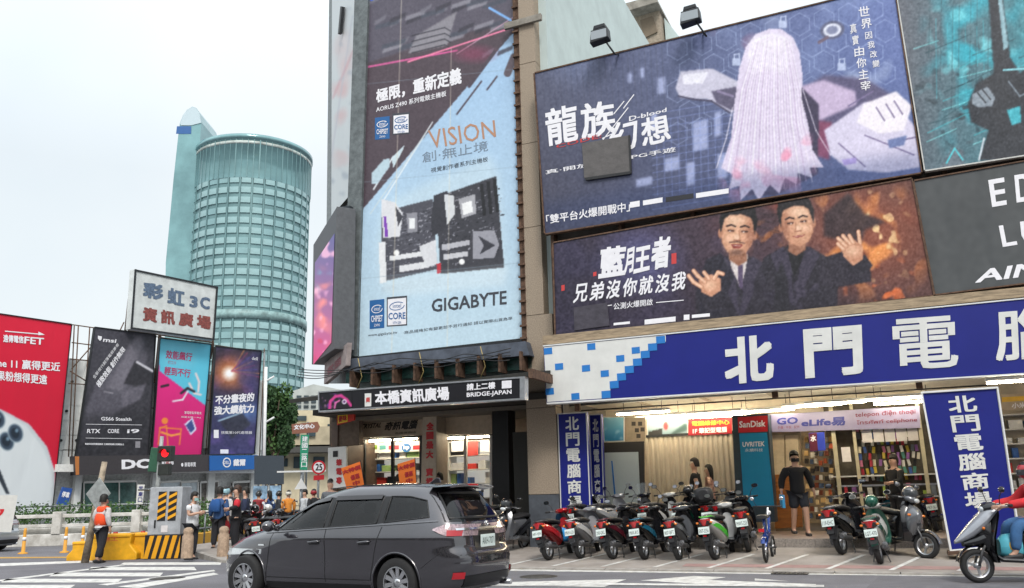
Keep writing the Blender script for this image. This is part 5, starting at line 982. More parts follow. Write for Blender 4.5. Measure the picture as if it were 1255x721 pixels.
for k in range(nW): 
    a = (k+.5)*da; d = abs((a-cam_ang+math.pi) % (2*math.pi)-math.pi)
    if d < 1.5: MB().cbox(((Rr-.05)*math.cos(a), (Rr-.05)*math.sin(a), (ctop-13)/2), (.4, .35, ctop-13), rotm(0, 0, a)).build('mullion', wall_t, th)
if extra.v: extra.build('windows_below', pane_m, th)['kind'] = 'stuff'
# fin
def atD(x, y, dd): r_ = ray(x, y); k = dd/r_[1]; return (r_[0]*k-cx, r_[2]*k+EYE)
fp = [atD(*p, D-2) for p in [(212, 640), (215, 330), (224, 230), (230, 173), (231.5, 163), (235, 154), (240, 147), (246, 143.5), (251, 145), (254, 150), (257, 162), (254, 200), (250, 640)]]
MB().slab(fp, -9, 6).build('fin', glz, th)
MB().slab([atD(*p, D-2) for p in [(228, 167), (245, 167), (245, 176), (227, 176)]], -9.1, -9.02).build('fin_sign', flat('2f5f9a'), th)
MB().slab([atD(*p, D-2) for p in [(232, 164), (236, 153), (241, 147), (246, 144.2), (251, 145.5), (255, 152), (257, 163), (245, 166), (233, 166)]], -9.2, -9.03).build('fin_cap', M('pale_cap', 'bccdd4', .5), th)
for (x, w, h) in [(-2, 4, 3.2), (3, 3, 2.4), (6, 1.2, 4), (-6, 1.4, 2)]: MB().box(x, x+w, -3, 3, ctop-.8, ctop+h).build('roof_plant', M('roof_plant', 'a9b4b4', .7), th)
for k in range(9): MB().tube([(-5+k*1.5, 0, ctop), (-5+k*1.5, 0, ctop+2+k % 3)], .12, 5).build('roof_antenna', M('roof_plant', 'a9b4b4', .7), th)
# rooftop structure beyond the pale wall
u, z = FA.hit(795, 30, 38.5); RT_ = thing('rooftop_stairhouse', 'concrete stair house with an overhanging slab beyond the pale side wall', 'building', FA.w(u, 38.5, 0), FA.a)
P = lambda pts, v=38.5: [(FA.hit(x, y, v)[0]-u, FA.hit(x, y, v)[1]) for x, y in pts]
MB().slab(P([(776, 22), (808, 12), (815, 80), (782, 90)]), 0, 3).build('wall', M('tan_concrete', '9d9080', .85, var=.2), RT_)
MB().slab(P([(771, 14), (808, 4), (811, 12), (774, 23)]), -.8, 3.2).build('roof_slab', concrete, RT_)
MB().slab(P([(785, 26), (800, 21), (806, 40), (790, 48)]), -.1, -.02).build('painted_recess_shade', M('tan_painted_shade', '776a5a', .9), RT_)  # flat darker slab on the wall, painted as the shade of a hollow
MB().slab(P([(811, 16), (830, 40), (832, 80), (815, 80)]), .5, 3).build('side_wall', M('pale_blue_wall', 'bccac9', .8), RT_)
MB().slab(P([(776, 90), (834, 76), (836, 600), (782, 600)]), .3, 3).build('shaft', dconcrete, RT_)
# ================================================================ cars (slices of rounded plan, panels laid on the same surface)
def loft(mb, st, n=14, p=2.4):                            # st: (x, z, half width, half height)
    P = []
    for x, z, a, b in st:
        P.append([(x, math.copysign(abs(math.cos(t))**(2/p), math.cos(t))*a, z+math.copysign(abs(math.sin(t))**(2/p), math.sin(t))*b) for t in np.linspace(0, 2*math.pi, n+1)])
    mb.grid(np.array(P), True); k = len(mb.v); 
    for row, rev in ((P[0], False), (P[-1], True)):
        b0 = len(mb.v); mb.v += [tuple(map(float, q)) for q in row[:-1]]; f = tuple(range(b0, b0+n)); mb.f.append(f[::-1] if rev else f); mb.m.append(mb.mi); mb.sm.append(False)
    return mb
def ip(tab, z): return float(np.interp(z, [t[0] for t in tab], [t[1] for t in tab]))
TW = [(.2, .78), (.26, .825), (.42, .85), (.56, .846), (.70, .853), (.86, .868), (.905, .856), (.97, .834), (1.05, .806), (1.2, .748), (1.35, .686), (1.45, .636), (1.51, .585), (1.55, .50), (1.575, .36), (1.59, .12)]
TF = [(.2, 2.13), (.3, 2.24), (.5, 2.27), (.64, 2.25), (.72, 2.18), (.78, 2.06), (.84, 1.92), (.90, 1.72), (.95, 1.52), (1.0, 1.31), (1.06, 1.14), (1.2, .84), (1.35, .49), (1.45, .22), (1.51, -.02), (1.55, -.2), (1.575, -.45), (1.59, -.7)]
TR_ = [(.2, -2.2), (.3, -2.32), (.5, -2.36), (.66, -2.35), (.76, -2.29), (.95, -2.27), (1.05, -2.24), (1.2, -2.15), (1.35, -2.03), (1.45, -1.94), (1.51, -1.86), (1.55, -1.72), (1.575, -1.4), (1.59, -1.0)]
CX0 = -.75
def nr(z): return 5.5 if z < 1.0 else 5.5-(z-1.0)*2.0
def nf_(z): return 3.2 if z < 1.0 else 3.2+(z-1)*.8
def YS(x, z, off=0.):
    W = ip(TW, z); n, a = (nf_(z), ip(TF, z)-CX0) if x > CX0 else (nr(z), CX0-ip(TR_, z)); q = min(.9999, abs((x-CX0)/a)); return W*(1-q**n)**(1/n)+off
def XR(y, z, off=0.):
    W = ip(TW, z); n = nr(z); q = min(.999, abs(y)/W); return CX0-(CX0-ip(TR_, z))*(1-q**n)**(1/n)-off
def XF(y, z, off=0.):
    W = ip(TW, z); n = nf_(z); q = min(.999, abs(y)/W); return CX0+(ip(TF, z)-CX0)*(1-q**n)**(1/n)+off
def side_patch(bot, top, off, side=1, n=14, m=6):          # bot/top: polylines of (x,z)
    def pl(p, t): k = t*(len(p)-1); i = min(int(k), len(p)-2); f = k-i; return (p[i][0]*(1-f)+p[i+1][0]*f, p[i][1]*(1-f)+p[i+1][1]*f)
    P = np.zeros((n+1, m+1, 3))
    for i in range(n+1):
        a = pl(bot, i/n); b = pl(top, i/n)
        for j in range(m+1):
            x = a[0]+(b[0]-a[0])*j/m; z = a[1]+(b[1]-a[1])*j/m; P[i, j] = (x, side*(YS(x, z)+off), z)
    return P
def rear_patch(y0, y1, zb, zt, off, n=14, m=6, yt=None):
    P = np.zeros((n+1, m+1, 3)); yt = yt or (y0, y1)
    for i in range(n+1):
        for j in range(m+1):
            f = j/m; z = zb+(zt-zb)*f; a = y0+(yt[0]-y0)*f; b = y1+(yt[1]-y1)*f; y = a+(b-a)*i/n; P[i, j] = (XR(y, z, off), y, z)
    return P
def tint(name, c):
    if name in _M: return _M[name]
    m = bpy.data.materials.new(name); m.use_nodes = True; n = m.node_tree; n.nodes.clear(); o = n.nodes.new('ShaderNodeOutputMaterial'); mx_ = n.nodes.new('ShaderNodeMixShader'); t = n.nodes.new('ShaderNodeBsdfTransparent'); t.inputs[0].default_value = (*c, 1)
    g = n.nodes.new('ShaderNodeBsdfGlossy'); g.inputs['Roughness'].default_value = .02; f = n.nodes.new('ShaderNodeFresnel'); f.inputs[0].default_value = 1.6
    n.links.new(f.outputs[0], mx_.inputs[0]); n.links.new(t.outputs[0], mx_.inputs[1]); n.links.new(g.outputs[0], mx_.inputs[2]); n.links.new(mx_.outputs[0], o.inputs[0]); _M[name] = m; return m
def make_car(name, label, cat, loc, rz, paint, plate='AKH-7071', sx=1., sz=1., rimm=None):
    T_ = thing(name, label, cat, loc, rz); T_.scale = (sx, 1, sz)
    zs = sorted(set([.2, .22, .26, .3, .36, .42, .5, .56, .62, .66, .70, .74]+[round(.76+.02*i, 3) for i in range(15)]+[1.1, 1.15, 1.2, 1.25, 1.3, 1.35, 1.4, 1.45, 1.48, 1.51, 1.53, 1.55, 1.563, 1.575, 1.584, 1.59]))
    n = 96; P = []
    for z in zs:
        W = ip(TW, z); row = []
        for k in range(n):
            a = 2*math.pi*k/n; c_, s_ = math.cos(a), math.sin(a); e = nf_(z) if c_ > 0 else nr(z); A = ip(TF, z)-CX0 if c_ > 0 else CX0-ip(TR_, z)
            row.append((CX0+math.copysign(abs(c_)**(2/e), c_)*A, math.copysign(abs(s_)**(2/e), s_)*W, z))
        P.append(row)
    mb = MB(); vs = [p for r_ in P for p in r_]; K = len(zs); fs = [(i*n+j, i*n+(j+1) % n, (i+1)*n+(j+1) % n, (i+1)*n+j) for i in range(K-1) for j in range(n)]
    fs += [tuple(range(n-1, -1, -1)), tuple((K-1)*n+j for j in range(n))]; mb.add(vs, fs, True)
    b = mb.build('body_tmp', [paint, black]); cu = MB(); cu.mi = 0
    cut = []
    for x in (1.375, -1.375):
        for s_ in (1, -1):
            c = MB().lathe([(0, -.25), (.372, -.25), (.372, .3), (0, .3)], 40, (x, s_*.75, .31), 'y', smooth=True).build('cut', [paint, black]); cut.append(c)
            for p in c.data.polygons: p.material_index = 1
            bm_ = bmesh.new(); bm_.from_mesh(c.data); bmesh.ops.remove_doubles(bm_, verts=bm_.verts, dist=1e-5); bmesh.ops.recalc_face_normals(bm_, faces=bm_.faces); bm_.to_mesh(c.data); bm_.free()
            md = b.modifiers.new('b', 'BOOLEAN'); md.operation = 'DIFFERENCE'; md.object = c; md.solver = 'EXACT'
    wins = [([(.88, .975), (-.10, 1.01)], [(.70, 1.11), (.48, 1.25), (.20, 1.365), (-.12, 1.41)]), ([(-.20, 1.015), (-1.02, 1.06)], [(-.22, 1.412), (-1.05, 1.415)]), ([(-1.14, 1.07), (-1.84, 1.13)], [(-1.17, 1.41), (-1.48, 1.40), (-1.74, 1.345)])]
    def cutter(m, slot):
        c = m.build('cut', [paint, black]); cut.append(c)
        for p in c.data.polygons: p.material_index = slot
        bm_ = bmesh.new(); bm_.from_mesh(c.data); bmesh.ops.remove_doubles(bm_, verts=bm_.verts, dist=1e-5); bmesh.ops.recalc_face_normals(bm_, faces=bm_.faces); bm_.to_mesh(c.data); bm_.free()
        md = b.modifiers.new('b', 'BOOLEAN'); md.operation = 'DIFFERENCE'; md.object = c; md.solver = 'EXACT'
    zi = [.60, .75, .86, .95, 1.05, 1.2, 1.35, 1.44, 1.50, 1.53]; ni = 48; vi = []
    for z in zi:
        W = ip(TW, z)-.05; A1 = min(1.05, ip(TF, z)-.07)-CX0; A2 = CX0-ip(TR_, z)-.07
        for k in range(ni):
            a = 2*math.pi*k/ni; c_, s_ = math.cos(a), math.sin(a); e = nf_(z) if c_ > 0 else nr(z); vi.append((CX0+math.copysign(abs(c_)**(2/e), c_)*(A1 if c_ > 0 else A2), math.copysign(abs(s_)**(2/e), s_)*W, z))
    K2 = len(zi); m = MB().add(vi, [(i*ni+j, i*ni+(j+1) % ni, (i+1)*ni+(j+1) % ni, (i+1)*ni+j) for i in range(K2-1) for j in range(ni)]+[tuple(range(ni-1, -1, -1)), tuple((K2-1)*ni+j for j in range(ni))]); cutter(m, 1)
    for bt, tp in wins:
        for s_ in (1, -1): cutter(MB().slab(bt+tp[::-1], min(s_*.45, s_*1.1), max(s_*.45, s_*1.1)), 1)
    for (x0, x1, zb_, zt_, wb, wt_) in ((.12, 1.5, 1.085, 1.435, .68, .54), (-2.5, -1.72, 1.11, 1.435, .645, .52)):
        cutter(MB().add([(x, y, z) for x in (x0, x1) for y, z in ((-wb, zb_), (wb, zb_), (wt_, zt_), (-wt_, zt_))], [(0, 1, 2, 3), (7, 6, 5, 4), (0, 4, 5, 1), (1, 5, 6, 2), (2, 6, 7, 3), (3, 7, 4, 0)]), 1)
    dg = bpy.context.evaluated_depsgraph_get(); dg.update(); me = bpy.data.meshes.new_from_object(b.evaluated_get(dg)); me.name = 'body'
    for c in cut+[b]: bpy.data.objects.remove(c)
    me.set_sharp_from_angle(angle=math.radians(38)); o = bpy.data.objects.new('body', me); COL.objects.link(o); o.parent = T_
    dk = M('trim_black', (.012, .012, .013), .35, var=.05); gl = tint('tinted_glass', (.42, .43, .44)); gl2 = tint('dark_tinted_glass', (.10, .10, .11)); red = M('tail_red', 'b01522', .12, var=.05, spec=.8, coat=.5); clr = M('tail_clear', 'b09a9f', .1, .3, var=.3, scale=30, coat=.6)
    def pp(nm, Pt, mat, flip=False, parent=None): return MB().grid(Pt, True, flip).build(nm, mat, parent or T_)
    for s_ in (1, -1):
        fl = s_ < 0
        for bt, tp in wins:
            pp('window', side_patch(bt, tp, -.006, s_), gl, not fl)
            ol = bt+tp[::-1]; pts = []
            for i in range(len(ol)):
                p, q = ol[i], ol[(i+1) % len(ol)]
                for k in range(6): x = p[0]+(q[0]-p[0])*k/6; z = p[1]+(q[1]-p[1])*k/6; pts.append((x, s_*(YS(x, z)-.001), z))
            MB().tube(pts, .011, 5, closed=True).build('window_seal', dk, T_)
        pp('pillar_cover', side_patch([(-.115, 1.01), (-.185, 1.015)], [(-.135, 1.41), (-.205, 1.412)], .004, s_, 3, 10), dk, fl); pp('pillar_cover', side_patch([(-1.035, 1.06), (-1.125, 1.07)], [(-1.065, 1.412), (-1.155, 1.41)], .004, s_, 3, 10), dk, fl)
        pp('quarter_window', side_patch([(1.04, .985), (.95, .985)], [(.92, 1.06), (.80, 1.10)], .006, s_, 4), dk, fl)
        for bt, tp in [([(.52, 1.21), (.22, 1.335), (-.1, 1.375)], [(.50, 1.27), (.22, 1.385), (-.1, 1.43)]), ([(-.21, 1.375), (-1.03, 1.38)], [(-.21, 1.432), (-1.04, 1.436)])]: pp('rain_visor', side_patch(bt, tp, .024, s_, 12, 2), M('smoked_visor', (.05, .05, .055), .2, var=0), fl)
        pp('belt_trim', side_patch([(1.10, .935), (-1.98, 1.078)], [(1.08, .952), (-1.96, 1.096)], .012, s_, 30, 2), chrome if s_ > 9 else M('dull_trim', (.2, .2, .21), .25, .8, var=.05), fl)
        for xa, xb, za, zb_ in [(.98, .90, .34, .95), (-.17, -.15, .30, 1.0), (-1.02, -1.12, .70, 1.02)]: pp('door_gap', side_patch([(xa, za), (xa-.012, za)], [(xb, zb_), (xb-.012, zb_)], .0025, s_, 1, 14), black, fl)
        pp('door_gap', side_patch([(.98, .335), (-.94, .335)], [(.98, .347), (-.94, .347)], .0025, s_, 24, 1), black, fl)
        pp('door_gap', side_patch([(-.95, .335), (-1.02, .70)], [(-.962, .335), (-1.032, .70)], .0025, s_, 12, 1), black, not fl)
        pp('bumper_gap', side_patch([(-1.77, .50), (-2.2, .80)], [(-1.77, .508), (-2.2, .808)], .0025, s_, 12, 1), black, fl)
        pp('sill_trim', side_patch([(.96, .205), (-.95, .205)], [(.96, .28), (-.95, .28)], .006, s_, 24, 2), dk, fl)
        pp('side_marker', side_patch([(1.16, .765), (1.02, .765)], [(1.16, .785), (1.04, .785)], .008, s_, 4, 2), chrome, fl)
        for x in (.02, -.86):
            h = MB(); y = YS(x, .82); h.tube([(x+.11, s_*(y+.004), .815), (x+.08, s_*(y+.038), .82), (x-.08, s_*(y+.038), .832), (x-.11, s_*(y+.004), .835)], [.008, .016, .016, .008], 8); h.build('door_handle', paint, T_)
            pp('handle_recess', side_patch([(x+.10, .785), (x-.09, .79)], [(x+.09, .85), (x-.10, .86)], .002, s_, 6, 3), dk, fl)
        for x in (1.375, -1.375):
            h = MB(); pts = []; 
            for k in range(25):
                a = math.radians(-12+204*k/24); X_, Z_ = x+.383*math.cos(a), .31+.383*math.sin(a)
                if Z_ > .205: pts.append((X_, s_*(YS(X_, Z_)+.002), Z_))
            h.tube(pts, .015, 6); h.build('arch_lip', paint, T_)
        # lamps that wrap the rear corner
        L = MB(); nseg = 18; rows = []
        for j in range(5):
            z = .885+j*.036; row = []
            for i in range(nseg+1):
                t = i/nseg
                if t < .6: x = -1.93-(.31)*(t/.6) - (4-j)*.004; y = YS(max(x, -2.235), z)+.014; x = max(x, -2.235)
                else: y = YS(-2.235, z)-.0-(t-.6)/.4*.36; x = XR(y, z)-.014
                zc_ = .965; k_ = min(1, t/.35+.12); row.append((x, s_*y, zc_+(z-zc_)*k_+.02*(1-t)))
            rows.append(row)
        G_ = np.array(rows).transpose(1, 0, 2); tl = MB().grid(G_, True, fl).build('tail_light', clr, T_)
        MB().grid(G_[6:12, 0:3]+np.array([-.006, s_*.006, 0]), True, fl).build('red_lens', red, tl)
        rfl = rear_patch(s_*.74, s_*.62, .37, .45, .03, 5, 3); pp('reflector', rfl, red, s_ > 0)
        # mirror
        m_ = MB().ball((.74, s_*1.02, 1.04), (.085, .12, .075), 14, 8); m_.tube([(.72, s_*.84, 1.0), (.74, s_*.97, 1.02)], [.04, .03], 8); mo = m_.build('wing_mirror', paint, T_)
        hp = np.array([[(XF(y, z)+.006, s_*y, z) for z in np.linspace(.60+.05*k/7, .715, 5)] for k, y in enumerate(np.linspace(.50, .79, 8))]); MB().grid(hp, True, s_ < 0).build('headlight', M('headlight', 'd4dadd', .05, .2, var=.1, scale=30, coat=1.), T_)
    # windscreen, rear screen
    ws = np.array([[(XF(y*(1-.18*(z-1.07)/.38), z, -.004), y*(1-.18*(z-1.07)/.38), z) for z in np.linspace(1.07, 1.45, 9)] for y in np.linspace(-.70, .70, 21)]); pp('windscreen', ws, gl, True)
    pp('rear_window', rear_patch(-.70, .70, 1.07, 1.455, .004, 24, 8, (-.57, .57)), gl2, False)
    ring = [(-.645, 1.11), (.645, 1.11), (.52, 1.435), (-.52, 1.435)]; pts = []
    for i in range(4):
        p, q = ring[i], ring[(i+1) % 4]
        for k in range(8): y = p[0]+(q[0]-p[0])*k/8; z = p[1]+(q[1]-p[1])*k/8; pts.append((XR(y, z, .006), y, z))
    MB().tube(pts, .016, 5, closed=True).build('window_seal', dk, T_)
    stm = M('seat_fabric', (.10, .095, .09), .9, var=.15)
    for x, w in ((.15, .26), (-.75, .55), (-1.5, .5)):
        for y in ((.36, -.36) if w < .3 else (.36, 0, -.36)):
            loft(MB(), [(-.0, 0, .20, .07), (.25, -.02, .22, .09), (.5, -.05, .20, .07), (.56, -.06, .12, .04)], p=3).build('seat_back', stm, T_, loc=(x-.05, y, .62), rot=(0, math.radians(-100), 0)); loft(MB(), [(-.03, 0, .08, .05), (.0, 0, .12, .06), (.12, 0, .11, .05)], p=3).build('headrest', stm, T_, loc=(x-.16, y, 1.20), rot=(0, math.radians(-95), 0))
            loft(MB(), [(-.25, 0, .2, .07), (.22, 0, .21, .08)], p=3).build('seat_cushion', stm, T_, loc=(x+.18, y, .66))
    MB().slab([(.75, .62), (1.05, .62), (1.02, .96), (.78, .93)], -.70, .70).build('dashboard', black, T_, bevel=.03); MB().tube([(.62+.03*math.sin(a), .36+.18*math.cos(a), .93+.17*math.sin(a)) for a in np.linspace(0, 6.283, 21)[:-1]], .014, 6, closed=True).build('steering_wheel', black, T_)
    mb = MB(); sp = []
    for i in range(15):
        y = -.60+1.2*i/14; k = 1-(abs(y)/.60)**4*.5; x1 = -2.06*1.0-.02*k
        sp.append([(-1.72, y, 1.562-.05*(abs(y)/.6)**2), (x1, y*.98, 1.548-.03*(abs(y)/.6)**2), (x1-.012, y*.98, 1.530-.03*(abs(y)/.6)**2), (-1.90, y, 1.500-.03*(abs(y)/.6)**2)])
    mb.grid(np.array(sp), True); mb.build('spoiler', paint, T_)
    MB().box(-2.093, -2.05, -.13, .13, 1.525, 1.552).build('high_brake_light', red, T_, bevel=.006)
    pp('chrome_garnish', rear_patch(-.66, .66, .965, .99, .03, 20, 3), chrome, False); pp('garnish_base', rear_patch(-.5, .5, .94, 1.0, .012, 16, 3), paint, False)
    MB().tube([(XR(0, 1.015)-.035, .045*math.cos(a), 1.03+.032*math.sin(a)) for a in np.linspace(0, 6.283, 17)[:-1]], .008, 6, closed=True).build('emblem_ring', chrome, T_)
    for y in (-.02, .02): MB().tube([(XR(0, 1.03)-.04, y, 1.0), (XR(0, 1.03)-.04, y*.4, 1.06)], .006, 5).build('emblem_bar', chrome, T_)
    xr = XR(0, .82); pp('plate_recess', rear_patch(-.33, .33, .70, .92, .003, 10, 4), dk, False)
    pl = MB().box(-.006, .006, -.19, .19, -.08, .08).build('number_plate', M('plate_white', 'd4e0dc', .4, var=.04), T_, loc=(xr-.022, 0, .81), bevel=.004)
    vs, fs, _ = text2d(plate); MB().add([(-.0085, -(a-.5)*-.32*-1, (b-.5)*.09) for a, b in vs], [f for f in fs]).build('lettering', M('plate_ink', '1d4038', .5, var=.02), pl)
    pp('rear_valance', rear_patch(-.60, .60, .26, .40, .012, 16, 4), dk, False); pp('tailgate_gap', rear_patch(-.66, .66, .655, .663, .003, 16, 1), black, False); pp('bumper_crease', rear_patch(-.74, .74, .575, .60, .01, 20, 2), paint, False)
    MB().tube([(-2.06, -.05, 1.12), (-2.19, -.05, 1.125), (-2.20, .42, 1.13)], [.012, .012, .007], 6).build('rear_wiper', dk, T_)
    MB().slab([(-1.35, 1.575), (-1.55, 1.575), (-1.53, 1.64), (-1.48, 1.65)], -.018, .018).build('antenna_fin', paint, T_, bevel=.006)
    for y in (-.45, .45): MB().tube([(x, y*(1-.1*(abs(x+.6)/1.2)**2), z) for x, z in [(.1, 1.535), (-.3, 1.562), (-.9, 1.570), (-1.5, 1.556)]], .008, 6).build('roof_seam', dk, T_)
    MB().tube([(-2.2, -.5, .24), (-2.38, -.5, .24)], .035, 10).build('exhaust_tip', chrome, T_)
    rm = rimm or M('alloy_rim', (.62, .63, .65), .25, .85, var=.06)
    MB().box(-2.0, 1.7, -.68, .68, .17, .24).build('underbody', black, T_)
    ty = MB().lathe([(.205, -.09), (.29, -.1), (.312, -.075), (.316, 0), (.312, .075), (.29, .1), (.205, .09)], 40, (0, 0, 0), 'y').mesh('tyre', rubber)
    r2 = MB(); r2.lathe([(.0, .062), (.05, .066), (.055, .05), (.06, .03)], 20, (0, 0, 0), 'y'); r2.lathe([(.19, .085), (.212, .09), (.208, .05), (.195, .02), (.195, -.08)], 40, (0, 0, 0), 'y')
    for k in range(10):
        a = 2*math.pi*k/10; w = .020; d = np.array([math.cos(a), math.sin(a)]); p_ = np.array([-d[1], d[0]]); q = []
        for rr_0, y, ww in ((.045, .055, .022), (.2, .078, .03)):
            for sg in (-1, 1): c2 = d*rr_0+p_*ww*sg; q.append((c2[0], y, c2[1]))
        for rr_0, y, ww in ((.045, .03, .022), (.2, .05, .03)):
            for sg in (-1, 1): c2 = d*rr_0+p_*ww*sg; q.append((c2[0], y, c2[1]))
        r2.add(q, [(0, 1, 3, 2), (4, 6, 7, 5), (0, 2, 6, 4), (1, 5, 7, 3)])
    rim = r2.mesh('rim', rm); dsk = MB().lathe([(0, -.01), (.15, -.01), (.15, .01), (0, .01)], 24, (0, 0, 0), 'y').mesh('brake_disc', M('brake_disc', (.18, .18, .19), .4, .8, var=.1))
    for x in (1.375, -1.375):
        for s_ in (1, -1):
            w = bpy.data.objects.new('wheel', None); COL.objects.link(w); w.parent = T_; w.location = (x, s_*.755, .316); w.rotation_euler = (0, .3*x, 0 if s_ > 0 else math.pi)
            for nm, m_ in (('tyre', ty), ('rim', rim), ('brake_disc', dsk)): o = bpy.data.objects.new(nm, m_); COL.objects.link(o); o.parent = w
    return T_
CA = 151.5
paint1 = M('grey_violet_metallic', (.046, .043, .052), .25, .6, var=.06, scale=2, coat=1.)
paint2 = M('silver_metallic', (.50, .52, .55), .3, .6, var=.05, scale=2, coat=1.)
rw = G(490, 747, 0); ca, sa = math.cos(math.radians(CA)), math.sin(math.radians(CA))
ox, oy = rw[0]-(ca*-1.375-sa*.84), rw[1]-(sa*-1.375+ca*.84)
make_car('estate_car', 'dark grey violet estate car driving left in the foreground with a rear spoiler', 'car', (ox+ca*.10, oy+sa*.10, 0), math.radians(CA), paint1, sx=1.02, sz=1.035)
p = G(12, 677, 0); make_car('hatchback_car', 'silver hatchback half out of frame at the left edge by the concrete barrier', 'car', (p[0]-2.6, p[1]+.9, 0), math.radians(170), paint2, 'BFQ-3062', .92, .95)
# ================================================================ scooters
sc_red = M('lamp_red', 'c01420', .15, var=.04, spec=.8, coat=.5); amber = M('lamp_amber', 'e07a20', .15, var=.04, coat=.5); seatm = M('seat_vinyl', (.022, .022, .024), .5, var=.1, bump=.1)
pw = M('plate_white', 'd4e0dc', .4, var=.04); engm = M('engine_grey', (.12, .12, .125), .5, .6, var=.2, scale=20); headm = M('headlight', 'd4dadd', .05, .2, coat=1.)
mirg = M('mirror_glass', (.85, .88, .9), .03, 1., var=0)
SM = {}
def smesh(k, fn, mats):
    if k not in SM: mb = MB(); r = fn(mb); SM[k] = mb.mesh(k.split('|')[0], mats)
    return SM[k]
plates = iter(['681-HJN', 'MVH-620', '293-GKL', 'MHX-815', '907-BFT', 'ENT-3356', '556-DRA', 'MXN-7112', 'NBJ-9027', '318-NAC', 'MTL-628', 'PCE-508', '774-QKM', 'MWS-233', '119-EHC', 'LGT-470', '852-JWF', 'MKP-061', '365-TRD', 'MRE-947', '428-CCV', 'NKA-185', '637-LMN', 'MPD-702', '914-FGH', 'MYU-356', '205-WEX', 'NMR-481', '760-PBB', 'MCJ-159', '333-HKT', 'MGL-524', '608-YDR', 'NQC-273'])
def make_scooter(label, x, y, z, rz, main, second=None, accent=None, big=1.0, trunk=False, steer=0., basket=False, helmet=None, lamp=sc_red, cat='scooter', group='parked scooters', lean=6., bag=None, shield=None):
    t = thing('parked_scooter' if group else 'ridden_scooter', label, cat, (x, y, z), rz, group); t.scale = (big,)*3; t.rotation_euler = (math.radians(-lean), 0, rz)
    second = second or black; accent = accent or main
    def part(key, fn, mat, par=None, loc=None, rot=None):
        nm = key.split('|')[0]; o = bpy.data.objects.new(nm, smesh(key, fn, [mat])); COL.objects.link(o); o.parent = par or t
        if o.data.materials[0] != mat: o.material_slots[0].link = 'OBJECT'; o.material_slots[0].material = mat
        if loc: o.location = loc
        if rot: o.rotation_euler = rot
        return o
    part('tail_cowl', lambda m: loft(m, [(-.93, .735, .05, .025), (-.90, .72, .085, .05), (-.78, .68, .13, .085), (-.58, .62, .155, .115), (-.38, .55, .16, .13), (-.20, .47, .15, .14), (-.10, .40, .13, .13)]), main)
    part('side_panel', lambda m: [m.grid(np.array([[(x_, s*(y_+.012), zz) for x_, y_, zz in ((-.86, .095, .70), (-.55, .158, .64), (-.25, .162, .52), (-.12, .14, .42))], [(x_, s*(y_+.014), zz) for x_, y_, zz in ((-.84, .09, .655), (-.55, .150, .54), (-.25, .155, .40), (-.12, .135, .34))]]), True, s > 0) for s in (1, -1)], accent)
    part('seat', lambda m: loft(m, [(-.72, .775, .09, .02), (-.66, .785, .125, .045), (-.45, .785, .14, .05), (-.22, .765, .135, .045), (-.02, .745, .11, .045), (.06, .735, .08, .03)]), seatm)
    part('under_seat_box', lambda m: loft(m, [(-.45, .62, .13, .12), (-.2, .58, .135, .17), (.0, .52, .12, .21), (.05, .50, .10, .20)]), second)
    part('footboard', lambda m: loft(m, [(-.1, .30, .17, .045), (.1, .285, .185, .035), (.34, .30, .175, .035), (.42, .36, .15, .04)], p=4), second)
    # leg shield and front apron
    def shieldf(m, o=0.):
        P = []
        for u_, x_, w, c_ in ((.26, .40, .15, .02), (.40, .44, .19, .04), (.58, .43, .20, .06), (.74, .38, .19, .07), (.86, .33, .15, .06), (.93, .31, .10, .04)): P.append([(x_+o+c_*(1-(yy/w)**2)+ (0.05 if o else 0), yy, u_) for yy in np.linspace(-w, w, 11)])
        m.grid(np.array(P), True, True); m.grid(np.array(P)-np.array([.025, 0, 0]), True, False)
    part('leg_shield', lambda m: shieldf(m), second); part('front_apron', lambda m: loft(m, [(.375, .60, .10, .30), (.43, .60, .155, .27), (.50, .62, .14, .22), (.56, .66, .09, .13), (.60, .68, .03, .05)], p=2.2), main)
    part('front_badge', lambda m: m.slab([(-.03, -.06), (.03, -.06), (.045, .05), (-.045, .05)], -.004, .004), accent if accent is not main else second, None, (.572, 0, .60), (0, math.radians(-14), math.radians(90)))
    # steering group
    sg = bpy.data.objects.new('steering', None); COL.objects.link(sg); sg.parent = t; sg.location = (.36, 0, 0); sg.rotation_euler = (0, 0, steer)
    part('handlebar_cowl', lambda m: loft(m, [(-.07, .99, .06, .035), (-.03, .985, .16, .05), (.04, .97, .15, .07), (.10, .955, .09, .055), (.13, .95, .04, .03)]), main, sg)
    part('handlebar', lambda m: m.tube([(-.14, .33, .985), (-.08, .25, .995), (-.02, .1, .99), (-.02, -.1, .99), (-.08, -.25, .995), (-.14, -.33, .985)], .013, 8), engm, sg)
    for s in (1, -1):
        part('grip', lambda m: m.tube([(0, -.055, 0), (0, .055, 0)], .019, 10), rubber, sg, (-.115, s*.29, .99), (0, 0, s*math.radians(38)))
        part('brake_lever', lambda m: m.tube([(0, -.06, 0), (.03, 0, 0), (.035, .075, 0)], .006, 5), alu, sg, (-.06, s*.27, .985), (0, 0, s*math.radians(38) if s > 0 else math.radians(142)))
        part('mirror_stem|%d' % s, lambda m, s=s: m.tube([(-.06, s*.18, 1.0), (-.05, s*.22, 1.10), (-.06, s*.29, 1.17)], .006, 6), black, sg)
        part('mirror_shell|%d' % s, lambda m, s=s: loft(m, [(-.065, 1.195, .062, .04), (-.055, 1.195, .064, .042), (-.03, 1.195, .045, .03), (-.02, 1.195, .015, .01)]), second if helmet is None else main, sg, (0, s*.31, 0))
        part('mirror_face', lambda m: m.lathe([(0, 0), (1, 0)], 16, (0, 0, 0), 'x', False), mirg, sg, (-.067, s*.31, 1.195), None).scale = (1, .056, .037)
    part('headlight', lambda m: m.ball((.115, 0, .945), (.03, .075, .042), 14, 8), headm, sg)
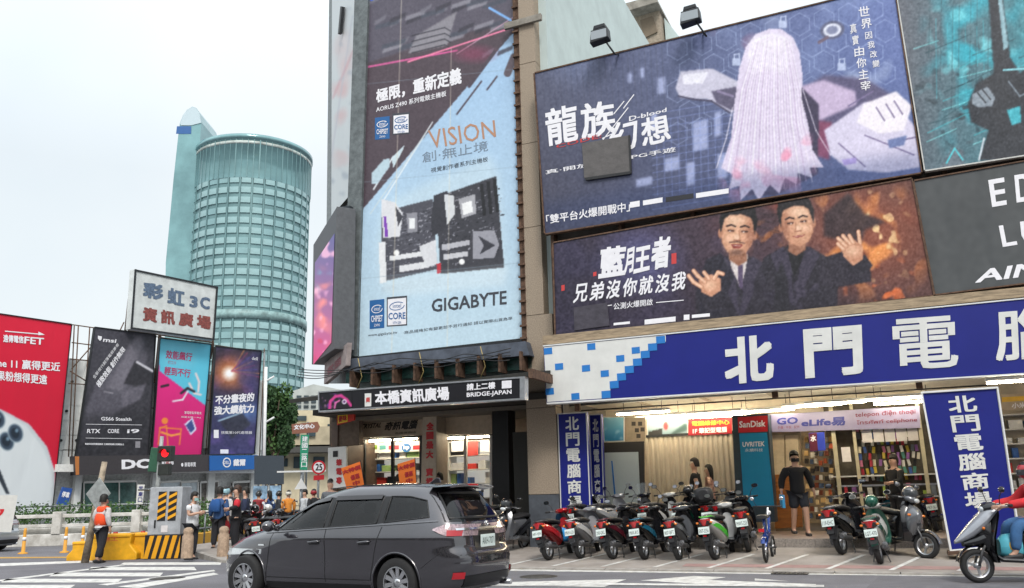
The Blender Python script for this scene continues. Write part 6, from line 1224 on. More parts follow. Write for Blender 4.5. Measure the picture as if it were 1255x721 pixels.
    part('fork', lambda m: [m.tube([(.06, s*.065, .62), (.20, s*.07, .40), (.265, s*.07, .22)], .018, 8) for s in (1, -1)], engm, sg)
    part('front_fender', lambda m: m.grid(np.array([[(.265+.25*math.cos(a), yy, .215+.25*math.sin(a)+.02*(1-(yy/.06)**2)) for yy in np.linspace(-.06, .06, 7)] for a in np.linspace(math.radians(10), math.radians(150), 14)]), True, True), main, sg)
    part('turn_signal', lambda m: m.ball((0, 0, 0), (.02, .035, .022), 10, 6), amber, t, (.52, .13, .70)); part('turn_signal', None, amber, t, (.52, -.13, .70))
    for nm, x_, par in (('front_wheel', .265, sg), ('rear_wheel', -.60, t)):
        part('tyre' if False else nm, lambda m: m.lathe([(.145, -.035), (.17, -.05), (.205, -.045), (.218, 0), (.205, .045), (.17, .05), (.145, .035)], 28, (0, 0, 0), 'y'), rubber, par, (x_, 0, .218)) 
        w = part('rim', lambda m: [m.lathe([(.148, -.04), (.13, -.03), (.13, .03), (.148, .04)], 28, (0, 0, 0), 'y'), m.lathe([(0, -.045), (.04, -.04), (.04, .04), (0, .045)], 12, (0, 0, 0), 'y')] + [m.cbox((.085*math.cos(a), 0, .085*math.sin(a)), (.11, .02, .028), rotm(0, -a, 0)) for a in (.3, 2.39, 4.49)], alu, None, None)
        w.parent = par; w.location = (x_, 0, .218)
    # engine, swing arm, exhaust, stand
    part('engine_case', lambda m: loft(m, [(-.68, .22, .03, .05), (-.60, .23, .04, .075), (-.35, .26, .06, .07), (-.12, .30, .07, .06)]), engm, None, (0, .11, 0))
    part('exhaust', lambda m: [loft(m, [(-.88, .30, .035, .035), (-.86, .30, .055, .055), (-.50, .255, .055, .055), (-.44, .25, .03, .03)], p=2), m.tube([(-.45, 0, .25), (-.2, .02, .2), (-.05, .05, .24)], .016, 8)], engm, None, (0, -.15, 0))
    part('exhaust_cover', lambda m: loft(m, [(-.78, .325, .045, .04), (-.56, .295, .045, .04)], p=3), chrome, None, (0, -.165, .006))
    part('rear_mudguard', lambda m: m.grid(np.array([[(-.60-.26*math.cos(a), yy, .235+.26*math.sin(a)) for yy in (-.07, 0, .07)] for a in np.linspace(math.radians(8), math.radians(75), 8)]), True), black)
    part('rear_shock', lambda m: m.tube([(-.58, .0, .26), (-.50, 0, .58)], .028, 8), engm, None, (0, .12, 0))
    part('stand', lambda m: [m.tube([(-.25, s*.08, .22), (-.36, s*.14, .02), (-.42, s*.15, .015)], .012, 6) for s in (1, -1)], engm)
    # tail
    part('tail_light', lambda m: m.grid(np.array([[(-.965+.10*(yy/.12)**2+.04*(1-zz), yy*(.8+.2*zz), .635+.115*zz) for yy in np.linspace(-.12, .12, 11)] for zz in np.linspace(0, 1, 4)]), True, False), lamp)
    part('rear_lamp_base', lambda m: loft(m, [(-.92, .69, .10, .045), (-.84, .68, .125, .06)]), black)
    for s in (1, -1): part('rear_indicator', lambda m: m.ball((0, 0, 0), (.03, .03, .022), 10, 6), amber if lamp is sc_red else sc_red, None, (-.89, s*.135, .685))
    part('plate_bracket', lambda m: m.slab([(-.95, .36), (-.935, .36), (-.86, .63), (-.88, .63)], -.06, .06), black)
    pt = part('number_plate', lambda m: m.box(-.004, .004, -.108, .108, -.066, .066), pw, None, (-.962, 0, .548), (0, math.radians(12), 0))
    vs, fs, _ = text2d(next(plates, 'MAC-118')); m = MB().add([(-.006, (.5-a)*.185, (b-.5)*.07-.008) for a, b in vs], fs); m.build('lettering', M('plate_ink_dark', '252a2c', .5, var=.02), pt)
    part('reflector', lambda m: m.box(-.004, .004, -.03, .03, -.014, .014), sc_red, None, (-.95, 0, .45))
    part('mud_flap', lambda m: m.slab([(-.055, -.07), (.055, -.07), (.07, .06), (-.07, .06)], -.004, .004), second if second is not black else engm, None, (-.925, 0, .40), (0, math.radians(12), math.radians(90)))
    part('grab_rail', lambda m: m.tube([(-.62, .12, .77), (-.80, .12, .80), (-.89, .06, .79), (-.89, -.06, .79), (-.80, -.12, .80), (-.62, -.12, .77)], .013, 7), accent if accent is not main else engm)
    if trunk: part('top_box', lambda m: loft(m, [(-1.06, .97, .10, .10), (-1.02, .97, .19, .15), (-.80, .97, .21, .16), (-.64, .96, .18, .14), (-.60, .96, .10, .10)], p=3.2), black)
    if basket: part('basket', lambda m: [m.tube([(.5+dx, s*.13, zz), (.5+dx, -s*.13, zz)], .004, 4) for zz in (.80, .86, .92, .98) for dx, s in ((.0, 1), (.2, 1))]+[m.tube([(.5, s*.13, zz), (.7, s*.13, zz)], .004, 4) for zz in (.80, .86, .92, .98) for s in (1, -1)]+[m.tube([(.5+dx, yy, .79), (.5+dx, yy, .99)], .004, 4) for dx in (0, .1, .2) for yy in (-.13, 0, .13)], steel)
    if helmet: 
        part('helmet|h', lambda m: m.ball((.34, -.0, 1.07), (.145, .125, .12), 18, 12), helmet); part('visor|h', lambda m: m.grid(np.array([[(.34+.152*math.cos(a)*math.cos(e), .13*math.sin(a), 1.06+.125*math.sin(e)) for e in np.linspace(-.3, .5, 5)] for a in np.linspace(-1.2, 1.2, 9)]), True, True), M('visor', (.05, .055, .06), .05, var=0))
    if bag: part('floor_bag', lambda m: loft(m, [(.05, .46, .10, .12), (.12, .47, .14, .16), (.25, .46, .13, .15), (.32, .45, .08, .10)], p=3), bag)
    if shield: part('windshield', lambda m: m.grid(np.array([[(.42-.10*k, yy*(1-.15*k), 1.0+.26*k) for yy in np.linspace(-.16, .16, 7)] for k in np.linspace(0, 1, 4)]), True), M('clear_screen', (.6, .65, .66), .08, alpha=.35, var=0))
    return t
P_ = lambda n, c, **k: M('scooter_'+n, c, .22, .25, var=.05, scale=3, coat=.8, **k)
s_red, s_sil, s_blk, s_teal, s_gry, s_grn, s_wht, s_blu, s_dgr, s_mar = P_('red', 'b01820'), P_('silver', 'a9abaf'), P_('black', '17171b'), P_('teal', '1f6a86'), P_('grey', '67696e'), P_('green', '4cc23c'), P_('white', 'd4d4d2'), P_('blue', '1d3f8a'), P_('dark_green', '1f5a4a'), P_('maroon', '5a1a28')
hd = math.radians(61)
def rowpos(px, py, a=hd, off=-.60):                       # rear wheel contact seen at (px,py); heading a
    z = .15
    for _ in range(4): p = G(px, py, z); z = zpav(float(p@FA.Y)) if float(p@FA.Y) < 18.95 else .40
    return p[0]-math.cos(a)*off, p[1]-math.sin(a)*off, z
row = [(673, 689.5, 'bright red scooter nearest the granite pier in the front row', dict(main=s_red, second=s_blk, bag=flat('2f8fd0')), 0),
       (712.5, 688, 'silver white scooter second from the pier in the front row', dict(main=s_sil, second=s_gry, lamp=sc_red, accent=s_wht), 1),
       (752, 689, 'black scooter with a bright red tail lamp, third in the front row', dict(main=s_blk, second=s_blk, accent=s_mar), -1),
       (791, 689.5, 'scooter with teal side panels, fourth from the pier in the front row', dict(main=s_blk, second=s_blk, accent=s_teal, lamp=sc_red), 0),
       (833, 690, 'grey scooter with a wide red lamp between the teal and the green scooters', dict(main=s_gry, second=s_blk), 2),
       (878, 689.5, 'black and white scooter with lime green side panels', dict(main=s_wht, second=s_blk, accent=s_grn, big=1.03), -2)]
rr = random.Random(5)
for px, py, lb_, kw, da_ in row:
    a = hd+math.radians(da_*2.2); x, y, z = rowpos(px, py, a); make_scooter(lb_, x, y, z, a, steer=math.radians(rr.uniform(-25, 25)), lean=rr.uniform(5, 9), **kw)
row2 = [(716, 650, 62, 'dark grey scooter on the step behind the red and silver scooters', dict(main=s_gry, second=s_blk)),
        (748, 651, 50, 'silver scooter on the step behind the third front scooter', dict(main=s_sil, second=s_sil)),
        (782, 650, 66, 'black scooter with a clear windshield on the step behind the teal scooter', dict(main=s_blk, second=s_gry, shield=1)),
        (812, 651, 54, 'white scooter in the second row behind the grey scooter', dict(main=s_wht, second=s_blk)),
        (842, 650, 60, 'black scooter with a helmet on its handlebar behind the green scooter', dict(main=s_blk, second=s_blk, helmet=s_blk)),
        (868, 651, 70, 'grey scooter with a top box squeezed behind the green scooter', dict(main=s_dgr, second=s_blk, trunk=1)),
        (893, 651, 58, 'black scooter in the second row beside the turquoise pillar', dict(main=s_blk, second=s_gry))]
for px, py, ad_, lb_, kw in row2:
    a = math.radians(ad_+rr.uniform(-8, 8)); p = FA.w(FA.hit(px, 640, 18.9)[0], 18.75, 0); make_scooter(lb_, p[0]+.2, p[1]+.35, .40 if float(p@FA.Y) > 19 else .37, a, steer=math.radians(rr.uniform(-30, 30)), **kw)
for px, py, ad_, lb_, kw, off in [(917, 663, 72, 'black scooter seen from behind next to the small blue bike', dict(main=s_blk, second=s_blk, big=1.08), -.6), (1033, 664, 50, 'large black touring scooter with a wide rear seen right of the steel posts', dict(main=s_blk, second=s_blk, big=1.12, accent=s_gry), -.6), (1077, 669, 62, 'cream scooter with teal side panels and a round red badge by the leaning sign', dict(main=s_wht, second=s_dgr, accent=s_dgr, lamp=sc_red, helmet=s_dgr), -.6),
                                  (1124, 666, 278, 'dark scooter facing the road with its front wheel forward near the leaning sign', dict(main=s_gry, second=s_blk, steer=.5, helmet=s_gry, big=1.08), .62), (1148, 652, 70, 'blue scooter half hidden behind the large leaning blue sign', dict(main=s_blu, second=s_blk), -.6), (1098, 650, 110, 'teal scooter with a windshield behind the dark forward facing scooter', dict(main=s_teal, second=s_blk, shield=1), -.6),
                                  (600, 660, 200, 'dark scooter parked beside the black column behind the car', dict(main=s_blk, second=s_blk), 0), (625, 663, 240, 'black scooter against the granite pier behind the car', dict(main=s_blk, second=s_gry, helmet=s_blk), 0), (640, 655, 250, 'charcoal scooter beside the pier under the dark passage', dict(main=s_gry, second=s_blk), 0)]:
    x, y, z = rowpos(px, py, math.radians(ad_), off); make_scooter(lb_, x, y, z, math.radians(ad_), lean=7, **kw)
for i, (px, py, c1, d) in enumerate([(305, 672, s_blk, 'black scooter in the nearer file right of the waiting pedestrians'), (322, 669, s_red, 'red scooter in the nearer file above the car bonnet'), (340, 667, s_sil, 'silver scooter in the nearer file above the car bonnet'), (357, 665, s_blk, 'black scooter in the nearer file beside the car windscreen'), (303, 655, s_red, 'red scooter beside the waiting pedestrians'), (318, 652, s_blk, 'black scooter just behind the bonnet of the grey car'), (334, 650, s_mar, 'maroon scooter in the far cluster behind the car windscreen'), (352, 648, s_wht, 'white scooter in the far cluster left of the speed sign'), (372, 648, s_gry, 'grey scooter in the far cluster below the green sign'), (390, 648, s_blk, 'black far scooter under the round speed sign')]):
    p = G(px, py, .15); make_scooter(d, p[0], p[1], .15, math.radians(120+i*17), c1, lean=6, steer=.3, helmet=[None, s_blk, s_wht][i % 3])

# small blue electric bike
p = G(939, 686.5, .14); q = G(955, 677, .16); a = math.atan2(q[1]-p[1], q[0]-p[0])
BK = thing('electric_bike', 'small blue folding electric bike with a black saddle in front of the black scooter', 'bicycle', (*p[:2], zpav(float(p@FA.Y))), a)
fb = s_blu
for x, nm in ((0, 'rear_wheel'), (.92, 'front_wheel')):
    MB().lathe([(.185, -.022), (.21, -.025), (.225, 0), (.21, .025), (.185, .022)], 28, (0, 0, 0), 'y').build(nm, rubber, BK, loc=(x, 0, .225))
    m = MB().lathe([(0, -.03), (.05, -.03), (.05, .03), (0, .03)], 12, (0, 0, 0), 'y'); [m.tube([(0, 0, 0), (.19*math.cos(k), 0, .19*math.sin(k))], .007, 4) for k in np.linspace(0, 2*math.pi, 11)[:-1]]; m.build('rim', alu, BK, loc=(x, 0, .225))
MB().tube([(0, 0, .225), (.2, 0, .42), (.62, 0, .50), (.76, 0, .80)], .032, 8).build('frame', fb, BK); MB().tube([(.2, 0, .30), (.16, 0, .60), (.14, 0, .80)], .03, 8).build('seat_tube', fb, BK)
MB().tube([(.92, .06, .225), (.80, .05, .60), (.74, 0, .98)], .02, 8).build('fork', alu, BK); MB().tube([(.70, .28, 1.0), (.76, .1, 1.0), (.76, -.1, 1.0), (.70, -.28, 1.0)], .013, 8).build('handlebar', black, BK)
loft(MB(), [(-.06, .82, .11, .03), (.08, .83, .12, .04), (.24, .825, .05, .025)]).build('saddle', seatm, BK); loft(MB(), [(.1, .42, .06, .09), (.34, .44, .07, .12), (.42, .45, .05, .08)]).build('battery_cover', fb, BK)
for s in (1, -1): MB().tube([(.70, s*.2, 1.0), (.68, s*.26, 1.12)], .005, 5).build('mirror_stem', black, BK); MB().ball((.68, s*.28, 1.15), (.012, .045, .035), 10, 6).build('mirror', chrome, BK)
MB().ball((.80, 0, .88), (.05, .05, .05), 10, 6).build('headlight', headm, BK); MB().box(-.26, -.24, -.05, .05, .56, .62).build('tail_light', sc_red, BK); MB().tube([(-.25, 0, .56), (.14, 0, .66)], .014, 6).build('rear_rack', alu, BK); MB().lathe([(.24, -.04), (.25, -.04), (.25, .04), (.24, .04)], 14, (0, 0, .225), 'y', a0=.5, a1=2.6).build('rear_fender', fb, BK)
MB().tube([(.3, -.1, .26), (.3, .1, .26)], .012, 6).build('pedal_axle', engm, BK); [MB().box(.25, .35, s*.1, s*.17, .25, .275).build('pedal', black, BK) for s in (1, -1)]
# ================================================================ people
def skinned(name, verts, edges, radii, mat, parent, lv=1):
    me = bpy.data.meshes.new(name); me.from_pydata([tuple(map(float, v)) for v in verts], edges, []); ob = bpy.data.objects.new(name, me); COL.objects.link(ob)
    sk = ob.modifiers.new('s', 'SKIN'); sk.branch_smoothing = .6
    for i, r in enumerate(radii):
        v = me.skin_vertices[0].data[i]; v.radius = r if hasattr(r, '__len__') else (r, r); v.use_root = i == 0
    if lv: sb = ob.modifiers.new('u', 'SUBSURF'); sb.levels = sb.render_levels = lv
    dg = bpy.context.evaluated_depsgraph_get(); dg.update(); m2 = bpy.data.meshes.new_from_object(ob.evaluated_get(dg)); bpy.data.objects.remove(ob); m2.materials.clear(); m2.materials.append(mat)
    for p in m2.polygons: p.use_smooth = True
    m2.name = name; o = bpy.data.objects.new(name, m2); COL.objects.link(o); o.parent = parent; return o
class Sk:
    def __init__(s): s.v = []; s.e = []; s.r = []
    def add(s, p, r, par=None):
        s.v.append(p); s.r.append(r); i = len(s.v)-1
        if par is not None: s.e.append((par, i))
        return i
    def chain(s, pts, rs, par=None):
        for p, r in zip(pts, rs): par = s.add(p, r, par)
        return par
STAND = dict(pel=(0, 0, .93), che=(0, 0, 1.27), nek=(0, 0, 1.45), hed=(.01, 0, 1.60), kL=(.02, .10, .50), kR=(.02, -.10, .50), aL=(-.02, .11, .08), aR=(-.02, -.11, .08), eL=(-.04, .25, 1.14), eR=(-.04, -.25, 1.14), wL=(.04, .26, .89), wR=(.04, -.26, .89))
def V(a): return np.array(a, float)
def make_person(label, loc, rz, h=1.70, pose=None, top='26262a', bottom='22242c', hair='17130f', sleeve='long', trouser='long', shoe='2a2a2c', long_hair=False, mask=None, hat=None, vest=None, pack=None, near=True, female=False, group=None, shirt=None, skin=None):
    P = {k: V(v) for k, v in {**STAND, **(pose or {})}.items()}; t = thing('person', label, 'person', loc, rz, group); t.scale = (h/1.72,)*3
    sm = skin_m; w_ = .165 if female else .185
    up = P['nek']-P['che']; up /= np.linalg.norm(up); sh = P['nek']-up*.055; sL, sR = sh+V((0, w_, 0)), sh-V((0, w_, 0)); hL, hR = P['pel']+V((0, .09, -.02)), P['pel']-V((0, .09, .02)); mid = (P['pel']+P['che'])/2
    b = Sk(); i0 = b.add(P['pel'], .09); i1 = b.add(mid, .09, i0); i2 = b.add(P['che'], .10, i1); i3 = b.add(sh, .07, i2); i4 = b.add(P['nek'], .066, i3); hd_ = P['hed']-P['nek']; i5 = b.add(P['nek']+hd_*.35, .064, i4); i6 = b.add(P['hed']-V((0, 0, .03)), (.094, .104), i5); b.add(P['hed']+V((-.005, 0, .07)), (.092, .102), i6)
    for s_, S, e, w in ((1, sL, P['eL'], P['wL']), (-1, sR, P['eR'], P['wR'])):
        k = b.chain([S, e, w], [.06, .05, .036], i3); d = (w-e); d /= np.linalg.norm(d)+1e-9; side = np.cross(d, [0, 1., 0]); side /= np.linalg.norm(side)+1e-9; lat = np.cross(d, side)
        if near:
            pm = b.add(w+d*.055, (.03, .022), k)
            for q, L_ in ((-.027, .062), (-.009, .075), (.009, .071), (.026, .055)): j = b.add(w+d*.095+side*q, .0095, pm); j = b.add(w+d*(.095+L_*.55)+side*q+lat*.012*s_, .0085, j); b.add(w+d*(.095+L_*.9)+side*q+lat*.034*s_, .007, j)
            j = b.add(w+d*.05-side*.036, .011, pm); b.add(w+d*.09-side*.052+lat*.02*s_, .008, j)
        else: b.add(w+d*.12, .022, k)
    for hh, kk, aa in ((hL, P['kL'], P['aL']), (hR, P['kR'], P['aR'])): j = b.chain([hh, kk, aa], [.09, .070, .046], i0); b.add(aa+V((.10, 0, -.045)), .03, j)
    skinned('body', b.v, b.e, b.r, sm if skin is None else skin, t)
    tm = M('cloth_'+top, top, .85, var=.12, scale=9, bump=.35, bscale=14); bmm = M('cloth_'+bottom, bottom, .85, var=.12, scale=9, bump=.3, bscale=14)
    s = Sk(); fw = .88 if female else 1.; j0 = s.add(P['pel']+V((0, 0, -.13)), .175*fw); jm = s.add(P['pel']+V((0, 0, .0)), .175*fw, j0); j1 = s.add(mid, .165*fw, jm); j2 = s.add(P['che'], .185*fw, j1); j3 = s.add(sh, .13*fw, j2); s.add(P['nek']-up*.01, .075, j3)
    for S, e, w in ((sL, P['eL'], P['wL']), (sR, P['eR'], P['wR'])):
        if sleeve == 'long': s.chain([S, e, e*.12+w*.88], [.098, .080, .060], j3)
        else: s.chain([S, S*.35+e*.65], [.098, .086], j3)
    skinned('shirt' if sleeve == 'short' else 'jacket', s.v, s.e, s.r, tm, t)
    q = Sk(); k0 = q.add(P['pel']+V((0, 0, .05)), .165)
    for hh, kk, aa in ((hL, P['kL'], P['aL']), (hR, P['kR'], P['aR'])):
        if trouser == 'long': q.chain([hh-V((0, 0, .06)), kk, aa*.92+kk*.08], [.125, .100, .078], k0)
        else: q.chain([hh-V((0, 0, .06)), kk*.9+hh*.1], [.125, .115], k0)
    skinned('trousers' if trouser == 'long' else 'shorts', q.v, q.e, q.r, bmm, t)
    for aa in (P['aL'], P['aR']): loft(MB(), [(-.09, 0, .03, .03), (-.06, 0, .042, .045), (.05, -.01, .045, .035), (.14, -.02, .04, .025), (.18, -.025, .02, .015)], p=3).build('shoe', M('shoe_'+shoe, shoe, .6), t, loc=tuple(aa-V((0, 0, .035))))
    H = P['hed']; hm = M('hair_'+hair, hair, .6, var=.25, scale=60)
    m = MB(); n = 16; rows = []
    for i in range(8):
        ph = math.pi*.5*(1-i/6.2); row = []
        for j in range(n+1):
            a = 2*math.pi*j/n; front = max(0, math.cos(a)); z = math.sin(ph)*.115; r_ = math.cos(ph)
            if i > 4: z = math.sin(max(ph, 0.0 if True else ph))*.115-(i-4)*.028*(1-front**.5)+.01*front
            row.append((math.cos(a)*r_*.100-.012-(.012 if i > 4 and front > 0 else 0), math.sin(a)*r_*.086 if i < 6 else math.sin(a)*.082, z+.045 if not (i > 4 and front > .2) else .075))
        rows.append(row)
    m.grid(np.array(rows)*np.array([1.2, 1.22, 1.12])+H+V((-.004, 0, .0)), True, True); m.build('hair', hm, t)
    if long_hair: loft(MB(), [(-.02, 0, .05, .06), (.02, -.01, .082, .07), (.12, -.02, .09, .06), (.26, -.035, .08, .04), (.34, -.04, .04, .02)]).build('long_hair', hm, t, loc=tuple(H+V((-.055, 0, .06))), rot=(0, math.radians(90), 0))
    if near:
        for s_ in (1, -1):
            MB().ball(H+V((.088, s_*.030, .022)), (.008, .012, .007), 8, 5).build('eye', M('eye_dark', (.03, .02, .02), .3, var=0), t); MB().ball(H+V((-.005, s_*.082, .0)), (.018, .010, .03), 8, 6).build('ear', sm, t)
        MB().slab([(0, -.022), (.024, -.02), (.012, .02), (0, .026)], -.011, .011).build('nose', sm, t, loc=tuple(H+V((.083, 0, .0))), bevel=.005); MB().ball(H+V((.082, 0, -.045)), (.008, .022, .006), 8, 5).build('mouth', M('lip', (.38, .16, .13), .5, var=0), t)
    if mask: m = MB(); m.grid(np.array([[H+V((.098*math.cos(a)+.006, .096*math.sin(a), zz)) for zz in np.linspace(-.078, .0, 5)] for a in np.linspace(-1.15, 1.15, 9)]), True, True); m.build('face_mask', M('mask_'+mask, mask, .8), t)
    if hat == 'cap': m = MB(); m.ball(H+V((-.008, 0, .06)), (.106, .092, .085), 16, 8); m.build('cap', M('cap_navy', (.02, .025, .05), .7), t); MB().lathe([(.07, .0), (.165, -.015), (.165, -.008), (.07, .008)], 12, a0=-.75, a1=.75).build('cap_brim', M('cap_navy', (.02, .025, .05), .7), t, loc=tuple(H+V((0, 0, .055))))
    elif hat: m = MB(); m.ball(H+V((-.01, 0, .03)), (.135, .118, .125), 20, 12); m.build('helmet', hat, t); MB().grid(np.array([[H+V((.142*math.cos(a)*math.cos(e)-.01, .124*math.sin(a), .02+.125*math.sin(e))) for e in np.linspace(-.45, .25, 5)] for a in np.linspace(-1.1, 1.1, 9)]), True, True).build('visor', M('visor', (.05, .055, .06), .05, var=0), t)
    if vest:
        v = Sk(); j0 = v.add(P['pel']+V((0, 0, -.04)), .215); j1 = v.add(mid, .215, j0); j2 = v.add(P['che'], .235, j1); j3 = v.add(sh, .17, j2); v.add(sL*.8+sh*.2-V((0, 0, .02)), .115, j3); v.add(sR*.8+sh*.2-V((0, 0, .02)), .115, j3); skinned('safety_vest', v.v, v.e, v.r, vest, t)
        for zz, hh_ in ((.99, .035), (.90, .035)): loft(MB(), [(-.0, 0, .165, .172), (hh_, 0, .165, .172)], 24, 2.2).build('reflective_band', M('reflective', (.85, .86, .88), .3, var=.02), t, loc=(0, 0, zz), rot=(0, math.radians(-90), 0))
    if pack: loft(MB(), [(-.16, 0, .12, .05), (-.12, 0, .15, .085), (.1, 0, .145, .09), (.2, 0, .10, .06)], p=3).build('backpack', M('pack_'+pack, pack, .8, bump=.2), t, loc=tuple(P['che']+V((-.21, 0, -.06))), rot=(0, math.radians(-90), 0))
    return t
def face(px, py, z, deg): p = G(px, py, z); return (p[0], p[1], z), math.radians(deg)
orange = M('vest_orange', 'f2501e', .7, var=.08, bump=.3, bscale=12)
l, a = face(121, 690.5, 0, 65); make_person('traffic worker in an orange safety vest and cap on the zebra crossing', l, a, 1.66, dict(kL=(.10, .10, .50), aL=(.12, .12, .08), kR=(-.02, -.09, .5), aR=(-.16, -.10, .10), eL=(-.02, .27, 1.16), wL=(.10, .24, .95)), top='c8c4c4', bottom='26262c', vest=orange, hat='cap', mask='d88a9a')
l, a = face(233, 686, .0, 345); make_person('man in a white shirt looking at his phone beside the striped cabinet', l, a, 1.68, dict(eR=(.04, -.24, 1.14), wR=(.26, -.12, 1.20), eL=(.04, .24, 1.14), wL=(.26, .10, 1.20), hed=(.04, 0, 1.59)), top='d8dade', bottom='2a2c34', sleeve='short', mask='8fb6b4')
l, a = face(983, 657, .4, 268); T1 = make_person('man in a black jacket and dark shorts walking out with a blue bag', l, a, 1.80, dict(kL=(.12, .10, .50), aL=(.08, .11, .08), kR=(-.04, -.10, .5), aR=(-.18, -.11, .12), eR=(-.06, -.30, 1.16), wR=(.0, -.34, .92), eL=(-.06, .30, 1.16), wL=(.02, .33, .92)), top='1c1c20', bottom='2c3038', trouser='short', mask='17171a')
p = np.array(l); fx = V((math.cos(a), math.sin(a), 0)); fy = V((-math.sin(a), math.cos(a), 0)); bp = p+fy*-.36+fx*.02
BG = thing('carrier_bag', 'bright blue folder bag held at the side of the man in black', 'bag', (bp[0], bp[1], .4+.62), a)
MB().slab([(-.11, 0), (.11, -.02), (.12, .26), (-.10, .28)], -.03, .03).build('bag_body', flat('3a9ad0'), BG, bevel=.008); MB().tube([(-.06, 0, .27), (-.03, 0, .34), (.03, 0, .34), (.06, 0, .265)], .006, 5).build('handle', flat('2a7ab0'), BG)
l, a = tuple(FA.w(FA.hit(853, 600, 21.0)[0], 21.0, .4)), math.radians(165); make_person('young man in a black t-shirt walking left past the corrugated partition', l, a, 1.76, dict(kL=(.1, .1, .5), aL=(.1, .11, .08)), top='1e1e22', sleeve='short', bottom='2a2c34')
l, a = tuple(FA.w(FA.hit(870, 600, 21.25)[0], 21.25, .4)), math.radians(160); make_person('woman with a ponytail and pink top behind the young man in black', l, a, 1.60, None, top='c79a8c', sleeve='short', bottom='3a3a44', long_hair=True, female=True)
l, a = tuple(FA.w(FA.hit(1099, 600, 21.3)[0], 21.3, .4)), math.radians(200); make_person('shop assistant in black standing before the hanging phone accessories', l, a, 1.68, dict(eL=(.1, .24, 1.14), wL=(.28, .16, 1.12)), top='17171b', bottom='1c1c22')
for i, (x, y, d, tp, lb_, kw) in enumerate([(405, 652, 250, '6a6e74', 'man in a grey shirt standing left of the orange flags', {}), (612, 655, 150, '1a1a1e', 'person in dark clothes at the entrance passage beside the black column', {}), (538, 655, 200, '22242c', 'dark haired customer by the red lettered column', {}), (489, 655, 100, '2a2a30', 'customer seen from behind at the left shop window', {})]):
    p = FA.w(FA.hit(x, 600, 20.2 if i else 19.3)[0], 20.2 if i else 19.3, .34 if i else .25); make_person(lb_, tuple(p), math.radians(d), 1.68, top=tp, bottom='22242c', near=False, **kw)
# waiting pedestrians and riders at the crossing on the left
cr = [(287, 677, 205, '1c1c22', 'e8e4e2', 'woman in a black jacket with red sleeves reading at the crossing', dict(eL=(.03, .25, 1.16), wL=(.22, .1, 1.15), eR=(.03, -.25, 1.16), wR=(.22, -.08, 1.12)), dict(near=True, bottom='1c1c22', female=True, hair='3a2418')),
      (273, 672, 60, 'd4d8dc', '', 'person with a pale blue helmet and white top behind the woman in black', None, dict(hat=M('helmet_pale', '9fc8d4', .3, coat=.5), bottom='b03038')),
      (266, 674, 80, '3a5a8a', '', 'person with a blue backpack waiting at the kerb', None, dict(pack='2a5a9a', bottom='2a2a30')),
      (298, 670, 190, '28304a', '', 'pedestrian in a navy top behind the woman with red sleeves', None, dict(bottom='22242c')),
      (279, 664, 170, '3a3a40', '', 'tall dark haired pedestrian at the back of the waiting group', None, dict(h=1.78)),
      (328, 655, 150, '2f4a7a', '', 'long haired woman in blue beyond the car bonnet', None, dict(long_hair=True, female=True)),
      (352, 654, 120, 'e0903a', '', 'person in an orange yellow top among the far scooters', None, dict(hat=M('helmet_cream', 'd8d4c8', .3, coat=.5))),
      (340, 653, 200, '33363c', '', 'rider in dark grey with a dark helmet among the far scooters', None, dict(hat=M('helmet_dark', '1f2226', .3, coat=.5))),
      (315, 656, 250, '8a2a30', '', 'person in a maroon top in front of the blue signboard', None, dict(hat=M('helmet_black', '141416', .3, coat=.5))),
      (372, 656, 220, 'c8ccd0', '', 'person in a pale top below the green street sign', None, dict()), (383, 656, 140, '2a2c30', '', 'person in dark clothes left of the round speed sign', None, dict(hat=M('helmet_red', 'a02028', .3, coat=.5)))]
for x, y, d, tp, _, lb_, ps, kw in cr:
    kw = dict(kw); kw.setdefault('bottom', '2a2c34'); kw.setdefault('near', False); z = .15 if y > 668 else .12; l, a = face(x, y, z, d); make_person(lb_, l, a, kw.pop('h', 1.66), ps, top=tp, **kw)
l, a = face(287, 677, .15, 205)
cj = bpy.data.objects[[o.name for o in bpy.data.objects if o.get('label', '').startswith('woman in a black jacket with red')][0]]
for s_ in (1, -1): skinned('red_sleeve', [(0, s_*.165, 1.395), (.03, s_*.25, 1.16)], [(0, 1)], [.106, .09], flat('c02030', .7), cj)
MB().slab([(.10, .95), (.155, .95), (.145, 1.34), (.09, 1.36)], -.03, .03).build('white_shirt_front', flat('e4e0de', .7), cj)

# rider entering from the right
rg = G(1200, 714.5, 0); ra = math.radians(172); rc, rs_ = math.cos(ra), math.sin(ra); k = 1.12
ro = (rg[0]-rc*.625*k, rg[1]-rs_*.625*k)
RS = make_scooter('black and white scooter ridden in from the right edge towards the left', ro[0], ro[1], 0, ra, s_blk, second=s_blk, accent=s_wht, big=k, lean=0, group=None, steer=.05, bag=flat('58b4c8'), cat='scooter')
loft(MB(), [(.24, .99, .10, .03), (.34, .93, .16, .07), (.48, .80, .165, .12), (.64, .67, .13, .10), (.78, .57, .08, .055), (.86, .52, .03, .02)]).build('raked_front_fairing', M('scooter_pale', '9a9da4', .25, .3, coat=.8), RS); loft(MB(), [(.40, .62, .15, .10), (.60, .54, .12, .07), (.76, .50, .06, .04)]).build('lower_fairing', s_blk, RS)
MB().ball((.0, 0, 0), (.05, .10, .08), 10, 6).build('yellow_print', flat('e0b030'), RS, loc=(.20, .06, .47))
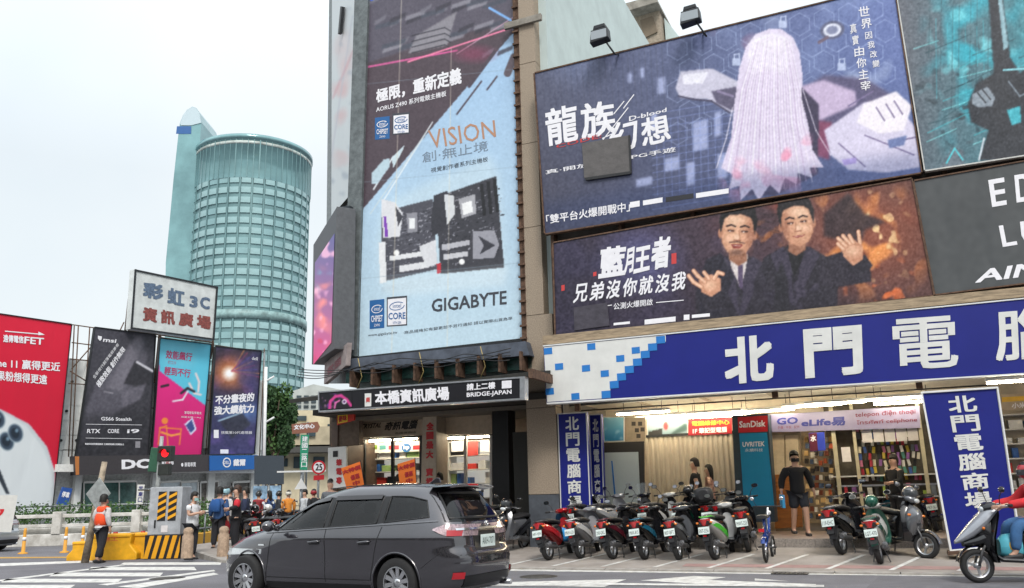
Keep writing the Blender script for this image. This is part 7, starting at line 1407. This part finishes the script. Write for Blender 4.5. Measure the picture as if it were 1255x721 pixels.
make_person('scooter rider in a red top and blue jeans entering at the right edge', (ro[0]+rc*.03, ro[1]+rs_*.03, .0), ra, 1.72, dict(pel=(-.38, 0, .93), che=(-.32, 0, 1.24), nek=(-.27, 0, 1.42), hed=(-.22, 0, 1.57), kL=(.10, .17, .82), kR=(.10, -.17, .82), aL=(.16, .15, .42), aR=(.16, -.15, .42), eL=(-.12, .30, 1.16), eR=(-.12, -.30, 1.16), wL=(.28, .28, 1.10), wR=(.28, -.28, 1.10)), top='c42a30', bottom='3f6a9a', sleeve='long', hat=M('helmet_red', 'a02028', .3, coat=.5))
# ================================================================ street furniture and background on the left
FB = Fr(-4.0)                                            # the barrier runs almost square to the view
wc = M('painted_concrete', 'd6d4cf', .85, var=.12, scale=2.5, bump=.4, bscale=16, dark='aaa69e')
b0 = G(-30, 672, 0); b1 = G(262, 664, 0); d_ = b1-b0; L_ = float(np.hypot(d_[0], d_[1])); ba = math.atan2(d_[1], d_[0])
BR = thing('concrete_barrier', 'white painted concrete parapet with openings across the far side of the road', 'barrier', tuple(b0), ba)
MB().box(0, L_, -.12, .25, 0, .42).build('plinth', wc, BR, bevel=.02)
n = int(L_/2.4)
for i in range(n+1): MB().box(i*L_/n-.16, i*L_/n+.16, -.16, .2, .42, 1.22).build('pier', wc, BR, bevel=.02)
for i in range(n): MB().box(i*L_/n+.16, (i+1)*L_/n-.16, -.03, .12, 1.0, 1.13).build('top_rail', wc, BR, bevel=.015); MB().box(i*L_/n+.16, (i+1)*L_/n-.16, -.02, .11, .66, .78).build('middle_rail', wc, BR, bevel=.015)
leaf = M('leaf_green', '4a6a34', .7, var=.3, scale=20, dark='2c4420'); leaf2 = M('leaf_dark', '35562c', .7, var=.3, scale=20, dark='1e3018')
def leaves(mb, c, r, n, size, seed=0):
    g = np.random.default_rng(seed); 
    for _ in range(n):
        d = g.normal(size=3); d /= np.linalg.norm(d); p = np.array(c)+d*np.array(r)*(g.random()**.4); a = g.normal(size=3); a /= np.linalg.norm(a); b = np.cross(a, g.normal(size=3)); b /= np.linalg.norm(b)+1e-9; s_ = size*g.uniform(.6, 1.3)
        mb.add([p-a*s_*.6, p+b*s_*.35, p+a*s_*.6, p-b*s_*.35], [(0, 1, 2, 3)])
hg = MB()
for i in range(40): leaves(hg, (i*L_/40+.2, 1.0, .95+.15*((i*7) % 3)), (.45, .35, .38), 90, .10, i)
h_ = thing('planted_hedge', 'long low green hedge growing behind the white concrete parapet', 'hedge', tuple(b0), ba); o = hg.build('foliage', leaf, h_); o['kind'] = 'stuff'
MB().box(0, L_, .6, 1.5, 0, .62).build('planter', wc, h_, bevel=.02)
MB().tube([(0, 1.6, 1.42), (L_, 1.6, 1.42)], .04, 6).build('guard_rail', steel, h_)
# yellow delineators
dl = None
for i, (x, y) in enumerate([(28, 679), (79, 677.5), (100, 676)]):
    p = G(x, y, 0); lb_ = ['short yellow flexible delineator beside the silver hatchback', 'short yellow flexible delineator left of the leaning post', 'short yellow flexible delineator hugging the yellow bins'][i]
    t = thing('delineator_post', lb_, 'bollard', tuple(p), 0, 'yellow flexible delineators'); MB().lathe([(0, .78), (.035, .77), (.045, .7), (.055, .06), (.14, .03), (.14, 0)], 14).build('post', flat('d89a34', .6), t); MB().lathe([(.052, .50), (.054, .50), (.055, .40), (.053, .40)], 14).build('reflective_band', M('reflective', (.85, .86, .88), .3), t)
# yellow water-filled barriers
ylw = M('yellow_plastic', 'e8ab1c', .5, var=.12, scale=3, bump=.1)
for i, (x, y, w, r_) in enumerate([(110, 686.5, 1.1, -8), (139, 686, 1.45, -2), (173, 684.5, 1.1, 6)]):
    p = G(x, y, 0) if i else G(x, y, 0); t = thing('water_barrier', ['left yellow plastic water barrier half hidden by the worker', 'middle yellow plastic water barrier with faded red print', 'right yellow plastic water barrier touching the striped cabinet'][i], 'barrier', tuple(p), math.radians(r_), 'yellow water barriers')
    MB().slab([(-w*.5, 0), (w*.5, 0), (w*.5, .18), (w*.36, .42), (w*.38, .72), (-w*.38, .72), (-w*.36, .42), (-w*.5, .18)], -.22, .22).build('tank', ylw, t, bevel=.03); MB().box(-w*.36, w*.36, -.25, .25, .62, .70).build('rim_band', ylw, t, bevel=.02); MB().lathe([(0, .76), (.06, .76), (.06, .71)], 12).build('filler_cap', flat('b03028'), t); t.scale = (1, 1, .68 if i == 0 else .94)
    if i == 1: 
        vs, fs, _ = text2d('施工'); MB().add([((a-.5)*.42, -.265, .52+b*.12) for a, b in vs], fs).build('lettering', pk, t)
# striped cabinet
p = G(205, 684.5, 0); KB = thing('utility_cabinet', 'grey roadside cabinet with black and yellow hazard stripes', 'cabinet', tuple(p), math.radians(-4))
MB().box(-.48, .42, -.25, .3, .62, 1.86).build('housing', M('cabinet_grey', 'b0b4b9', .6, .2, var=.15, scale=4), KB, bevel=.015); MB().box(-.52, .46, -.28, .33, 0, .62).build('plinth', black, KB, bevel=.01)
hz = flat('e8a41e', .5)
for k in range(5): MB().slab([(-.52+k*.21, .02), (-.40+k*.21, .02), (-.26+k*.21, .60), (-.38+k*.21, .60)] if k < 4 else [(.32, .02), (.42, .02), (.455, .2), (.455, .60)], -.288, -.281).build('hazard_stripe', hz, KB)
for cx_ in (-.12, .17):
    MB().box(cx_-.11, cx_+.11, -.262, -.252, .98, 1.74).build('hazard_panel', black, KB)
    for k in range(4): z = 1.0+k*.18; MB().slab([(cx_-.11, z), (cx_+.11, z+.11), (cx_+.11, z+.19), (cx_-.11, z+.08)], -.270, -.264).build('hazard_stripe', hz, KB)
MB().box(-.30, -.26, -.27, -.25, .8, 1.0).build('door_lock', dsteel, KB); MB().box(-.1, .08, -.262, -.256, .68, .86).build('notice', M('paper', 'd9d4d4', .6), KB)
# traffic lights
p = G(187, 684, 0); TL_ = thing('traffic_light', 'traffic light showing red on a grey pole with a green sign back', 'traffic light', tuple(p), math.radians(-8)); k = 22.6/24.0
zz = lambda y, D=float(np.hypot(p[0], p[1])): (float(ray(187, y)[2])/float(np.hypot(ray(187, y)[0], ray(187, y)[1])))*D+EYE
MB().tube([(0, 0, 0), (0, 0, zz(582)), (.02, 0, zz(535))], [.07, .06, .05], 12).build('pole', M('pole_grey', 'a3a7a6', .6, .3, var=.15), TL_); MB().lathe([(.13, 0), (.13, .02), (.09, .05), (.07, .4)], 12).build('base_collar', dsteel, TL_)
MB().box(-.02, .40, -.12, .10, zz(566), zz(547)).build('signal_housing', M('signal_dark', '2b2f2c', .5), TL_, bevel=.02); MB().box(.02, .34, -.1, .1, zz(583), zz(569)).build('walk_signal', M('signal_dark', '2b2f2c', .5), TL_, bevel=.02)
MB().slab([(-.36, zz(578)), (-.03, zz(579)), (-.02, zz(549)), (-.30, zz(548))], .02, .14).build('green_housing', M('housing_green', '2f5a45', .5, var=.1), TL_, bevel=.02)
MB().lathe([(0, 0), (.11, 0)], 20, (0, 0, 0), 'y', False).build('red_lens', M('signal_red', 'e01a20', .3, var=0, emit=1.6), TL_, loc=(.22, -.125, zz(556))); MB().lathe([(.115, 0), (.115, -.14)], 16, (0, 0, 0), 'y', a0=0, a1=math.pi).build('visor', black, TL_, loc=(.22, -.12, zz(556)))
MB().tube([(0, 0, zz(600)), (-.5, -.1, zz(600)), (.45, -.1, zz(600))], .03, 6).build('cross_arm', steel, TL_)
# leaning post with the diamond sign back
p = G(104, 690, 0); q = G(104, 690, 0); D = float(np.hypot(p[0], p[1])); PS = thing('leaning_post', 'leaning weathered utility post with the back of a diamond sign', 'post', tuple(p), math.radians(-6))
MB().tube([(0, 0, 0), (.16, 0, 1.3), (.30, 0, zz(566, D))], [.10, .085, .07], 10).build('post', M('weathered_wood', 'a99b88', .9, var=.3, scale=6, bump=.5), PS)
zc_ = zz(604, D); MB().slab([(.26-.34, zc_), (.26, zc_+.42), (.26+.34, zc_), (.26, zc_-.42)], -.10, -.085).build('diamond_plate', M('sign_back_grey', 'a8adac', .5, .4, var=.15), PS, bevel=.02)
# stone bollards
for i, (x, y) in enumerate([(229, 683), (273, 681)]):
    p = G(x, y, .12); t = thing('stone_bollard', ['stout stone bollard beside the man in the white shirt', 'stout stone bollard in front of the car bonnet'][i], 'bollard', (p[0], p[1], .10), 0, 'stone bollards'); MB().lathe([(0, .74), (.06, .73), (.11, .69), (.125, .63), (.11, .59), (.11, .56), (.135, .52), (.145, .0)], 20).build('shaft', M('bollard_stone', 'a8917c', .85, var=.2, scale=12, bump=.3), t)
# railing and planting bed
p = G(240, 668, .1); q = G(268, 664, .1); L2 = float(np.hypot(*(q-p)[:2])); a2 = math.atan2((q-p)[1], (q-p)[0]); RL = thing('steel_railing', 'low tubular steel railing in front of the planted bed', 'railing', tuple(p), a2)
for k in range(4): MB().tube([(k*L2/3, 0, 0), (k*L2/3, 0, 1.0)], .03, 8).build('upright', steel, RL)
for z in (.5, 1.0): MB().tube([(0, 0, z), (L2, 0, z)], .03, 8).build('rail', steel, RL)
PB = thing('planting_bed', 'yellow kerbed planting bed with green bushes behind the railing', 'planter', (p[0]-.3, p[1]+1.0, 0), a2); MB().box(-.4, 2.6, 0, 1.4, 0, .42).build('kerb_wall', flat('e0aa3a', .7), PB, bevel=.02)
hg = MB(); [leaves(hg, (i*.36, .5+.3*(i % 2), .7), (.4, .5, .34), 160, .12, 50+i) for i in range(7)]; hg.build('foliage', leaf, PB)['kind'] = 'stuff'
# background block, signs and trees between the two buildings
def far(name, label, cat, px, py, D, rz=0, group=None): r_ = ray(px, py); k = D/float(np.hypot(r_[0], r_[1])); return thing(name, label, cat, (r_[0]*k, r_[1]*k, 0), math.atan2(r_[0], r_[1])*-1+rz, group), r_
def pl(px, py, D, px0): r_ = ray(px, py); r0 = ray(px0, py); k = D/float(np.hypot(r_[0], r_[1])); return (float((math.atan2(r_[0], r_[1])-math.atan2(r0[0], r0[1]))*D), float(r_[2])*k+EYE)
def fpoly(px0, D, pts): return [pl(x, y, D, px0) for x, y in pts]
cream = M('cream_wall', 'c9bea2', .85, var=.12, scale=.6)
t, _ = far('far_building', 'cream low building with a footbridge front between the two commercial blocks', 'building', 360, 560, 78)
MB().slab([(-9, 0), (16, 0)]+fpoly(360, 78, [(425, 503), (345, 503), (324, 524)]), 0, 10).build('wall', cream, t); MB().slab(fpoly(360, 78, [(318, 548), (430, 546), (430, 524), (318, 527)]), -2, -.1).build('bridge_parapet', M('bridge_beige', 'b5a98f', .85, var=.15, scale=.6), t)
MB().slab(fpoly(360, 78, [(318, 557), (430, 555), (430, 548), (318, 550)]), -2.1, -.1).build('bridge_painted_shadow', M('painted_shadow_dark', '4b4a48', .8), t)  # solid dark slab standing in for the shade under the parapet
for (x, y, w, h) in [(360, 510, 14, 6), (332, 532, 9, 7), (356, 530, 10, 7), (376, 529, 9, 8), (333, 562, 20, 10), (360, 560, 14, 14), (384, 560, 14, 12), (400, 520, 12, 10)]: MB().slab(fpoly(360, 78, [(x, y+h), (x+w, y+h), (x+w, y), (x, y)]), -2.25 if 524 < y < 540 else -.15, -2.01 if 524 < y < 540 else -.01).build('window', M('far_window', '3d4a50', .2, var=.3, scale=.5), t)
t2, _ = far('far_building', 'pale grey distant apartment block beyond the trees', 'building', 372, 470, 130); MB().slab([(-3, 0), (10, 0)]+fpoly(372, 130, [(420, 478), (384, 471), (360, 479)]), 0, 10).build('wall', M('pale_grey_block', 'b5bab6', .8, var=.12, scale=.4), t2)
for i in range(4):
    for j in range(3): MB().slab(fpoly(372, 130, [(364+j*9, 488+i*6), (370+j*9, 488+i*6), (370+j*9, 485+i*6), (364+j*9, 485+i*6)]), -.2, -.02).build('window', M('far_window', '3d4a50', .2), t2)
def tree(label, px, D, top, rr_, seed):
    t, r0 = far('street_tree', label, 'tree', px, 560, D, group='trees beyond the adverts'); H = pl(px, top, D, px)[1]; g = random.Random(seed)
    MB().tube([(0, 0, 0), (.1, 0, H*.35), (-.05, .1, H*.6)], [.22, .16, .09], 8).build('trunk', M('bark', '5b4c3e', .9, var=.3, bump=.5), t)
    for k in range(4): MB().tube([(0, 0, H*(.35+.05*k)), (math.cos(k*1.7)*rr_*.6, math.sin(k*1.7)*rr_*.5, H*(.6+.08*k))], [.09, .03], 6).build('limb', M('bark', '5b4c3e', .9), t)
    m = MB(); m2 = MB()
    for k in range(16): c_ = (g.uniform(-1, 1)*rr_*.8, g.uniform(-.8, .8)*rr_*.7, H*g.uniform(.52, .90)); leaves(m if k % 2 else m2, c_, (rr_*.42, rr_*.4, H*.10), 240, .26, seed*30+k)
    m.build('crown', leaf, t)['kind'] = 'stuff'; m2.build('crown', leaf2, t)['kind'] = 'stuff'
tree('dark green tree rising right of the rightmost hanging advert', 334, 62, 464, 1.35, 3); tree('smaller green tree half behind the white lamp post', 343, 66, 480, 1.1, 4); tree('low tree in front of the cream far building', 324, 66, 500, 1.5, 5)
def fsign(name, label, px, D, q, mat, txt=None, tq=None, ink=None, post=True, dep=.08, cat='sign', b=.03):
    t, _ = far(name, label, cat, px, 560, D); P = fpoly(px, D, q); MB().slab(P, 0, dep).build('board', mat, t)
    xm = sum(x for x, z in P)/len(P)
    if post: MB().tube([(xm, dep+.06, 0), (xm, dep+.06, max(z for x, z in P))], .05, 8).build('post', steel, t)
    if txt:
        n = len(txt)
        for s_, qq in zip(txt, tq):
            vs, fs, _ = text2d(s_); Q = fpoly(px, D, qq); m = MB()
            for (ox, oy) in ((0, 0), (b, 0), (0, b), (b, b)): m.add([((Q[3][0]*(1-a)+Q[2][0]*a)*(1-c_)+(Q[0][0]*(1-a)+Q[1][0]*a)*c_+ox*.6, -.008-ox*.02-oy*.03, (Q[3][1]*(1-a)+Q[2][1]*a)*(1-c_)+(Q[0][1]*(1-a)+Q[1][1]*a)*c_+oy*.6) for a, c_ in vs], fs)
            m.build('lettering', ink, t)
    return t
fsign('direction_sign', 'brown and white arrow shaped tourist sign over the green vertical sign', 374, 45, [(356, 520), (388, 517), (391, 523), (388, 530), (357, 532)], M('sign_brown', '8a5a48', .6), ['文化中心'], [[(359, 521.5), (384, 519.5), (384, 525), (359, 527)]], wt)
fsign('vertical_street_sign', 'narrow green vertical street sign with white characters', 372, 44, [(367.5, 533), (378, 533), (377, 576), (368, 576)], flat('1f8a6a', .5), list('建國二路口'), [[(369.5, 535+k*7.8), (376.3, 535+k*7.8), (376.3, 541.5+k*7.8), (369.5, 541.5+k*7.8)] for k in range(5)], wt, b=.012)
def disc(D, px, cx_, cy_, r): return [(cx_+r*math.cos(k*math.pi/12), cy_+r*math.sin(k*math.pi/12)) for k in range(24)]
t = fsign('speed_limit_sign', 'round white and red speed sign over a red lettered plate', 391, 36, disc(36, 391, 391, 573, 8.6), flat('c4202c', .5), ['25'], [[(387, 569), (395, 569), (395, 577), (387, 577)]], inkk, dep=.04)
MB().slab(fpoly(391, 36, disc(36, 391, 391, 573, 6.4)), -.006, 0).build('white_face', wt, t); MB().slab(fpoly(391, 36, [(385, 583), (398, 582), (398, 588), (385, 589)]), 0, .03).build('plate', flat('c4202c', .5), t)
fsign('white_rail_frame', 'white tubular banner frame spanning behind the scooters', 370, 40, [(340, 577.5), (400, 576), (400, 578), (340, 579.5)], white, post=True, cat='frame')
fsign('white_triangle_sign', 'white triangular sign below the green vertical sign', 370, 38, [(370, 586), (378, 599), (362, 600)], white)
fsign('blue_signboard', 'blue and white patterned signboard beneath the dark blank sign', 328, 50, [(312, 596), (346, 595), (346, 612), (312, 613)], M('blue_white_board', '8fb0cc', .6, var=.5, scale=1.4), post=False)
fsign('sales_panel', 'white sales panel with a red stroke behind the silver hatchback', 10, 33, [(-12, 607), (27, 607), (24, 652), (-12, 652)], wp, ['フ'], [[(-2, 626), (11, 625), (11, 634), (-2, 635)]], flat('d0202a'), post=False, b=.06)
fsign('shop_notice', 'white vertical notice with small characters right of the traffic light', 176, 36, [(171, 594), (180, 594), (179, 618), (171, 618)], wp, ['宮', '廟', '口'], [[(173, 596+k*7), (178, 596+k*7), (178, 601.5+k*7), (173, 601.5+k*7)] for k in range(3)], nb, post=False, b=.01)
# unseen row building added behind the camera for its reflections and darkening
OB = thing('reflection_building', 'plain unseen row building added behind the viewer for its reflections', 'building', (0, -13, 0), math.radians(-24))
MB().box(-45, 35, -10, 0, 0, 11).build('wall', M('reflection_wall', '8c8880', .85, var=.2, scale=.5), OB)
for i in range(20):
    for j in range(3): MB().box(-43+i*3.9, -40.6+i*3.9, 0, .06, 1.0+j*3.5, 2.9+j*3.5).build('window', glassd, OB)

# road wear: manhole, resurfaced strip, oil stains, drain
mark([(1078, 706), (1262, 713), (1262, 724), (1060, 722)], z=.0025, mat=M('newer_asphalt', '66656a', .9, var=.12, scale=3, bump=.4, bscale=120), name='road_patch')
mark([(20, 700), (330, 684), (420, 687), (120, 708)], z=.002, mat=M('worn_asphalt', '69686d', .9, var=.14, scale=2, bump=.4, bscale=120), name='road_patch')
for x, y in [(660, 707), (205, 709)]:
    p = G(x, y, 0); mh = MB().lathe([(0, .012), (.30, .012), (.30, .006), (.34, .006), (.34, 0)], 28, (p[0], p[1], 0)); struct(mh.build('manhole_cover', M('cast_iron', '55524f', .6, .5, var=.3, scale=20, bump=.6, bscale=40)))
for k in range(3):
    u = [-2.0, 3.4, 7.6][k]; q = FA.w(u, 15.72, .006); g_ = thing('drain_grate', ['cast iron drain grate in the gutter near the grey scooter', 'cast iron drain grate in the gutter below the teal sided scooter', 'cast iron drain grate in the gutter at the right edge'][k], 'drain', tuple(q), FA.a); MB().box(-.3, .3, -.16, .16, 0, .012).build('frame', M('cast_iron', '55524f', .6, .5), g_)
    for j in range(7): MB().box(-.25+j*.075, -.215+j*.075, -.12, .12, .012, .02).build('bar', M('cast_iron', '55524f', .6, .5), g_)
# service clutter on the fronts: cables, meter boxes, air conditioners
SC = thing('service_cables', 'sagging black service cables strung along the wall under the canopy glass', 'cables', tuple(FA.w(-15, 18.45, 4.6)), FA.a)
for k in range(4): MB().tube([(x, .0-.02*k, .35-.06*k-.16*math.sin(math.pi*((x*(.7+.2*k)) % 2.4)/2.4)) for x in np.linspace(.2, 6.6, 40)], .012, 5).build('cable', black, SC)

p = G(1231, 681, .10); HY = thing('fire_hydrant', 'red fire hydrant with a green domed cap behind the ridden scooter', 'hydrant', (p[0], p[1], zpav(float(p@FA.Y))), FA.a)
hr = M('hydrant_red', 'b02a28', .45, var=.12); MB().lathe([(.19, 0), (.19, .05), (.12, .08), (.115, .62), (.17, .66), (.17, .72), (.12, .76), (.12, .88), (.22, .90), (.22, .94), (.15, .98)], 24).build('barrel', hr, HY); MB().lathe([(.155, .98), (.14, 1.05), (.09, 1.11), (.03, 1.14), (.03, 1.18), (0, 1.18)], 24).build('cap', M('hydrant_green', '3f8a6a', .45, var=.1), HY)
for a in (0, math.pi, -math.pi/2): MB().tube([(0, 0, .55), (.2*math.cos(a), .2*math.sin(a), .55)], [.06, .06], 12).build('outlet', hr, HY); MB().tube([(.2*math.cos(a), .2*math.sin(a), .55), (.24*math.cos(a), .24*math.sin(a), .55)], .075, 6).build('outlet_cap', hr, HY)
